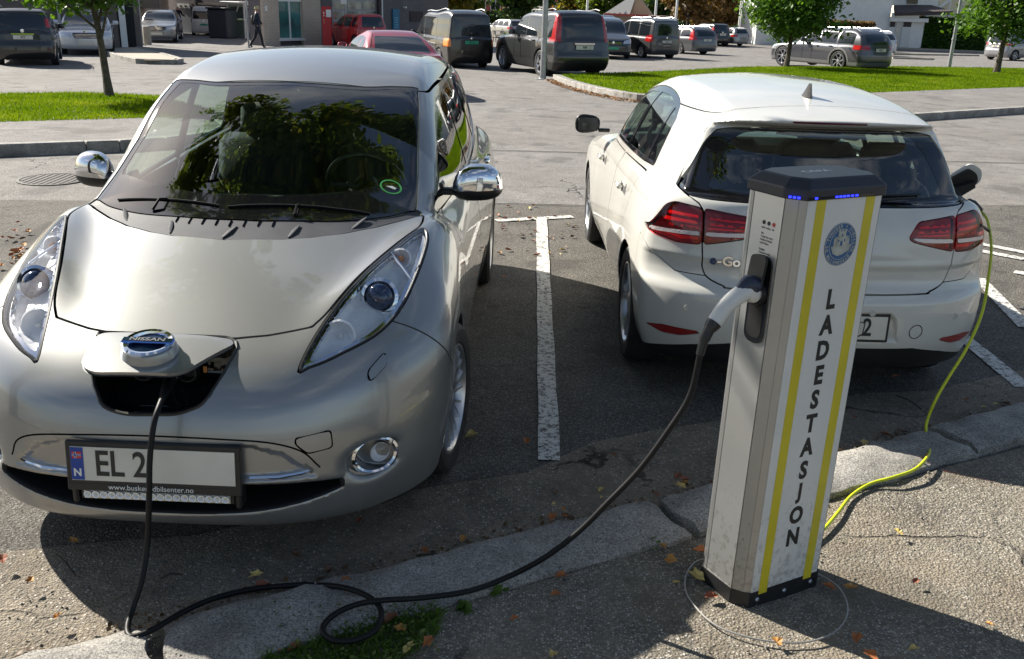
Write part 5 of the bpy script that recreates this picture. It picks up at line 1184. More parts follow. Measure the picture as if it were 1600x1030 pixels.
    for t in (.2, .5, .8):
        b = MB(); b.box((-CHF - .010 + t * .022, CHF * (1 - t) - .000, z1 + .004), (.008, .008, .005), rz=-.8); b.build('status_light', M_led, cap)
    b = MB(); b.box((PW / 2 - .03, -.0125, z1 + .0035), (.26, .002, .006)); b.build('light_strip', M_gloss, cap)
    # socket side (left face): recess with flap, indicator dots, print
    xs = -CHF - .003; yc = (CHF + .014 + CHF + PDp - .016) / 2 - .012
    oval = rpoly([(-.042, -.085), (.042, -.085), (.042, .085), (-.042, .085)], .042, 8)
    def side(x, y, z): return (xs - z, yc - x, y)
    def SP(poly, za, zb, h0, h1, m, nm, par, x0=0.0):
        b = MB(); b.prism(poly, h0, h1, lambda x, y, z: (xs - z, yc + x0 - x, y + (za + zb) / 2)); o = b.build(nm, m, par); fixn(o); return o
    sk2 = SP(rpoly([(-.040, -.135), (.040, -.135), (.040, .135), (-.040, .135)], .036, 8), 1.03, 1.03, .0, .006, M_gloss, 'socket_housing', T)
    SP(rpoly([(-.030, -.118), (.030, -.118), (.030, .02), (-.030, .02)], .028, 8), 1.03, 1.03, .0062, .0075, M_dark, 'socket_recess', sk2)
    b = MB(); b.lathe([(.036, .0), (.036, .016), (.031, .016), (.030, .002), (0, .002)], (xs - .006, yc, 1.05), R=rot('Y', -math.pi / 2), n=28); b.build('socket_ring', M_black, sk2)
    fl = MB(); Rf = rot('Y', math.radians(14)); fp2 = rpoly([(-.031, -.055), (.031, -.055), (.031, .05), (-.031, .05)], .016, 5)
    fl.prism(fp2, 0, .010, lambda x, y, z: (xs - .012 - z - max(0, (.05 - y)) * .12, yc - x, 1.115 + y)); o = fl.build('socket_flap', M_black, sk2); fixn(o)
    for k, m in ((0, M_ink), (1, M_trim), (2, mat('dot_red', (.45, .05, .04), .4))):
        b = MB(); b.lathe([(.0062, 0), (.0062, .001), (0, .001)], (xs, yc + .02 - k * .020, 1.258), R=rot('Y', -math.pi / 2), n=16); b.build('indicator_dot', m, T)
        text('indicator_lettering', ('ladet', 'lading', 'feil')[k], .0075, M_ink, T, (xs - .0008, yc + .02 - k * .020, 1.243), rot('Z', -math.pi / 2) @ R_FRONT, ext=.0002)
    for k, s in enumerate(('No', 'Trykk for start', 'Koble til kabel', 'Lukk luken', '', 'English', 'Connect cable', 'Press to start', 'Close the lid')):
        text('instruction_lettering', s, .0082, M_ink, T, (xs - .0008, yc + .026, 1.226 - k * .0095), rot('Z', -math.pi / 2) @ R_FRONT, ext=.0002, align='LEFT') if s else None
    return xs, yc
PXS, PYC = build_post(post)
post_M = Matrix.LocRotScale(post.location, post.rotation_euler, None)
def pw(x, y, z): q = post_M @ Vector((x, y, z)); return np.array(q)
# ------------------------------------------------------------------ black cable with its plug in the post
M_cable = mat('black_cable', (.008, .008, .009), .5, spec=.25)
M_plugw = mat('plug_grey_white', (.66, .66, .63), .38, noise=.06, nscale=12)
M_navy = mat('plug_navy', (.025, .032, .06), .4)
cable = thing('charging_cable', 'black charging cable looping over the kerb from the silver car to the post', 'cable', (0, 0, 0))
S0 = pw(PXS - .010, PYC, 1.05)                        # mouth of the socket
ddir = pw(PXS - 1.0, PYC, 1.05) - pw(PXS, PYC, 1.05); ddir = ddir / np.linalg.norm(ddir)
def pxz(px, py, t0):   # point on the pixel's ray whose distance along ddir-plane matches: plane through S0 spanned by ddir and z
    n = np.cross(ddir, [0, 0, 1.0]); return at_plane(px, py, S0 + np.array([0, 0, 0]), n)
h0 = S0; h1 = pxz(1163, 456, 0); h2 = pxz(1137, 476, 0); h3 = pxz(1116, 504, 0)
body = crv([S0 + ddir * .005, (S0 + h1) / 2 + [0, 0, .004], h1, h2, h3], 6)
b = MB(); rr = np.interp(np.linspace(0, 1, len(body)), [0, .1, .35, .55, .8, 1], [.027, .029, .028, .025, .022, .021]); b.tube(body, rr, 16, squash=1.15); pl = b.build('plug_handle', M_plugw, cable, True); autosmooth(pl, 60)
b = MB(); tp = body[2:16] + np.array([0, 0, .020]); b.tube(tp, np.interp(np.linspace(0, 1, 14), [0, .2, .6, 1], [.026, .036, .033, .012]), 12, squash=.8); b.build('plug_top_grip', M_navy, pl, True)
for k in (6, 12, 17, 21): q = body[k] + np.array([-.003, -.024 if k < 10 else -.020, -.006]); b = MB(); b.lathe([(.0035, -.002), (.0035, .002), (0, .002)], q, R=rot('X', math.pi / 2), n=10); b.build('screw', M_ink, pl)
dn = body[-1] - body[-2]; dn /= np.linalg.norm(dn)
bt = MB(); e0 = body[-1]; ax = [e0 + dn * .0, e0 + dn * .02, e0 + dn * .040 + [0, 0, -.008], e0 + dn * .055 + [0, 0, -.024], e0 + dn * .064 + [0, 0, -.045]]; bt.tube(crv(ax, 4), np.interp(np.linspace(0, 1, 17), [0, .25, .3, .6, .62, 1], [.024, .020, .0165, .0165, .0135, .012]), 14); bt.build('strain_relief', M_black, cable, True)
def cp_(px, py, z=.012): return at(px, py, z)
# far end at the car: nose port
car_pt = at_y(266, 592, 2.655 + .165)
hang = [at_y(262, 606, 2.655 + .075), at_y(250, 632, 2.655 - .03), at_y(240, 665, 2.655 - .085), at_y(234, 720, 2.655 - .115), at_y(233, 780, 2.655 - .13), at_y(230, 850, 2.655 - .145)]
zg = walk_h
g1 = [cp_(222, 905, .16), cp_(207, 952, .085), cp_(199, 982, .062), cp_(207, 995, .060), cp_(240, 983, .060), cp_(285, 957, .050), cp_(335, 935, .030), cp_(400, 920, .024), cp_(480, 914, .045), cp_(535, 918, .078), cp_(575, 932, .090), cp_(595, 953, .086), cp_(588, 983, .078), cp_(555, 1000, .070), cp_(520, 1000, .068), cp_(504, 984, .074), cp_(520, 962, .080), cp_(556, 945, .086), cp_(600, 938, .104), cp_(660, 934, .082), cp_(730, 924, .080), cp_(790, 903, .080)]
endp = np.array(ax[-1])
up1 = [endp + np.array([0, 0, -.02])]
A0 = cp_(790, 903, .080)
# rise from the kerb to the plug: interpolate depth between the two ends along the pixel path
path = [(850, 872), (905, 830), (950, 785), (1000, 733), (1045, 672), (1078, 618)]
rise = []
for k, (px, py) in enumerate(path):
    t = (k + 1) / (len(path) + 1); n = np.cross(endp - A0, [0, 0, 1.0]); rise.append(at_plane(px, py, A0, n))
full = [car_pt] + hang + g1 + rise + [endp]
full = crv(full, 8); b = MB(); b.tube(full, .0092, 10); b.build('cable_sheath', M_cable, cable, True)
b = MB(); d0 = hang[1] - car_pt; b.tube([car_pt - d0 * .35 + [0, .05, .03], car_pt - d0 * .12 + [0, .02, .012], car_pt + d0 * .02], [.024, .024, .020], 14); b.build('car_plug', M_plugw, cable, True)
b = MB(); P = [car_pt + (hang[1] - car_pt) * t for t in (0, .15, .3, .45, .6, .75, .9)]; b.tube(crv(P, 3), [.021, .022, .019, .021, .0175, .0195, .016, .018, .0145, .0165, .013, .015, .012, .013, .0105, .0115, .0100, .0102, .0095], 14); b.build('car_strain_relief', M_black, cable, True)
# ------------------------------------------------------------------ yellow cable from the white car
M_ycab = mat('yellow_cable', (.55, .60, .02), .38, noise=.1, nscale=12)
ycab = thing('charging_cable', 'thin yellow charging cable hanging from the white car and lying over the kerb', 'cable', (0, 0, 0))
cw_ = golf.matrix_basis @ Vector((.845, .60, 1.00)); c0 = at_y(1533, 330, cw_[1]); c1 = at_y(1520, 322, cw_[1])
ry = [(1543, 345), (1549, 385), (1545, 430), (1534, 490), (1510, 545), (1482, 590), (1462, 625), (1447, 665)]
P = [c0]
Y0 = cw_[1]; E_ = at(1452, 700, .02)
for k, (px, py) in enumerate(ry): P.append(at_y(px, py, (4.66, 4.46, 4.28, 4.14, 4.05, 4.00, 3.97, 3.95)[k]))
P += [at(1452, 695, .05), at(1450, 712, .072), at(1430, 733, .075), at(1395, 746, .070), at(1360, 756, .052), at(1330, 775, .044), at(1310, 800, .043), at(1288, 826, .043), at(1262, 850, .043)]
b = MB(); b.tube(crv(P, 8), .0068, 10); b.build('cable_sheath', M_ycab, ycab, True)
b = MB(); b.tube([c1 + [-.03, 0, .01], c1, c0 + [.0, 0, .004]], [.030, .030, .012], 12); b.build('car_plug', M_black, ycab, True)
b = MB(); b.tube([at_y(1526, 362, P[2][1]), at_y(1533, 352, P[2][1]), P[1] * .6 + P[2] * .4], [.004, .006, .009], 8); b.build('clip', M_black, ycab)
# thin grey ring cable round the foot of the post
b = MB(); P = [at(x, y, .050 if (x > 1300 or y < 900) else .045) for x, y in ((1105, 872), (1085, 880), (1072, 900), (1072, 925), (1088, 950), (1115, 975), (1155, 992), (1210, 1003), (1262, 1003), (1300, 990), (1320, 970), (1324, 945), (1312, 920), (1290, 903), (1272, 895))]
b.tube(crv(P, 6), .0030, 8); o = b.build('wire_ring', mat('grey_wire', (.32, .31, .29), .4, .3), None, True); props(o, 'thin grey wire lying in a ring round the foot of the charging post', 'wire')
# ------------------------------------------------------------------ cars farther off
PAINTS = {}
def fpaint(k, c, metal=.4):
    if k not in PAINTS: PAINTS[k] = paint(k + '_paint', c, metal, .3)
    return PAINTS[k]
M_fglass = mat('far_car_glass', (.012, .016, .02), .05, coat=.6)
M_lampw = mat('far_headlamp', (.6, .62, .65), .12, .4, coat=1.0)
M_fred = mat('far_tail_lamp', (.42, .012, .012), .15, coat=1.0)
M_orange = mat('far_lamp_lit', (.9, .25, .04), .3, coat=.5)
M_green = mat('plate_green', (.03, .35, .20), .4)
def carfn(c):
    L_, H, W_ = c['L'], c['H'], c['W'] / 2; fr, bl = c['hood'], c['belt']
    hood = sp([p[0] for p in fr], [p[1] for p in fr]); roof = sp([p[0] for p in c['roof']], [p[1] for p in c['roof']]); rnd = c.get('rnd', .45); rr_ = c.get('rrnd', .22)
    fb = sp([.15, .35, .55, .7, .9, 1.2], [.10, .0, .0, .05, .22, .5]); rb = c.get('rb') or sp([.15, .3, .5, .7, bl, H], [.12, .0, 0, .03, .06, .35])
    if isinstance(rb, list): rb = sp([p[0] for p in rb], [p[1] for p in rb])
    th = c.get('tumble', .16)
    q = dict(L=L_, P=sp([0, .3 * L_, .7 * L_, L_], [W_ * .94, W_, W_, W_ * .94]), Sz=sp([.15, .35, .6, bl - .05, bl + .1], [.94, .98, 1, .965, .90]), hood=hood, hdrop=lambda u, v: .06 * (v / W_) ** 2.4,
        Uf=lambda v, z: fb(z) + rnd * (v / W_) ** 3.4, Ub=lambda v, z: L_ - rr_ * (v / W_) ** 4 - rb(z), zb=lambda u: .20 + 0 * u, Wc=sp([bl - .2, bl, (bl + H) / 2, H - .08, H + .05], [W_ * .95, W_ * .93, W_ * .93 - th * .45, W_ * .93 - th, W_ * .93 - th - .08]),
        Pc=sp([.2 * L_, .4 * L_, .8 * L_, L_], [.92, 1, .99, .94]), Zc=lambda u, v: roof(u - .15 * (v / W_) ** 2 * np.clip((.5 * L_ - u) / .6, 0, 1)) - .05 * (v / W_) ** 2, Ucb=lambda v, z: L_ - .02 - rr_ * .7 * (v / W_) ** 3 - rb(z),
        wheels=[(c['fo'], c['wr']), (c['fo'] + c['wb'], c['wr'])], wr=c['wr'] + .035, wv=W_ - .27, ks=.10, kf=.07, kc=.07, kj=.04)
    return body_fn(q), q, roof
def far_car(c, label, px, py, th, anchor='rear', name='parked_car', group='cars standing in the far car park', scale=1.0, pos=None, h=.042, dz=0.0):
    P = at(px, py) if pos is None else np.array([pos[0], pos[1], float(gz(0, pos[1]))])
    th = math.radians(th); L_, W_, H, bl = c['L'], c['W'] / 2, c['H'], c['belt']
    d = np.array([math.sin(th), math.cos(th), 0])       # towards the car's front; local y runs front->back, so local +y = -d
    front = P + d * L_ * scale if anchor == 'rear' else P
    T = thing(name, label, 'car', (front[0], front[1], float(gz(0, (front + P)[1] / 2)) + dz), math.pi - th, group); T.scale = (scale,) * 3
    # local x (v) : right-hand side when looking from the front towards the back
    F, q, roof = carfn(c); M = shell(F, (-.1, 0, .15), (L_ + .1, W_ + .12, H + .12), h); pm = c['paint']
    hi = lambda u: roof(u)
    def wellg(V, N):
        g = np.full(len(V), 9.0)
        for wu, wz in q['wheels']: g = np.minimum(g, np.maximum(np.sqrt((V[:, 0] - wu) ** 2 + (V[:, 2] - wz) ** 2) - (q['wr'] + .006), q['wv'] - .03 - np.abs(V[:, 1])))
        return g
    W2, M = split(M, wellg, 0.0); wells(W2, T, L_)
    if 'clad' in c:
        K, M = split(M, lambda V, N: np.minimum(V[:, 2] - c['clad'][0], np.minimum(*[np.maximum(np.sqrt((V[:, 0] - wu) ** 2 + (V[:, 2] - wz) ** 2) - (q['wr'] + .085), W_ - .12 - np.abs(V[:, 1])) for wu, wz in q['wheels']]) if c['clad'][1] else 9.0), 0.0); P_('lower_cladding', off(K, .006), c['clad'][2], T, rimmed=False)
    w0, w1 = c['wscr']; r0, r1 = c['rglass']          # windscreen u range, rear glass z range
    ws, M = split(M, lambda V, N: np.maximum.reduce([bl + .02 - V[:, 2], V[:, 2] - (H - .07), .28 + N[:, 0], np.abs(V[:, 1]) - (W_ * .93 - .10 - .5 * q['Wc'](bl) + .5 * q['Wc'](V[:, 2])), w0 - V[:, 0], V[:, 0] - w1]), 0.0); P_('windscreen', off(ws, .002), M_fglass, T, rimmed=False)
    def sideg(a, b_):
        return lambda V, N: np.maximum.reduce([c.get('wz', bl + .02) + c.get('rise', 0) * (V[:, 0] - L_ / 2) - V[:, 2], V[:, 2] - (hi(V[:, 0]) - c.get('rail', .13)), .5 - np.abs(N[:, 1]), a - V[:, 0] - .0 * V[:, 2] + c.get('slant', 0) * (V[:, 2] - bl), V[:, 0] - b_ + c.get('dslant', 0) * (V[:, 2] - bl), .3 - np.abs(V[:, 1])])
    for i, (a, b_) in enumerate(c['win']):
        sg, M = split(M, sideg(a, b_), 0.0)
        for hh in halves(sg):
            if len(hh[2]): P_('side_window', off(hh, .002), M_fglass, T, rimmed=False)
    rp2 = rpoly([(-W_, r0), (c['rw'][0], r0), (c['rw'][1], r1), (-W_, r1)], .05)
    rg, M = split(M, lambda V, N: np.maximum(poly_sd(rp2, np.abs(V[:, 1]), V[:, 2]), .25 - N[:, 0]), 0.0); P_('rear_window', off(rg, .002), M_fglass, T, rimmed=False)
    for lp in c.get('tail', []):
        L2, M = split(M, lambda V, N: np.maximum(poly_sd(np.array(lp), np.abs(V[:, 1]), V[:, 2]), L_ - .55 - V[:, 0]), 0.0)
        for hh in halves(L2):
            if len(hh[2]): P_('tail_lamp', off(hh, .006), c.get('tailm', M_fred), T, rimmed=False)
    for lp in c.get('head', []):
        L2, M = split(M, lambda V, N: np.maximum(poly_sd(np.array(lp), np.abs(V[:, 1]), V[:, 2]), V[:, 0] - .75), 0.0)
        for hh in halves(L2):
            if len(hh[2]): P_('headlight', off(hh, .006), M_lampw, T, rimmed=False)
    if 'grille' in c:
        L2, M = split(M, lambda V, N: np.maximum(poly_sd(rpoly(c['grille'], .03), np.abs(V[:, 1]), V[:, 2]), V[:, 0] - .5), 0.0); gr = P_('grille', off(L2, -.008), M_gloss, T, rimmed=False)
        zs = [p[1] for p in c['grille']]; wd = max(p[0] for p in c['grille'])
        for k in range(3): z = min(zs) + (max(zs) - min(zs)) * (k + 1) / 4; b = MB(); b.box((0, -.012 + (.04 if z > .6 else 0), z), (wd * 1.8, .02, .014)); b.build('grille_bar', M_chrome, gr or T)
    P_('body', M, pm, T, rimmed=False)
    for wu, wz in q['wheels']:
        for s_ in (1, -1): wheel(T, s_ * (W_ - .115), wu, wz, s_, c['wr'], .215, c.get('rim', c['wr'] * .68), c.get('style', 'five'))
    for s_ in (1, -1):
        b = MB(); b.box((s_ * (W_ + .10), c['wscr'][0] + .62, bl + .08), (.20, .10, .15), bev=.035); b.box((s_ * (W_ - .02), c['wscr'][0] + .60, bl + .03), (.12, .05, .04)); o = b.build('wing_mirror', c.get('mirr', pm), T, True); autosmooth(o, 50)
        for yy in c.get('handle', [L_ * .47, L_ * .68]): b = MB(); b.box((s_ * (W_ - .005), yy, bl - .09), (.03, .19, .03), bev=.008); b.build('door_handle', c.get('hm', pm), T)
        for yy in c.get('doors', [w0 + .55, L_ * .50, L_ * .745]):
            b = MB(); zz = np.linspace(.32, bl, 6); b.tube([(s_ * (float(q['P'](yy) * q['Sz'](z_)) + .001), yy, z_) for z_ in zz], .005, 4); b.build('door_gap', M_gapd, T)
        if c.get('rails'):
            b = MB(); us = np.linspace(w1 + .15, L_ - .5, 8); b.tube([(s_ * (float(q['Wc'](H - .04)) - .03), u, float(roof(u)) + (.035 if 0 < k < 7 else .02)) for k, u in enumerate(us)], .017, 6); b.build('roof_rail', c['rails'], T, True)
    # plates
    pm_ = c.get('pm', M_plate)
    if c.get('rp'): b = MB(); b.box((0, L_ + .004 - c['rp'][1], c['rp'][0]), (.52, .02, .115)); o = b.build('rear_plate', pm_, T); text('lettering', c.get('txt', 'EL 2'), .10, M_ink, o, (0, L_ + .0165 - c['rp'][1], c['rp'][0]), rot('Z', math.pi) @ R_FRONT, bold=.002)
    if c.get('fpz'): b = MB(); b.box((0, -.012, c['fpz']), (.52, .02, .11)); b.build('front_plate', pm_, T)
    if c.get('strip'): b = MB(); b.box((0, L_ - c['strip'][1], c['strip'][0]), (.60, .03, .035)); b.build('tailgate_strip', c['strip'][2], T)
    if c.get('emb'): b = MB(); b.lathe([(.055, 0), (.05, .02), (0, .024)], (0, L_ - c['emb'][1], c['emb'][0]), 'y', 18); b.build('badge', M_chrome, T, True)
    if c.get('femb'): b = MB(); b.lathe([(.06, .03), (.055, -.012), (0, -.016)], (0, c['femb'][1], c['femb'][0]), 'y', 18); b.build('badge', M_chrome, T, True)
    b = MB(); b.box((0, L_ * .5, .30), (W_ * 1.5, L_ * .8, .10)); b.build('chassis', M_dark, T)
    return T
def pal(k, c, m=.4): return fpaint(k, c, m)
SUV = dict(L=4.46, H=1.68, W=1.77, belt=1.03, fo=.86, wb=2.63, wr=.35, hood=[(0, .80), (.3, .92), (.9, 1.02), (1.4, 1.06), (4.46, 1.03)], roof=[(.9, .98), (1.25, 1.10), (1.95, 1.58), (2.3, 1.66), (3.2, 1.68), (4.2, 1.62), (4.35, 1.5), (4.5, 1.1)], rb=[(.15, .25), (.35, .06), (.55, .0), (.70, .04), (1.0, .10), (1.6, .26), (1.7, .32)], tumble=.12, rnd=.30, rrnd=.16, wscr=(1.2, 2.25), rglass=(1.07, 1.56), rw=(.62, .56), win=[(1.62, 2.40), (2.48, 3.30), (3.40, 4.02)], tail=[[(.655, .95), (.90, .95), (.78, 1.62), (.595, 1.62)]], head=[[(.5, .72), (.85, .74), (.80, .86), (.5, .82)]], rp=(.82, .03), strip=(.91, .04, M_chrome), style='five', paint=None, rails=M_black)
far_car(dict(SUV, paint=pal('dark_grey', (.030, .032, .036)), clad=(.42, True, M_black), txt='NF'), 'dark grey four-by-four with tall red tail lamps standing beside the steel lamp post', 912, 122, -24, scale=1.13)
VAN = dict(L=4.89, H=1.95, W=1.90, belt=1.10, fo=.90, wb=3.0, wr=.34, hood=[(0, .82), (.3, .98), (.8, 1.10), (1.2, 1.15), (4.89, 1.12)], roof=[(.6, 1.05), (.9, 1.2), (1.6, 1.78), (2.0, 1.92), (3, 1.95), (4.7, 1.93), (4.85, 1.85), (5, 1.6)], rb=[(.15, .12), (.35, .02), (.5, .0), (1.0, .02), (1.8, .10), (2.0, .14)], tumble=.13, rnd=.3, rrnd=.10, wscr=(.8, 1.95), rglass=(1.12, 1.76), rw=(.76, .70), win=[(1.30, 2.10), (2.2, 3.45), (3.55, 4.60)], tail=[[(.80, .80), (1, .80), (1, 1.08), (.80, 1.08)]], rp=(.95, .02), emb=(1.10, .02), pm=M_green, style='steel', rails=M_alu, handle=[2.0, 2.3])
far_car(dict(VAN, paint=pal('black_grey', (.016, .015, .015)), tailm=M_orange), 'black passenger van with lit tail lamps, green plate and silver roof bars', 737, 107, -25, scale=.92)
MPV = dict(L=4.08, H=1.62, W=1.73, belt=1.0, fo=.80, wb=2.54, wr=.32, hood=[(0, .75), (.3, .88), (.8, 1.02), (1.2, 1.05), (4.08, 1.0)], roof=[(.6, .95), (.9, 1.08), (1.6, 1.50), (2.1, 1.61), (3, 1.62), (3.8, 1.55), (3.95, 1.45), (4.1, 1.1)], rb=[(.15, .14), (.35, .01), (.55, .0), (.75, .05), (1.0, .08), (1.6, .26)], tumble=.15, rnd=.35, rrnd=.20, wscr=(.85, 1.95), rglass=(1.03, 1.50), rw=(.60, .53), win=[(1.30, 2.1), (2.18, 2.95), (3.03, 3.6)], tail=[[(.64, 1.12), (.9, 1.12), (.8, 1.36), (.62, 1.36)]], rp=(.84, .02), strip=(.93, .03, M_chrome), emb=(1.02, .06), style='five')
far_car(dict(MPV, paint=pal('black', (.010, .010, .012)), rails=M_alu, txt='AT'), 'black compact people carrier with round reflectors at the far left edge', 42, 103, -23, scale=.95)
CIT = None
SAL = dict(L=4.6, H=1.45, W=1.77, belt=.95, fo=.80, wb=2.76, wr=.32, hood=[(0, .68), (.25, .80), (.8, .90), (1.5, .97), (3.6, .98), (4.3, .99), (4.6, .93)], roof=[(1.1, .88), (1.5, 1.05), (2.1, 1.36), (2.6, 1.445), (3.1, 1.44), (3.6, 1.30), (4.1, 1.0), (4.4, .85)], tumble=.20, rnd=.40, rrnd=.25, wscr=(1.3, 2.5), rglass=(1.0, 1.32), rw=(.58, .48), win=[(1.95, 2.65), (2.73, 3.5)], tail=[[(.55, .74), (.95, .74), (.9, .92), (.55, .90)]], head=[[(.45, .60), (.95, .62), (.9, .78), (.50, .74)]], grille=[(-.4, .56), (.36, .56), (.42, .74), (-.4, .74)], fpz=.42, rp=(.8, .02), style='five')
far_car(dict(SAL, paint=pal('white_silver', (.62, .63, .66), .2), femb=(.80, .02), hm=M_chrome), 'white saloon facing the camera behind the young maple on the left', 137, 87, 158, anchor='front')
EST = dict(SAL, L=4.75, roof=[(1.1, .88), (1.5, 1.05), (2.1, 1.36), (2.6, 1.45), (3.4, 1.45), (4.3, 1.38), (4.5, 1.25), (4.75, .95)], rb=[(.15, .12), (.35, .01), (.55, .0), (.75, .03), (.95, .07), (1.4, .34)], rglass=(1.0, 1.34), rw=(.62, .52), win=[(1.95, 2.62), (2.70, 3.45), (3.53, 4.25)])
far_car(dict(EST, L=4.57, H=1.46, paint=pal('grey_silver', (.22, .23, .25)), femb=(.76, .02)), 'grey family car nosing out from behind the brick wall on the left', 246, 67, 166, anchor='front')
far_car(dict(VAN, L=4.78, H=1.96, W=1.9, paint=pal('van_white', (.60, .59, .55), 0.0), rails=None, rglass=(1.18, 1.72), tail=[[(.82, .95), (1, .95), (1, 1.62), (.80, 1.62)]], emb=(1.02, .02), rp=(.80, .0)), 'white van parked in the yard in front of the grey doors', 320, 56, -12, scale=.86)
far_car(dict(MPV, L=3.7, H=1.59, W=1.68, paint=pal('bright_red', (.50, .012, .014), 0.0), wb=2.36, rails=None, roof=[(.6, .95), (.9, 1.06), (1.5, 1.46), (1.9, 1.57), (2.8, 1.59), (3.5, 1.52), (3.6, 1.42), (3.72, 1.1)], win=[(1.20, 1.95), (2.03, 2.75), (2.83, 3.2)], strip=None, tail=[[(.66, .95), (.9, .95), (.86, 1.25), (.66, 1.25)]]), 'bright red small car standing by the garage door and red pillar', 586, 77, -38, scale=1.0)
COU = dict(SAL, L=4.35, H=1.36, W=1.76, belt=.90, roof=[(1.1, .84), (1.5, 1.0), (2.1, 1.30), (2.5, 1.36), (2.9, 1.34), (3.5, 1.14), (3.9, .93), (4.2, .8)], hood=[(0, .62), (.25, .74), (.8, .86), (1.5, .92), (3.4, .93), (4.0, .95), (4.35, .90)], rglass=(.92, 1.25), rw=(.62, .50), win=[(1.9, 2.75), (2.83, 3.25)], tumble=.26, rails=None, wz=.93, wb=2.6)
far_car(dict(COU, paint=pal('dark_red', (.30, .012, .02), .35)), 'dark red coupe behind the roof of the silver hatchback', 0, 0, -20, pos=(-2.32, 20.4))
far_car(dict(MPV, L=4.63, H=1.72, W=1.8, wb=2.84, paint=pal('blue_black', (.018, .024, .036)), fo=.9, wr=.33, roof=[(.6, .95), (1.0, 1.1), (1.8, 1.60), (2.3, 1.71), (3.4, 1.72), (4.4, 1.62), (4.5, 1.5), (4.6, 1.2)], grille=[(-.4, .62), (.34, .62), (.40, .76), (-.4, .76)], head=[[(.44, .66), (.95, .70), (.9, .88), (.52, .80)]], pm=M_green, fpz=.48, femb=(.72, .0), win=[(1.4, 2.3), (2.4, 3.3), (3.4, 4.1)], wscr=(1.0, 2.2)), 'dark blue people carrier facing the camera half hidden by the dark four-by-four', 957, 93, 176, anchor='front', scale=1.0)
far_car(dict(VAN, L=4.4, H=1.80, W=1.8, wb=2.68, belt=1.03, wr=.32, paint=pal('slate', (.075, .078, .085)), roof=[(.7, 1.0), (1.1, 1.15), (1.8, 1.66), (2.2, 1.78), (3, 1.80), (4.2, 1.77), (4.35, 1.7), (4.5, 1.4)], hood=[(0, .78), (.3, .90), (.8, 1.02), (1.2, 1.06), (4.4, 1.04)], rglass=(1.08, 1.60), rw=(.66, .62), win=[(1.5, 2.25), (2.35, 3.15), (3.25, 4.05)], wscr=(1.0, 2.1), tail=[[(.72, .80), (1, .80), (1, 1.10), (.72, 1.10)]], emb=(.98, .03), rp=(.80, .0), pm=M_plate), 'slate grey high-roofed van-like car in the row right of the dark four-by-four', 1040, 92, -27)
far_car(dict(EST, L=4.82, W=1.86, H=1.50, paint=pal('mid_grey', (.10, .105, .115)), tail=[[(.66, .80), (1, .80), (1, 1.12), (.80, 1.40), (.66, 1.40), (.74, 1.05)]], rails=M_alu), 'mid grey estate car with tall red tail lamps, third in the row', 1104, 86, -30)
far_car(dict(MPV, paint=pal('black', (.010, .010, .012))), 'black small car showing beside the foliage of the middle maple', 1128, 73, -25, scale=.95)
far_car(dict(EST, paint=pal('pale_silver', (.35, .35, .34))), 'pale silver car partly hidden by the foliage of the middle maple', 1160, 73, -30, scale=.9)
far_car(dict(EST, paint=pal('pale_silver', (.35, .35, .34))), 'pale car whose roof shows above the slate grey one', 975, 80, -27, scale=1.05)
AUD = dict(EST, L=4.93, W=1.86, H=1.50, belt=.97, wb=2.83, fo=.95, wr=.36, rim=.262, paint=pal('blue_grey', (.060, .064, .080)), clad=(.36, True, mat('grey_cladding', (.20, .20, .20), .4, .3)), rails=M_alu, style='turbine', tail=[[(.50, .80), (1, .80), (1, .96), (.52, .96)]], win=[(2.0, 2.70), (2.78, 3.55), (3.63, 4.35)], wscr=(1.45, 2.6), rp=(.80, .02), txt='DK 2')
AUD['roof'] = [(1.2, .88), (1.6, 1.05), (2.2, 1.38), (2.7, 1.49), (3.5, 1.49), (4.4, 1.42), (4.65, 1.25), (4.93, .95)]
far_car(AUD, 'blue grey estate car with grey wheel arches under the middle maple', 1372, 113, -30, scale=1.10)
far_car(dict(EST, paint=pal('off_white_far', (.6, .6, .6), 0.0), rails=M_alu, H=1.52), 'white estate car behind the blue grey one', 1388, 88, -27, scale=1.0)
far_car(dict(MPV, L=4.2, H=1.58, W=1.76, wb=2.58, paint=pal('silver_far', (.30, .30, .31)), tail=[[(.56, .90), (1, .90), (1, 1.02), (.56, 1.02)]]), 'silver hatchback parked in front of the hedge at the right edge', 1551, 94, 62)
far_car(dict(EST, paint=pal('pale_silver', (.35, .35, .34))), 'silver car beside the picnic table in the background', 812, 62, -30, scale=.95)
# ------------------------------------------------------------------ buildings
def brickmat(name, c, c2, sc=3.0):
    m, t, b = newmat(name); N = t.nodes.new; L = t.links.new; tc = N('ShaderNodeTexCoord'); mp_ = N('ShaderNodeMapping'); mp_.inputs['Rotation'].default_value = (math.pi / 2, 0, 0); L(tc.outputs['Object'], mp_.inputs[0])
    k = N('ShaderNodeTexBrick'); k.inputs['Color1'].default_value = c + (1,); k.inputs['Color2'].default_value = c2 + (1,); k.inputs['Mortar'].default_value = tuple(x * .6 for x in c) + (1,); k.inputs['Scale'].default_value = sc; k.inputs['Mortar Size'].default_value = .018; L(mp_.outputs[0], k.inputs['Vector'])
    n = N('ShaderNodeTexNoise'); n.inputs['Scale'].default_value = .7; n.inputs['Detail'].default_value = 6; L(tc.outputs['Object'], n.inputs[0]); r = N('ShaderNodeMapRange'); r.inputs['To Min'].default_value = .75; r.inputs['To Max'].default_value = 1.2; L(n.outputs['Fac'], r.inputs['Value'])
    s = N('ShaderNodeVectorMath'); s.operation = 'SCALE'; L(k.outputs['Color'], s.inputs[0]); L(r.outputs[0], s.inputs['Scale']); L(s.outputs[0], b.inputs['Base Color']); setp(b, Roughness=.85); return m
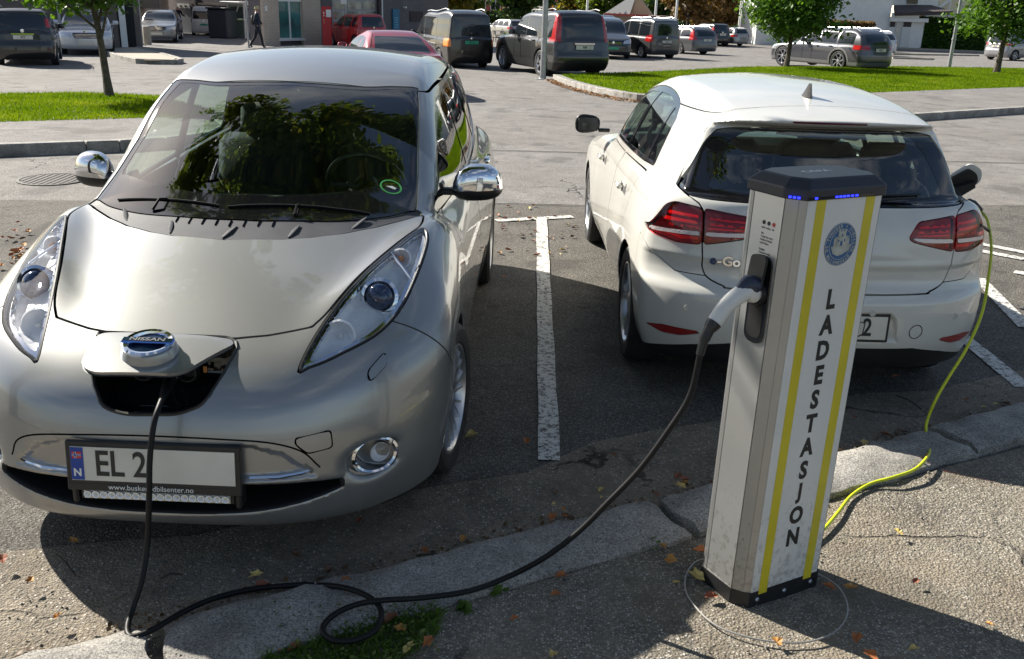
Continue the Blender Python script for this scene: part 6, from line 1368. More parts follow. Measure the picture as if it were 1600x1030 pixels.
M_brickd = brickmat('dark_brick', (.145, .13, .135), (.175, .155, .158)); M_brickb = brickmat('beige_brick', (.52, .43, .35), (.58, .48, .39)); M_brickm = brickmat('brown_brick', (.15, .125, .115), (.17, .145, .13))
M_render = mat('beige_render', (.55, .45, .36), .8, noise=.1, nscale=1); M_gdoor = mat('grey_steel_door', (.20, .215, .25), .5, noise=.1, nscale=2); M_wpaint = mat('white_paint', (.74, .74, .72), .5, noise=.05, nscale=2)
M_winglass = mat('shop_glass', (.05, .16, .15), .06, coat=.5, noise=.6, nscale=1.2); M_conc = mat('concrete', (.35, .32, .27), .85, noise=.15, nscale=3)
M_roofd = mat('dark_roof', (.06, .045, .045), .8, noise=.4, nscale=6); M_cream = mat('cream_wall', (.66, .60, .42), .8, noise=.05, nscale=1); M_redw = mat('red_wall', (.36, .07, .05), .7, noise=.15, nscale=2); M_blue2 = mat('sign_blue', (.02, .16, .28), .5)
def ground_z(x, y): return float(gz(x, y))
class Wall:
    "local frame on a vertical face: a -> b along the ground; s metres along, z up, o out of the face towards the camera"
    def __init__(s, a, b):
        s.a = np.array(a[:2], float); s.b = np.array(b[:2], float); s.L = np.linalg.norm(s.b - s.a); s.d = (s.b - s.a) / s.L; s.n = np.array([s.d[1], -s.d[0]]); s.z0 = min(ground_z(*s.a), ground_z(*s.b)); s.rz = math.atan2(s.d[1], s.d[0])
    def p(s, u, z, o=0.0): q = s.a + s.d * u + s.n * o; return (q[0], q[1], s.z0 + z)
    def box(s, name, m, par, u0, u1, z0, z1, o0, o1, mb=None):
        b = MB(); c = s.p((u0 + u1) / 2, (z0 + z1) / 2, (o0 + o1) / 2); b.box(c, (abs(u1 - u0), abs(o1 - o0), abs(z1 - z0)), rz=s.rz); return b.build(name, m, par)
def atd(px, py, D):   # point on the ray at depth y = D
    return at_y(px, py, D)
# left block: dark brick wall
def gp(px, D): P = at_y(px, 60, D); return (P[0], P[1])
LB = thing('building', 'long low brown brick building behind the black and the white car on the left', 'building', (0, 0, 0))
w = Wall(gp(-140, 37.0), gp(222, 41.5)); w.box('wall', M_brickm, LB, 0, w.L, -1, 5.6, -1, 0); w.box('fascia', M_roofd, LB, -.1, w.L + .1, 5.4, 6.0, -1.1, .15)
w.box('downpipe', M_alu, LB, w.L * .62, w.L * .62 + .1, 0, 5.5, .0, .1); w.box('entrance_recess', M_dark, LB, w.L - .9, w.L - .25, 0, 2.3, .0, .03); w.box('door', M_wpaint, LB, w.L - .85, w.L - .60, .0, 2.25, .03, .07)
# far yard building
YB = thing('building', 'grey garage building at the back of the yard with two steel doors', 'building', (0, 0, 0))
w = Wall(gp(250, 68), gp(412, 60)); w.box('wall', M_brickd, YB, 0, w.L, -1, 6, -6, 0)
def onw(w, px, py=60):   # distance along the wall of a pixel column
    r = ray(px, py); # solve a + d*u = CO + r*t in xy
    A = np.array([[w.d[0], -r[0]], [w.d[1], -r[1]]]); u, t = np.linalg.solve(A, CO[:2] - w.a); return u
def onz(w, px, py): u = onw(w, px, py); P = w.a + w.d * u; r = ray(px, py); t = (P[1] - CO[1]) / r[1]; return CO[2] + r[2] * t - w.z0
def wbox(w, nm, m, par, x0, x1, y0, y1, o0, o1, zb=None):
    return w.box(nm, m, par, onw(w, x0), onw(w, x1), (onz(w, (x0 + x1) / 2, y1) if zb is None else zb), onz(w, (x0 + x1) / 2, y0), o0, o1)
for x0, x1 in ((284, 302), (389, 405)):
    d_ = wbox(w, 'garage_door', M_gdoor, YB, x0, x1, 8, 56, 0, .08, 0)
    tp = wbox(w, 'door_top', M_wpaint, d_, x0, x1, 6, 13, .08, .12)
    for q in (.3, .7): xx = x0 + (x1 - x0) * q; wbox(w, 'pane', M_dark, tp, xx - 1.4, xx + 1.4, 8.5, 11.5, .12, .14)
wbox(w, 'downpipe', M_alu, YB, 310, 312, -10, 20, 0, .12); wbox(w, 'lintel_band', M_brickm, YB, 303, 388, 6, 9, 0, .10)
# beige gable between them
GB = thing('building', 'sunlit beige rendered building end in the yard on the left', 'building', (0, 0, 0))
w = Wall(gp(222, 52), gp(268, 66)); w.box('wall', M_render, GB, 0, w.L, -1, 6, -.8, 0); wbox(w, 'wall_lamp', M_gloss, GB, 243, 246, 2, 9, 0, .25); wbox(w, 'wall_bracket', M_black, GB, 237, 240, 15, 22, 0, .2); wbox(w, 'canopy', M_brickm, GB, 223, 230, -5, 12, 0, .8)
# shop building in the middle
SB = thing('building', 'beige and dark brick workshop with a tall window and a glazed sectional door', 'building', (0, 0, 0))
w = Wall(gp(408, 47.2), gp(700, 58.5)); w.box('wall', M_brickd, SB, 0, w.L, -1, 6.4, -.8, 0); w2 = Wall(gp(408, 47.2), gp(330, 66)); 
wbox(w, 'pillar', M_brickb, SB, 409, 434, -60, 70, -.05, .18, -.5); wbox(w, 'pillar', M_brickb, SB, 470, 498, -60, 70, -.05, .22, -.5)
wf = wbox(w, 'window', M_wpaint, SB, 433, 471, -30, 62, .0, .07); 
for x0, x1 in ((436, 451), (454, 469)): wbox(w, 'pane', M_winglass, wf, x0, x1, -30, 59, .07, .09)
wbox(w, 'window_sill', M_wpaint, SB, 432, 472, 60, 63.5, .0, .25); wbox(w, 'window_head', M_wpaint, SB, 434, 470, -2, 2.5, .09, .14); wbox(w, 'wall_number', M_wpaint, SB, 412.5, 416, 9, 17, .18, .21)
sd = wbox(w, 'sectional_door', mat('door_frame_grey', (.30, .30, .33), .45, .3), SB, 519, 588, -30, 78, .0, .06, 0)
M_pane = mat('garage_pane', (.30, .30, .24), .10, coat=.8, noise=.8, nscale=1.6)
for r_ in range(7):
    y0 = -29 + r_ * 15.6
    for k in range(3): x0 = 520.5 + k * 22.7; wbox(w, 'pane', M_pane, sd, x0, x0 + 20.6, y0, y0 + 12.4, .06, .08)
wbox(w, 'corner_pillar', M_roofd, SB, 588, 592, -60, 78, .0, .25, 0); wbox(w, 'corner_pillar', M_wpaint, SB, 593, 595, -60, 78, .0, .2, 0)
sg = wbox(w, 'wall_sign', M_blue2, SB, 612.5, 622.5, 14, 52, .02, .10)
for k in range(5): wbox(w, 'sign_lettering', mat('sign_pale', (.12, .36, .5), .5), sg, 614.5, 620.5, 27 + k * 3.6, 28.8 + k * 3.6, .10, .115)
wbox(w, 'security_camera', M_wpaint, SB, 630, 632, 10, 13, .0, .2); wbox(w, 'wall_vent', M_roofd, SB, 640, 660, 18, 34, 0, .05)
# shrubs under the shop window
def leafcloud(name, pts, size, m, parent=None, n=None, flat=.0, seed=0, aspect=1.6, up=.35):
    "many small kite-shaped leaves at given points"
    r = np.random.default_rng(seed); pts = np.asarray(pts); n = len(pts); a = r.normal(size=(n, 3)); a[:, 2] += up * 0; a /= np.linalg.norm(a, axis=1, keepdims=True); nrm = r.normal(size=(n, 3)); nrm[:, 2] = np.abs(nrm[:, 2]) + up; b = np.cross(nrm, a); b /= np.linalg.norm(b, axis=1, keepdims=True) + 1e-9; a = np.cross(b, nrm / np.linalg.norm(nrm, axis=1, keepdims=True))
    s = size * (.55 + .9 * r.random(n))[:, None]; V = np.zeros((n, 4, 3)); V[:, 0] = pts - a * s * .5; V[:, 1] = pts + b * s * .5 / aspect * 1.2; V[:, 2] = pts + a * s * .6; V[:, 3] = pts - b * s * .5 / aspect * 1.2
    i = np.arange(n) * 4; T = np.vstack([np.stack([i, i + 1, i + 2], 1), np.stack([i, i + 2, i + 3], 1)]); return obj(name, V.reshape(-1, 3), T, m, parent)
M_leafm = leafmat('maple_leaves', (.045, .11, .012), (.10, .20, .025), .4); M_leafd = leafmat('dark_leaves', (.022, .05, .012), (.06, .11, .02), .3, c3=(.28, .22, .03)); M_leafo = leafmat('autumn_leaves', (.10, .13, .02), (.26, .20, .03), .35, c3=(.35, .14, .02)); M_leafb = leafmat('birch_leaves', (.06, .12, .015), (.17, .20, .03), .4); M_leafr = leafmat('rust_leaves', (.10, .07, .03), (.22, .13, .05), .35)
M_hedge = leafmat('hedge_leaves', (.025, .07, .01), (.07, .15, .02), .25); M_bark = mat('bark', (.085, .068, .05), .9, noise=.45, nscale=12, bump=.8, bscale=40); M_bark2 = mat('dark_bark', (.04, .034, .028), .9, noise=.4, nscale=10, bump=.6, bscale=30)
def blob(c, r, n, rg, hollow=.55):
    "n points in an ellipsoid, denser outside"
    d = rg.normal(size=(n, 3)); d /= np.linalg.norm(d, axis=1, keepdims=True); t = (hollow + (1 - hollow) * rg.random(n)) ** .8; return np.array(c) + d * t[:, None] * np.array(r)
def tree(name, label, base, hgt, cr, crown_z, n, size, m, seed, cat='tree', trunk_r=.09, lean=(0, 0), bark=None, clumps=22, group=None, density=1.0, shape=1.0, limbs=9):
    r = np.random.default_rng(seed); base = np.array(base, float); T = thing(name, label, cat, base, group=group)
    top = np.array([lean[0], lean[1], hgt]); b = MB(); ks = np.linspace(0, 1, 9); tr = [np.array([lean[0] * t ** 1.2 + .05 * math.sin(t * 6 + seed), lean[1] * t + .04 * math.cos(t * 5 + seed), hgt * .92 * t]) for t in ks]
    b.tube(tr, [trunk_r * (1.35 if i == 0 else 1 - .78 * t) for i, t in enumerate(ks)], 9)
    C = np.array([lean[0] * .8, lean[1] * .8, crown_z]); cl = []
    for k in range(clumps):
        d = r.normal(size=3); d /= np.linalg.norm(d); d *= (.35 + .65 * r.random() ** .6); c = C + d * np.array([cr[0], cr[1], cr[2]]) * .78; cl.append(c)
        if k < limbs:
            t0 = np.clip((c[2] - cr[2] * .6) / hgt, .25, .85) if c[2] > 0 else .3; s = np.array([np.interp(t0, ks, [q[i] for q in tr]) for i in range(3)]); mid = (s + c) / 2 + [0, 0, .12 * cr[2]]; b.tube([s, mid, c], [trunk_r * .38, trunk_r * .24, trunk_r * .08], 6)
    tk = b.build('trunk', bark or M_bark, T, True)
    pts = []; cs = (cr[0] * cr[1] * cr[2]) ** (1 / 3) * .42
    for c in cl: rr_ = cs * (.6 + .7 * r.random()); pts.append(blob(c, (rr_ * 1.15, rr_ * 1.15, rr_ * .75), int(n / clumps), r, .15))
    leafcloud('crown', np.vstack(pts), size, m, T, seed=seed + 1); return T
b0 = at(452, 70); p_ = blob((0, 0, .12), (1.25, .35, .25), 900, rng, .0); th_ = thing('shrub', 'low strip of yellowing shrubs under the workshop window', 'shrub', b0, math.atan2(w.d[1], w.d[0])); leafcloud('foliage', p_, .10, M_leafo, th_)
# ------------------------------------------------------------------ yard clutter and people
def post_(name, label, cat, px, py, h, r, m, top=None, rz=0, taper=1.0, group=None, lean=0):
    P = at(px, py); T = thing(name, label, cat, P, rz, group); b = MB(); b.tube([(0, 0, 0), (0 + lean * .5, 0, h * .5), (lean, 0, h)], [r, r * (1 + taper) / 2, r * taper], 12); b.build('pole', m, T, True); b = MB(); b.lathe([(r * 2.6, 0), (r * 2.6, .02), (r * 1.15, .03), (r * 1.15, .10)], n=14); b.build('base_plate', m, T, True); return T
M_galv = mat('galvanised_steel', (.36, .37, .38), .42, .7, noise=.15, nscale=6)
T = post_('lamp_post', 'steel lamp post at the tip of the lawn beside the dark four-by-four', 'lamp post', 848, 124, 6.5, .085, M_galv, taper=.8, group='steel posts'); b = MB(); b.box((0, -.075, .95), (.10, .06, .38), bev=.01); b.build('service_hatch', M_galv, T); b = MB(); b.tube([(0, 0, 2.75), (0, 0, 2.8)], .10, 12); b.build('collar', M_galv, T, True)
T = post_('sign_post', 'thin steel post carrying a white sign, in front of the walking person', 'sign', 389, 75, 3.0, .045, M_galv); b = MB(); b.box((0, -.06, 2.45), (1.1, .03, .50), bev=.01); b.build('sign_board', M_wpaint, T)
T = post_('sign_post', 'thin steel post with a small white box sign by the red pillar', 'sign', 541, 74, 3.2, .045, M_galv); b = MB(); b.box((-.05, -.09, 2.33), (.30, .10, .62), bev=.02); b.build('sign_board', M_wpaint, T)
T = post_('lamp_post', 'pale steel post at the corner of the brown brick building', 'lamp post', 222, 71, 6, .07, M_galv)
for px, py, lb in ((191, 70, 'concrete bollard left of the pale steel post'), (231, 70, 'concrete bollard right of the pale steel post')):
    P = at(px, py); T = thing('bollard', lb, 'bollard', P, group='concrete bollards'); b = MB(); b.lathe([(.17, 0), (.17, .72), (.14, .80), (0, .82)], n=16); b.build('shaft', M_conc, T, True)
T = post_('lamp_post', 'leaning grey metal post standing on the right-hand lawn', 'lamp post', 1482, 110, 5.5, .085, M_galv, taper=.6, lean=.0); b = MB(); b.tube([(0, 0, 1.28), (0, 0, 1.34)], .10, 12); b.build('collar', M_galv, T, True)
T = post_('flagpole', 'thin pole in front of the clipped hedge', 'pole', 1472, 78, 6, .07, M_wpaint)
T = post_('flagpole', 'thin pole by the white house behind the blue grey estate', 'pole', 1348, 60, 7, .07, M_galv)
for k, (px, lb) in enumerate(((915, 'left-hand white pole in front of the yellowing trees'), (976, 'white pole before the little kiosk'), (1021, 'white pole right of the kiosk'), (1053, 'white pole before the rusty birch trees'), (1152, 'white pole at the edge of the middle maple'))):
    T = post_('flagpole', lb, 'pole', px, 62 + 1.5 * k, 8, .09, M_wpaint, group='white poles behind the parked row')
# containers and shelter
P = at(357, 60); T = thing('container', 'dark waste container beside the white van', 'container', P, -.25); b = MB(); b.box((-.3, 0, .80), (1.25, 1.2, 1.6), bev=.06); b.build('bin_body', mat('container_blue', (.03, .035, .05), .5), T); b = MB(); b.box((-.3, -.05, 1.65), (1.32, 1.3, .10), bev=.03); b.build('lid', M_black, T)
P = at(371, 60); T = thing('shelter', 'small white glazed shelter between the container and the steel door', 'shelter', P, -.4)
for x in (-.6, .6): b = MB(); b.box((x, 0, 1.0), (.07, .07, 2.0)); b.build('upright', M_wpaint, T)
b = MB(); b.box((0, 0, 2.0), (1.4, 1.0, .08), bev=.02); b.build('roof', M_wpaint, T); b = MB(); b.box((0, .02, 1.0), (1.1, .02, 1.8)); b.build('pane', M_glass, T); b = MB(); b.box((-.2, -.02, 1.0), (.05, .03, 1.9), R=rot('Y', .5)); b.build('brace', M_wpaint, T)
P = at(378, 59); T = thing('waste_bin', 'grey litter bin at the far side of the yard', 'bin', P); b = MB(); b.box((0, 0, .45), (.5, .5, .9), bev=.05); b.build('bin_body', M_gdoor, T); b = MB(); b.box((0, 0, 1.0), (.55, .55, .14), bev=.05, taper=.6); b.build('hood', M_conc, T)
# red pillar
P = at(512, 74); T = thing('payment_pillar', 'tall red service pillar with a white panel beside the workshop', 'pillar', P, .25); M_rp = mat('pillar_red', (.45, .012, .02), .4)
b = MB(); b.box((0, 0, .95), (.46, .34, 1.9), bev=.03); b.build('pillar_body', M_rp, T); b = MB(); b.box((.09, -.176, 1.58), (.24, .014, .34)); b.build('display_panel', M_wpaint, T)
for k, (z, h_) in enumerate(((1.60, .10), (1.47, .06), (1.30, .05), (1.22, .05), (1.14, .05))): b = MB(); b.box((-.14, -.176, z), (.05, .012, h_)); b.build('pillar_lettering', M_wpaint if k < 2 else mat('pink_print', (.6, .25, .2), .5), T)
# traffic island
isl = [at(px, py)[:2] for px, py in ((168, 82), (212, 79), (276, 97), (270, 101), (228, 101), (180, 90))]
isl = [tuple(q) for q in isl]; o = sheet('traffic_island', isl, .13, mat('island_slab', (.34, .30, .24), .85, noise=.15, nscale=2, bump=.5, bscale=20), .3)
kerbline('island_kerb', [isl[1], isl[2], isl[3]], 0, .14, 0, top=.15, ln=1.5); kerbline('island_kerb', [isl[3], isl[4], isl[5], isl[0]], 0, .14, 0, top=.15, ln=1.5)
# people
def person(label, P, rz, h, pose, cols, bag=False, hat=None):
    T = thing('person', label, 'person', P, rz); s = h / 1.78
    J = dict(pel=(0, 0, .95), ch=(0, .0, 1.22), nk=(0, .0, 1.48), hd=(0, -.02, 1.56), sl=(-.19, 0, 1.42), sr=(.19, 0, 1.42)); st = pose
    J.update(st); names = ['pel', 'ch', 'nk', 'sl', 'el', 'hl', 'sr', 'er', 'hr', 'pl', 'kl', 'al', 'tl', 'pr', 'kr', 'ar', 'tr', 'hd', 'ht']
    J.setdefault('pl', (-.09, 0, .90)); J.setdefault('pr', (.09, 0, .90)); J.setdefault('ht', (0, -.02, 1.70))
    E = [('pel', 'ch'), ('ch', 'nk'), ('nk', 'sl'), ('sl', 'el'), ('el', 'hl'), ('nk', 'sr'), ('sr', 'er'), ('er', 'hr'), ('pel', 'pl'), ('pl', 'kl'), ('kl', 'al'), ('al', 'tl'), ('pel', 'pr'), ('pr', 'kr'), ('kr', 'ar'), ('ar', 'tr'), ('nk', 'hd'), ('hd', 'ht')]
    R_ = dict(pel=.16, ch=.17, nk=.07, sl=.085, sr=.085, el=.055, er=.055, hl=.04, hr=.04, pl=.10, pr=.10, kl=.065, kr=.065, al=.048, ar=.048, tl=.04, tr=.04, hd=.08, ht=.085)
    me = bpy.data.meshes.new('body'); me.from_pydata([tuple(np.array(J[n]) * s) for n in names], [(names.index(a), names.index(b_)) for a, b_ in E], []); o = bpy.data.objects.new('body', me); COL.objects.link(o)
    o.modifiers.new('skin', 'SKIN'); sd_ = o.modifiers.new('sub', 'SUBSURF'); sd_.levels = 2; sd_.render_levels = 2
    for i, n in enumerate(names): me.skin_vertices[0].data[i].radius = (R_[n] * s, R_[n] * s * .85); me.skin_vertices[0].data[i].use_root = (n == 'pel')
    bpy.context.view_layer.update(); m2 = bpy.data.meshes.new_from_object(o.evaluated_get(bpy.context.evaluated_depsgraph_get())); bpy.data.objects.remove(o)
    o = bpy.data.objects.new('body', m2); COL.objects.link(o); o.parent = T; m2.materials.clear()
    for q in cols: m2.materials.append(q)           # jacket, trousers, skin, shoes
    mi = []
    for p in m2.polygons:
        z = p.center.z / s; mi.append(2 if z > 1.50 else (0 if z > .88 else (3 if z < .09 else 1)))
        hn = [np.array(J[n]) * s for n in ('hl', 'hr')]
        if min(np.linalg.norm(np.array(p.center) - q) for q in hn) < .06: mi[-1] = 2
    m2.polygons.foreach_set('material_index', mi); m2.polygons.foreach_set('use_smooth', [True] * len(mi))
    if hat: b = MB(); b.lathe([(.105, -.02), (.108, .02), (.09, .085), (.04, .11), (0, .115)], tuple(np.array(J['ht']) * s + [0, 0, -.02]), n=14); b.box(tuple(np.array(J['ht']) * s + [0, -.13, .0]), (.14, .10, .015)); b.build('cap', hat, T, True)
    if bag: b = MB(); b.box((0, .17 * s, 1.2 * s), (.30, .14, .42), bev=.05); b.build('backpack', M_ink, T, True)
    return T
M_navyj = mat('navy_jacket', (.012, .018, .035), .8); M_skin = mat('skin', (.45, .25, .17), .5); M_trou = mat('dark_trousers', (.010, .012, .02), .85); M_shoe = mat('shoes', (.02, .02, .02), .5); M_hatc = mat('sand_cap', (.45, .40, .22), .8)
person('person in a navy jacket and sand-coloured cap walking past the workshop', at(404, 76), math.radians(100), 1.80, dict(el=(-.24, .10, 1.16), hl=(-.22, -.05, .95), er=(.24, -.08, 1.16), hr=(.22, -.22, 1.0), kl=(-.10, -.16, .52), al=(-.10, -.22, .10), tl=(-.10, -.34, .05), kr=(.10, .12, .50), ar=(.10, .36, .14), tr=(.10, .26, .05)), (M_navyj, M_trou, M_skin, M_shoe), hat=M_hatc, bag=True)
person('person in dark clothes standing at the steel door near the white van', at(281, 55), math.radians(60), 1.75, dict(el=(-.25, -.02, 1.15), hl=(-.20, -.18, 1.0), er=(.25, -.10, 1.18), hr=(.22, -.40, 1.15), kl=(-.10, -.02, .50), al=(-.11, .02, .09), tl=(-.11, -.12, .04), kr=(.10, -.03, .50), ar=(.12, .0, .09), tr=(.12, -.14, .04)), (M_trou, M_trou, M_skin, M_shoe))
# ------------------------------------------------------------------ right side: house, garage, hedges
RH = thing('house', 'white house with garage doors beyond the street on the right', 'house', (0, 0, 0))
w = Wall(gp(1180, 76), gp(1475, 76)); wbox(w, 'wall', M_wpaint, RH, 1180, 1386, -40, 75, -6, 0, -1); wbox(w, 'upper_wall', M_wpaint, RH, 1255, 1482, -60, 7, -7, -3)
g = wbox(w, 'garage_wall', M_wpaint, RH, 1386, 1440, 28, 76, -5, .1, -1); wbox(w, 'fascia', M_wpaint, RH, 1384, 1442, 28, 34, .1, .5); wbox(w, 'gable_board', M_wpaint, RH, 1386, 1426, 20, 27.5, .2, .6)
for x0, x1 in ((1385, 1395), (1406, 1420)): d_ = wbox(w, 'garage_door', mat('door_white', (.62, .63, .62), .5), RH, x0, x1, 33, 75, .1, .16, 0); wbox(w, 'pane', M_roofd, d_, x0 + 1, x1 - 1, 34, 42, .16, .18)
wbox(w, 'downpipe', M_galv, RH, 1396, 1405, 34, 75, .1, .13, 0)
for x0, x1, y0, y1 in ((1397, 1405, -20, 9), (1431, 1448, -20, 6)): wbox(w, 'window', M_fglass, RH, x0, x1, y0, y1, -3, -2.9)
b = MB(); A = [w.p(onw(w, 1386), onz(w, 1386, 19), .8), w.p(onw(w, 1475), onz(w, 1475, 17), .8), w.p(onw(w, 1470), onz(w, 1470, 8), -2.8), w.p(onw(w, 1410), onz(w, 1410, 8), -2.8)]; V = [tuple(a) for a in A] + [(a[0], a[1], a[2] - .25) for a in A]; b.add(V, [(0, 1, 2, 3), (7, 6, 5, 4), (0, 4, 5, 1), (1, 5, 6, 2), (2, 6, 7, 3), (3, 7, 4, 0)]); o = b.build('roof', M_roofd, RH); fixn(o)
YH = thing('house', 'cream gabled house behind the clipped hedge', 'house', (0, 0, 0)); w3 = Wall(gp(1440, 79), gp(1700, 84)); b = MB()
u0, u1, u2 = onw(w3, 1442), onw(w3, 1500), onw(w3, 1690); zt = onz(w3, 1500, 14); pl_ = [(u0, -1), (u2, -1), (u2, 5.5), (u1, zt + 1.6), (u0, onz(w3, 1442, 28))]; b.prism(pl_, 0, 6, lambda x, y, z: w3.p(x, y, -z)); o = b.build('wall', M_cream, YH); fixn(o)
b = MB(); b.tube([w3.p(u0 - .3, onz(w3, 1442, 28), .1), w3.p(u1, zt + 1.7, .1)], .12, 6); b.build('barge_board', M_wpaint, YH)
def hedge(label, a, b_, h, d, m, n, seed, name='hedge'):
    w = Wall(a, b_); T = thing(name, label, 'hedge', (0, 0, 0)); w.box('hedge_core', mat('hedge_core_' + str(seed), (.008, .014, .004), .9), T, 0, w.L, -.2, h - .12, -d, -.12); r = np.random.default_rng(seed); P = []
    for k in range(n):
        u = r.random() * w.L; q = r.random()
        if q < .72: P.append(w.p(u, r.random() * h, -.10 + r.normal() * .05))
        else: P.append(w.p(u, h - .06 + r.normal() * .05, -r.random() * d))
    leafcloud('foliage', P, .17, m, T, seed=seed); return T
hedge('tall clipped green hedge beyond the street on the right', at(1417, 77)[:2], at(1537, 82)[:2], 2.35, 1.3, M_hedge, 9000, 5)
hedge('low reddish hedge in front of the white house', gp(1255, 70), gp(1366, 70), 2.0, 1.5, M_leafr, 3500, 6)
rkerb = kerbline('street_kerb', [at(1380, 76)[:2], at(1560, 84)[:2]], 0, .25, 0, top=.14, ln=2.2, m=M_conc); kerbline('street_kerb', [at(1395, 86)[:2], at(1530, 88)[:2]], 0, .2, 0, top=.10, ln=2.0, m=M_conc); kerbline('street_kerb', [at(1395, 92)[:2], at(1460, 94)[:2]], 0, .2, 0, top=.10, ln=2.0, m=M_conc)
# ------------------------------------------------------------------ background middle
def simple_house(label, x0, x1, D, base_py, m, wins, roofm=None, gable=None):
    T = thing('house', label, 'house', (0, 0, 0)); w = Wall(gp(x0, D), gp(x1, D + .01)); w.box('wall', m, T, 0, w.L, -1.5, 7.0, -8, 0)
    if gable: b = MB(); b.prism([(-.3, 7.0), (w.L + .3, 7.0), (w.L / 2, 9.5)], -8.3, .3, lambda x, y, z: w.p(x, y, z)); o = b.build('roof', roofm, T); fixn(o)
    for (a, b_, y0, y1) in wins:
        f = wbox(w, 'window', M_wpaint, T, a, b_, y0, y1, 0, .06); wbox(w, 'pane', M_fglass, f, a + 1, b_ - 1, y0 + 1, y1 - 1, .06, .08); wbox(w, 'glazing_bar', M_wpaint, f, (a + b_) / 2 - .4, (a + b_) / 2 + .4, y0, y1, .08, .10)
        for q in (.33, .66): yy = y0 + (y1 - y0) * q; wbox(w, 'glazing_bar', M_wpaint, f, a, b_, yy - .4, yy + .4, .08, .10)
    return T, w
simple_house('red-brown house with white windows far behind the black van', 738, 790, 118, 50, M_redw, [(741, 748, 8, 24), (765, 781, -12, 30)])
simple_house('brick-red house with a big white gridded window behind the trees', 852, 892, 116, 50, M_redw, [(864, 882, 2, 28), (884, 887, 8, 30)])
KT, kw = None, None
KT = thing('kiosk', 'small kiosk with a pale steep metal roof behind the parked row', 'kiosk', (0, 0, 0)); kw = Wall(gp(946, 68), gp(1014, 66)); u0, u1, um = 0, kw.L, kw.L * .66; zt = onz(kw, 990, 24)
b = MB(); b.prism([(u0 + .2, -1), (u1 - .1, -1), (u1 - .1, zt), (u0 + .2, zt)], -3, 0, lambda x, y, z: kw.p(x, y, z)); o = b.build('wall', mat('kiosk_wall', (.30, .22, .18), .7), KT); fixn(o)
b = MB(); zp = onz(kw, 992, -12); b.prism([(um - .1, zp), (u1 + .1, zt + .05), (um - .6, zt + .05)], -.2, .05, lambda x, y, z: kw.p(x, y, z)); o = b.build('gable', mat('kiosk_gable', (.50, .34, .22), .7), KT); fixn(o)
b = MB(); A = [kw.p(u0 - .1, zt, .3), kw.p(um - .3, zt, .3), kw.p(um, zp, -.0), kw.p(um * .62, zp, -2.0)]; V = A + [(a[0], a[1], a[2] - .08) for a in A]; b.add(V, [(0, 1, 2, 3), (7, 6, 5, 4), (0, 4, 5, 1), (1, 5, 6, 2), (2, 6, 7, 3), (3, 7, 4, 0)]); o = b.build('roof', mat('pale_metal_roof', (.50, .48, .45), .4, .3), KT); fixn(o)
for t in (.2, .4, .6, .8): b = MB(); a0 = np.array(A[0]) * (1 - t) + np.array(A[1]) * t; a1 = np.array(A[3]) * (1 - t) + np.array(A[2]) * t; b.tube([a0 + [0, -.02, .04], a1 + [0, -.02, .04]], .04, 5); b.build('roof_seam', M_galv, KT)
b = MB(); b.box(kw.p(kw.L / 2, zt, .32), (kw.L, .06, .14), rz=kw.rz); b.build('red_trim', M_redw, KT)
TB = thing('picnic_table', 'grey wooden picnic table beyond the black van', 'table', at(786, 66), .2)
for nm, c, d_ in (('tabletop', (0, 0, .74), (1.7, .7, .05)), ('bench_seat', (0, -.65, .44), (1.7, .26, .04)), ('bench_seat', (0, .65, .44), (1.7, .26, .04))): b = MB(); b.box(c, d_, bev=.01); b.build(nm, M_conc, TB)
for x in (-.6, .6): b = MB(); b.box((x, 0, .40), (.08, 1.4, .08)); b.box((x, -.4, .36), (.07, .07, .78), R=rot('X', -.45)); b.box((x, .4, .36), (.07, .07, .78), R=rot('X', .45)); b.build('trestle', M_conc, TB)
b = MB(); b.box((0, 0, 1.3), (2.3, .5, .9), bev=.05); 
T = thing('planter', 'stone planter box beside the picnic table', 'planter', at(800, 69), 0); b = MB(); b.box((0, 0, .25), (1.6, .6, .5), bev=.04); b.build('box', M_conc, T); leafcloud('foliage', blob((0, 0, .55), (.75, .25, .2), 400, rng, 0), .08, M_hedge, T)
for px, py, lb in ((758, 40, 'red and white give-way sign left of the steel lamp post'), (866, 40, 'red and white give-way sign by the brick-red house')):
    P = at_y(px, 62, 88); P[2] = ground_z(0, 88); T = thing('road_sign', lb, 'sign', P, group='give-way signs'); b = MB(); b.tube([(0, 0, 0), (0, 0, 3.0)], .05, 8); b.build('pole', M_galv, T); b = MB(); R3 = .55
    b.prism([(-R3, 3.4), (R3, 3.4), (0, 2.5)], -.08, -.05, lambda x, y, z: (x, z, y)); o = b.build('sign_board', M_redw, T); fixn(o); b = MB(); b.prism([(-R3 * .6, 3.29), (R3 * .6, 3.29), (0, 2.75)], -.10, -.08, lambda x, y, z: (x, z, y)); o = b.build('sign_face', M_wpaint, T); fixn(o)
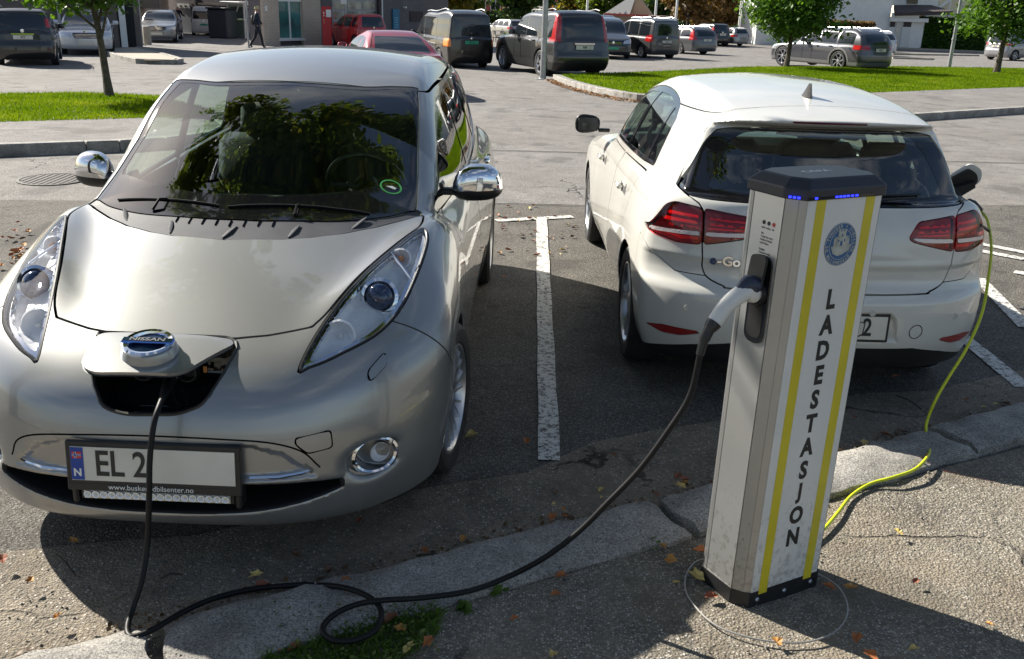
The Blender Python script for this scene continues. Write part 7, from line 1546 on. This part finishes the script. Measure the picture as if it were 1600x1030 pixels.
# ------------------------------------------------------------------ trees
MB_tree = at(178, 163)
def tree_px(name, label, px, py, **k): P = at(px, py); return tree(name, label, P, **k)
tree_px('maple_tree', 'young maple with a slightly bent trunk on the left lawn', 177, 162, hgt=4.0, cr=(1.25, 1.2, 1.15), crown_z=2.25, n=5400, size=.115, m=M_leafm, seed=11, trunk_r=.075, lean=(-.62, .1), clumps=34, group='young maples on the lawns')
tree_px('maple_tree', 'round young maple in front of the blue grey estate', 1229, 110, hgt=4.6, cr=(2.15, 1.9, 1.7), crown_z=2.38, n=10000, size=.15, m=M_leafm, seed=12, trunk_r=.10, lean=(-.05, 0), clumps=60, group='young maples on the lawns')
tree_px('maple_tree', 'young maple with sparse crown on the right-hand lawn', 1555, 119, hgt=5.0, cr=(2.2, 1.9, 1.7), crown_z=2.60, n=7500, size=.15, m=M_leafm, seed=13, trunk_r=.12, lean=(.05, 0), clumps=44, group='young maples on the lawns')
bt_ = [(690, 84, 5.5, 4.5, M_leafo, 'yellowing tree far behind the workshop corner'), (720, 92, 5, 4, M_leafb, 'green tree showing above the black van'), (815, 84, 5.2, 4.6, M_leafd, 'dense dark green tree left of the steel lamp post'), (905, 104, 4.5, 4.2, M_leafo, 'yellow-green tree behind the dark four-by-four'), (938, 98, 4.6, 4.0, M_leafb, 'bright green tree beside the kiosk'), (1035, 92, 4.2, 5, M_leafd, 'dark tree right of the kiosk'), (1075, 82, 4.6, 4.6, M_leafr, 'rust-tinged birch in the middle of the background'), (1118, 84, 5.0, 4.6, M_leafr, 'second rust-tinged birch behind the mid grey estate'), (1170, 90, 5, 5, M_leafd, 'dark tree behind the middle maple'), (870, 128, 7, 6, M_leafd, 'dark tree far behind the brick-red house'), (780, 132, 6, 6, M_leafb, 'green tree far behind the picnic table'), (1000, 124, 8, 6, M_leafd, 'broad dark tree behind the kiosk'), (1250, 100, 7, 6, M_leafd, 'dark tree behind the white house'), (1600, 100, 9, 7, M_leafd, 'tall dark tree behind the cream house')]
for k, (px, D, rr_, h_, m_, lb) in enumerate(bt_):
    P = at_y(px, 40, D); P[2] = ground_z(0, D); tree('tree', lb, P, hgt=h_ + 3.0, cr=(rr_ * .62, rr_ * .5, h_ * .62), crown_z=h_ * .62 + .5, n=2600, size=.42, m=m_, seed=30 + k, trunk_r=.16, bark=M_bark2, clumps=26, group='trees at the back of the car park', limbs=5)
T = thing('shrub', 'wide band of shrubs closing the car park at the back', 'shrub', (0, 0, 0)); pts = []
for k in range(60): px = 670 + 8.6 * k; P = at_y(px, 50, 96 + 6 * math.sin(k)); P[2] = ground_z(0, 96) + .8; pts.append(blob(P, (1.6, 1.0, 1.0), 130, rng, .0))
leafcloud('foliage', np.vstack(pts), .34, M_leafd, T)
# ------------------------------------------------------------------ old tree over the bays (above the frame; it is what the windscreen and bonnet mirror)
OT = thing('old_tree', 'large old tree whose boughs hang over the parking bays', 'tree', (-6.6, 1.6, 0)); r = np.random.default_rng(77); b = MB(); b.tube([(0, 0, 0), (.1, .1, 1.5), (.3, .3, 3.2), (.9, .6, 4.6)], [.42, .34, .30, .26], 12)
cl = []
for k in range(17):
    e = np.array([5.1 + 2.8 * math.cos(k * 2.4) * (k % 3 + 1) / 3, 3.6 + 1.9 * math.sin(k * 1.7) * (k % 4 + 1) / 4, 6.0 + 1.1 * math.sin(k * 3.1)]); m_ = np.array([.9, .6, 4.6]) * .5 + e * .5 + [0, 0, .9]; b.tube(crv([(.9, .6, 4.6), m_, e], 5), np.linspace(.16, .03, 11), 7)
    for j in range(4): q = e + r.normal(size=3) * [1.0, .9, .5]; b.tube([e * .75 + m_ * .25, q], [.045, .012], 5); cl.append(q)
    cl.append(e); cl.append(m_)
b.build('trunk', M_bark2, OT, True); pts = np.vstack([blob(c, (.72, .72, .42), 330, r, .1) for c in cl]); leafcloud('crown', pts, .14, leafmat('old_tree_leaves', (.07, .13, .022), (.17, .24, .04), .5, c3=(.30, .25, .05)), OT, seed=3, up=.9)
# ------------------------------------------------------------------ fallen leaves, twigs, weeds
def leafmesh(seed, s):
    r = np.random.default_rng(seed); V = []; n = 11
    for i in range(n):
        a = 2 * math.pi * i / n; rad = s * (.85 if i % 2 == 0 else .66) * (.6 + .6 * r.random()); V.append((rad * math.cos(a) * 1.15, rad * math.sin(a) * .8, .006 + s * .30 * abs(math.sin(a)) ** 1.5 + .004 * r.random()))
    V.append((0, 0, .004)); F = [(i, (i + 1) % n, n) for i in range(n)]; me = bpy.data.meshes.new('fallen_leaf'); me.from_pydata(V, [], F); return me
LM = []; LC = ['orange-brown dry', 'light brown dry', 'dark brown dry', 'pale yellow fallen', 'nearly black rotten']
for i, c in enumerate(((.36, .12, .03), (.45, .22, .05), (.22, .07, .03), (.55, .42, .14), (.12, .06, .03))):
    mt_ = mat('dry_leaf_%s' % 'abcde'[i], c, .65, noise=.3, nscale=60)
    for k in range(2): me = leafmesh(i * 7 + k, .026); me.materials.append(mt_); LM.append(me)
def fleaf(P, i, s=1.0, label=None):
    o = bpy.data.objects.new('fallen_leaf', LM[i % len(LM)]); COL.objects.link(o); o.location = tuple(P); o.rotation_euler = (random.uniform(-.25, .25), random.uniform(-.25, .25), random.uniform(0, 6.28)); o.scale = (s, s, s); props(o, label or LC[(i % len(LM)) // 2] + (' leaf lying near the kerb and the post' if P[1] < 4.6 and P[0] > -1.2 else (' leaf lying left of the silver car' if P[0] < -1.5 else ' leaf lying on the asphalt between the two parked cars')), 'leaf', LC[(i % len(LM)) // 2] + ' leaves scattered on the ground'); return o
spots = [(738, 683, 7, 2.0), (822, 690, 0, 1.2), (1070, 752, 4, 1.3), (1062, 762, 6, 1.4), (1025, 775, 4, 1.2), (1035, 855, 3, 1.0), (1046, 877, 2, 1.5), (1093, 863, 0, 1.5), (878, 902, 0, 1.2), (867, 931, 0, 1.1), (1057, 912, 7, .8), (1110, 935, 4, 1.3), (1088, 902, 6, 1.6), (1293, 919, 0, 1.3), (1330, 922, 2, 1.5), (1340, 998, 0, 1.3), (1428, 1016, 7, 1.0), (1403, 833, 7, 1.1), (1430, 909, 4, .8), (1358, 1025, 0, 1.3), (1545, 977, 2, .8), (1490, 720, 2, 1.1), (1214, 1005, 2, 1.1), (865, 1026, 7, 1.2), (803, 968, 0, .8), (1052, 790, 1, 1.0), (1523, 470, 2, .9), (1175, 570, 4, 1.6), (1400, 590, 4, 1.2), (560, 815, 4, .9), (541, 910, 0, 1.1), (548, 932, 0, 1.4), (700, 932, 2, .9), (723, 843, 2, 1.0), (206, 812, 7, 2.0), (113, 848, 2, 1.2), (47, 908, 2, .9), (90, 965, 3, .9), (5, 875, 4, 1.2), (880, 797, 2, .8), (882, 808, 0, .7), (960, 712, 1, .8), (808, 880, 0, .9), (780, 396, 0, 1.0), (788, 432, 1, .9), (612, 970, 4, 1.4), (625, 985, 2, 1.3), (640, 1015, 6, 1.2), (460, 1015, 4, 1.2), (668, 1005, 0, 1.2)]
for k, (px, py, i, s) in enumerate(spots): fleaf(at(px, py, .010 if py < 740 else .045), i, s * .8)
for k in range(64):    # along the gutter and the far kerb
    q = kp(-1.8 + 4.6 * random.random(), .02 + .10 * abs(random.gauss(0, 1)));  fleaf((q[0], q[1], .016), random.randrange(10), random.uniform(.5, 1.1)) if k % 2 else None
    if k < 40: fleaf(at(random.uniform(770, 900), random.uniform(322, 400), .010), random.randrange(10), random.uniform(.6, 1.3))
for k in range(34): fleaf(at(random.gauss(28, 16), random.gauss(395, 22), .012 + .01 * random.random()), random.choice((0, 1, 2, 3, 8)), random.uniform(.9, 1.7))
def litter(name, lab, pts, size, m, seed): o = leafcloud(name, pts, size, m, None, seed=seed, up=2.5); props(o, lab, 'leaf litter', kind='stuff'); return o
P = np.array([[*kp(s, abs(rng.normal()) * .05 + .005), .013 + .012 * rng.random()] for s in rng.uniform(-3.2, 6, 900)]); litter('leaf_litter', 'brown crumbled leaves gathered in the gutter along the near kerb', P, .016, leafmat('litter_brown', (.05, .03, .015), (.14, .08, .03), .1), 3)
tp_ = np.array(tip + [rp_(-4, .0)]); D = np.r_[0, np.cumsum(np.linalg.norm(np.diff(tp_, axis=0), axis=1))]; ss = rng.random(1500) * D[-1]; P = np.stack([np.interp(ss, D, tp_[:, 0]), np.interp(ss, D, tp_[:, 1])], 1) + np.array([-.18, -.12]) * rng.random((1500, 1)) * 1.4; P = np.c_[P, gz(P[:, 0], P[:, 1]) + .02 + .03 * rng.random(1500)]; litter('leaf_litter', 'orange leaves heaped against the kerb at the tip of the lawn', P, .06, leafmat('litter_orange', (.12, .06, .02), (.30, .14, .04), .1), 4)
# gravel grit
def grit(n, f, size, m, lab):
    r = np.random.default_rng(9); P = f(n, r); V = []; s = size * (.3 + r.random(n) ** 2.2); oct_ = np.array([(1, 0, 0), (0, 1, 0), (-1, 0, 0), (0, -1, 0), (0, 0, .8), (0, 0, -.5)]); T0 = np.array([(0, 1, 4), (1, 2, 4), (2, 3, 4), (3, 0, 4), (1, 0, 5), (2, 1, 5), (3, 2, 5), (0, 3, 5)])
    V = P[:, None] + oct_[None] * s[:, None, None] * (.6 + .8 * r.random((n, 6, 1))); T = (np.arange(n)[:, None, None] * 6 + T0[None]).reshape(-1, 3); o = obj('grit', V.reshape(-1, 3), T, m); props(o, lab, 'gravel', kind='stuff')
M_grit = leafmat('grit_stone', (.10, .095, .085), (.32, .30, .27), 0.0, .85)
def fgrit(n, r):
    s = r.uniform(-3.6, 7, n); t = r.normal(size=n) * .5 + .1; A = np.array([kp(a, b_) for a, b_ in zip(s, t)]); z = np.where(t < -.29, walk_h + .004, np.where(t < 0, .062, .010)); return np.c_[A, z]
grit(9000, fgrit, .0050, M_grit, 'loose grit strewn over the kerb and gutter')
# weeds and grass tuft by the near kerb
M_weed = leafmat('weed_grass', (.05, .11, .015), (.13, .22, .035), .35)
gp_ = [at(x, y)[:2] for x, y in ((405, 1030), (440, 1005), (500, 1005), (560, 985), (640, 962), (690, 965), (685, 1010), (640, 1040), (560, 1080), (420, 1080))]
blades('grass_tuft', gp_, 3000, .022, .004, M_weed, 'tuft of uncut grass against the inner side of the near kerb', dz=walk_h + .004, lean=1.3)
P = np.array([[*at(rng.uniform(430, 690), rng.uniform(960, 1075))[:2], walk_h + .02 + .02 * rng.random()] for _ in range(220)]); litter('weed_leaves', 'small round weed leaves and dead leaf scraps in the grass tuft', P, .013, leafmat('weed_leaf', (.05, .10, .02), (.16, .20, .05), .3, c3=(.30, .10, .03)), 6)
for px, py in ((775, 925), (770, 885), (1020, 850), (725, 955), (1470, 700)):
    q = at(px, py, walk_h); o = leafcloud('weed_plant', blob((q[0], q[1], q[2] + .012), (.035, .035, .014), 26, rng, 0), .030, M_weed, None, seed=px, up=.6); props(o, 'little green weed sprouting from the joint behind the near kerb', 'weed', 'weeds along the kerb')
# twigs
for k, (a, c) in enumerate((((650, 868), (730, 873)), ((88, 868), (118, 900)), ((250, 905), (285, 898)), ((1400, 618), (1440, 640)))):
    A, B_ = at(*a, .03), at(*c, .03); m_ = (A + B_) / 2 + [0, 0, .012]; bb_ = MB(); bb_.tube(crv([A, m_, B_], 4), .0035, 5); o = bb_.build('twig', M_bark2, None); props(o, 'thin dark twig lying on the ground near the kerb', 'twig', 'twigs on the ground')
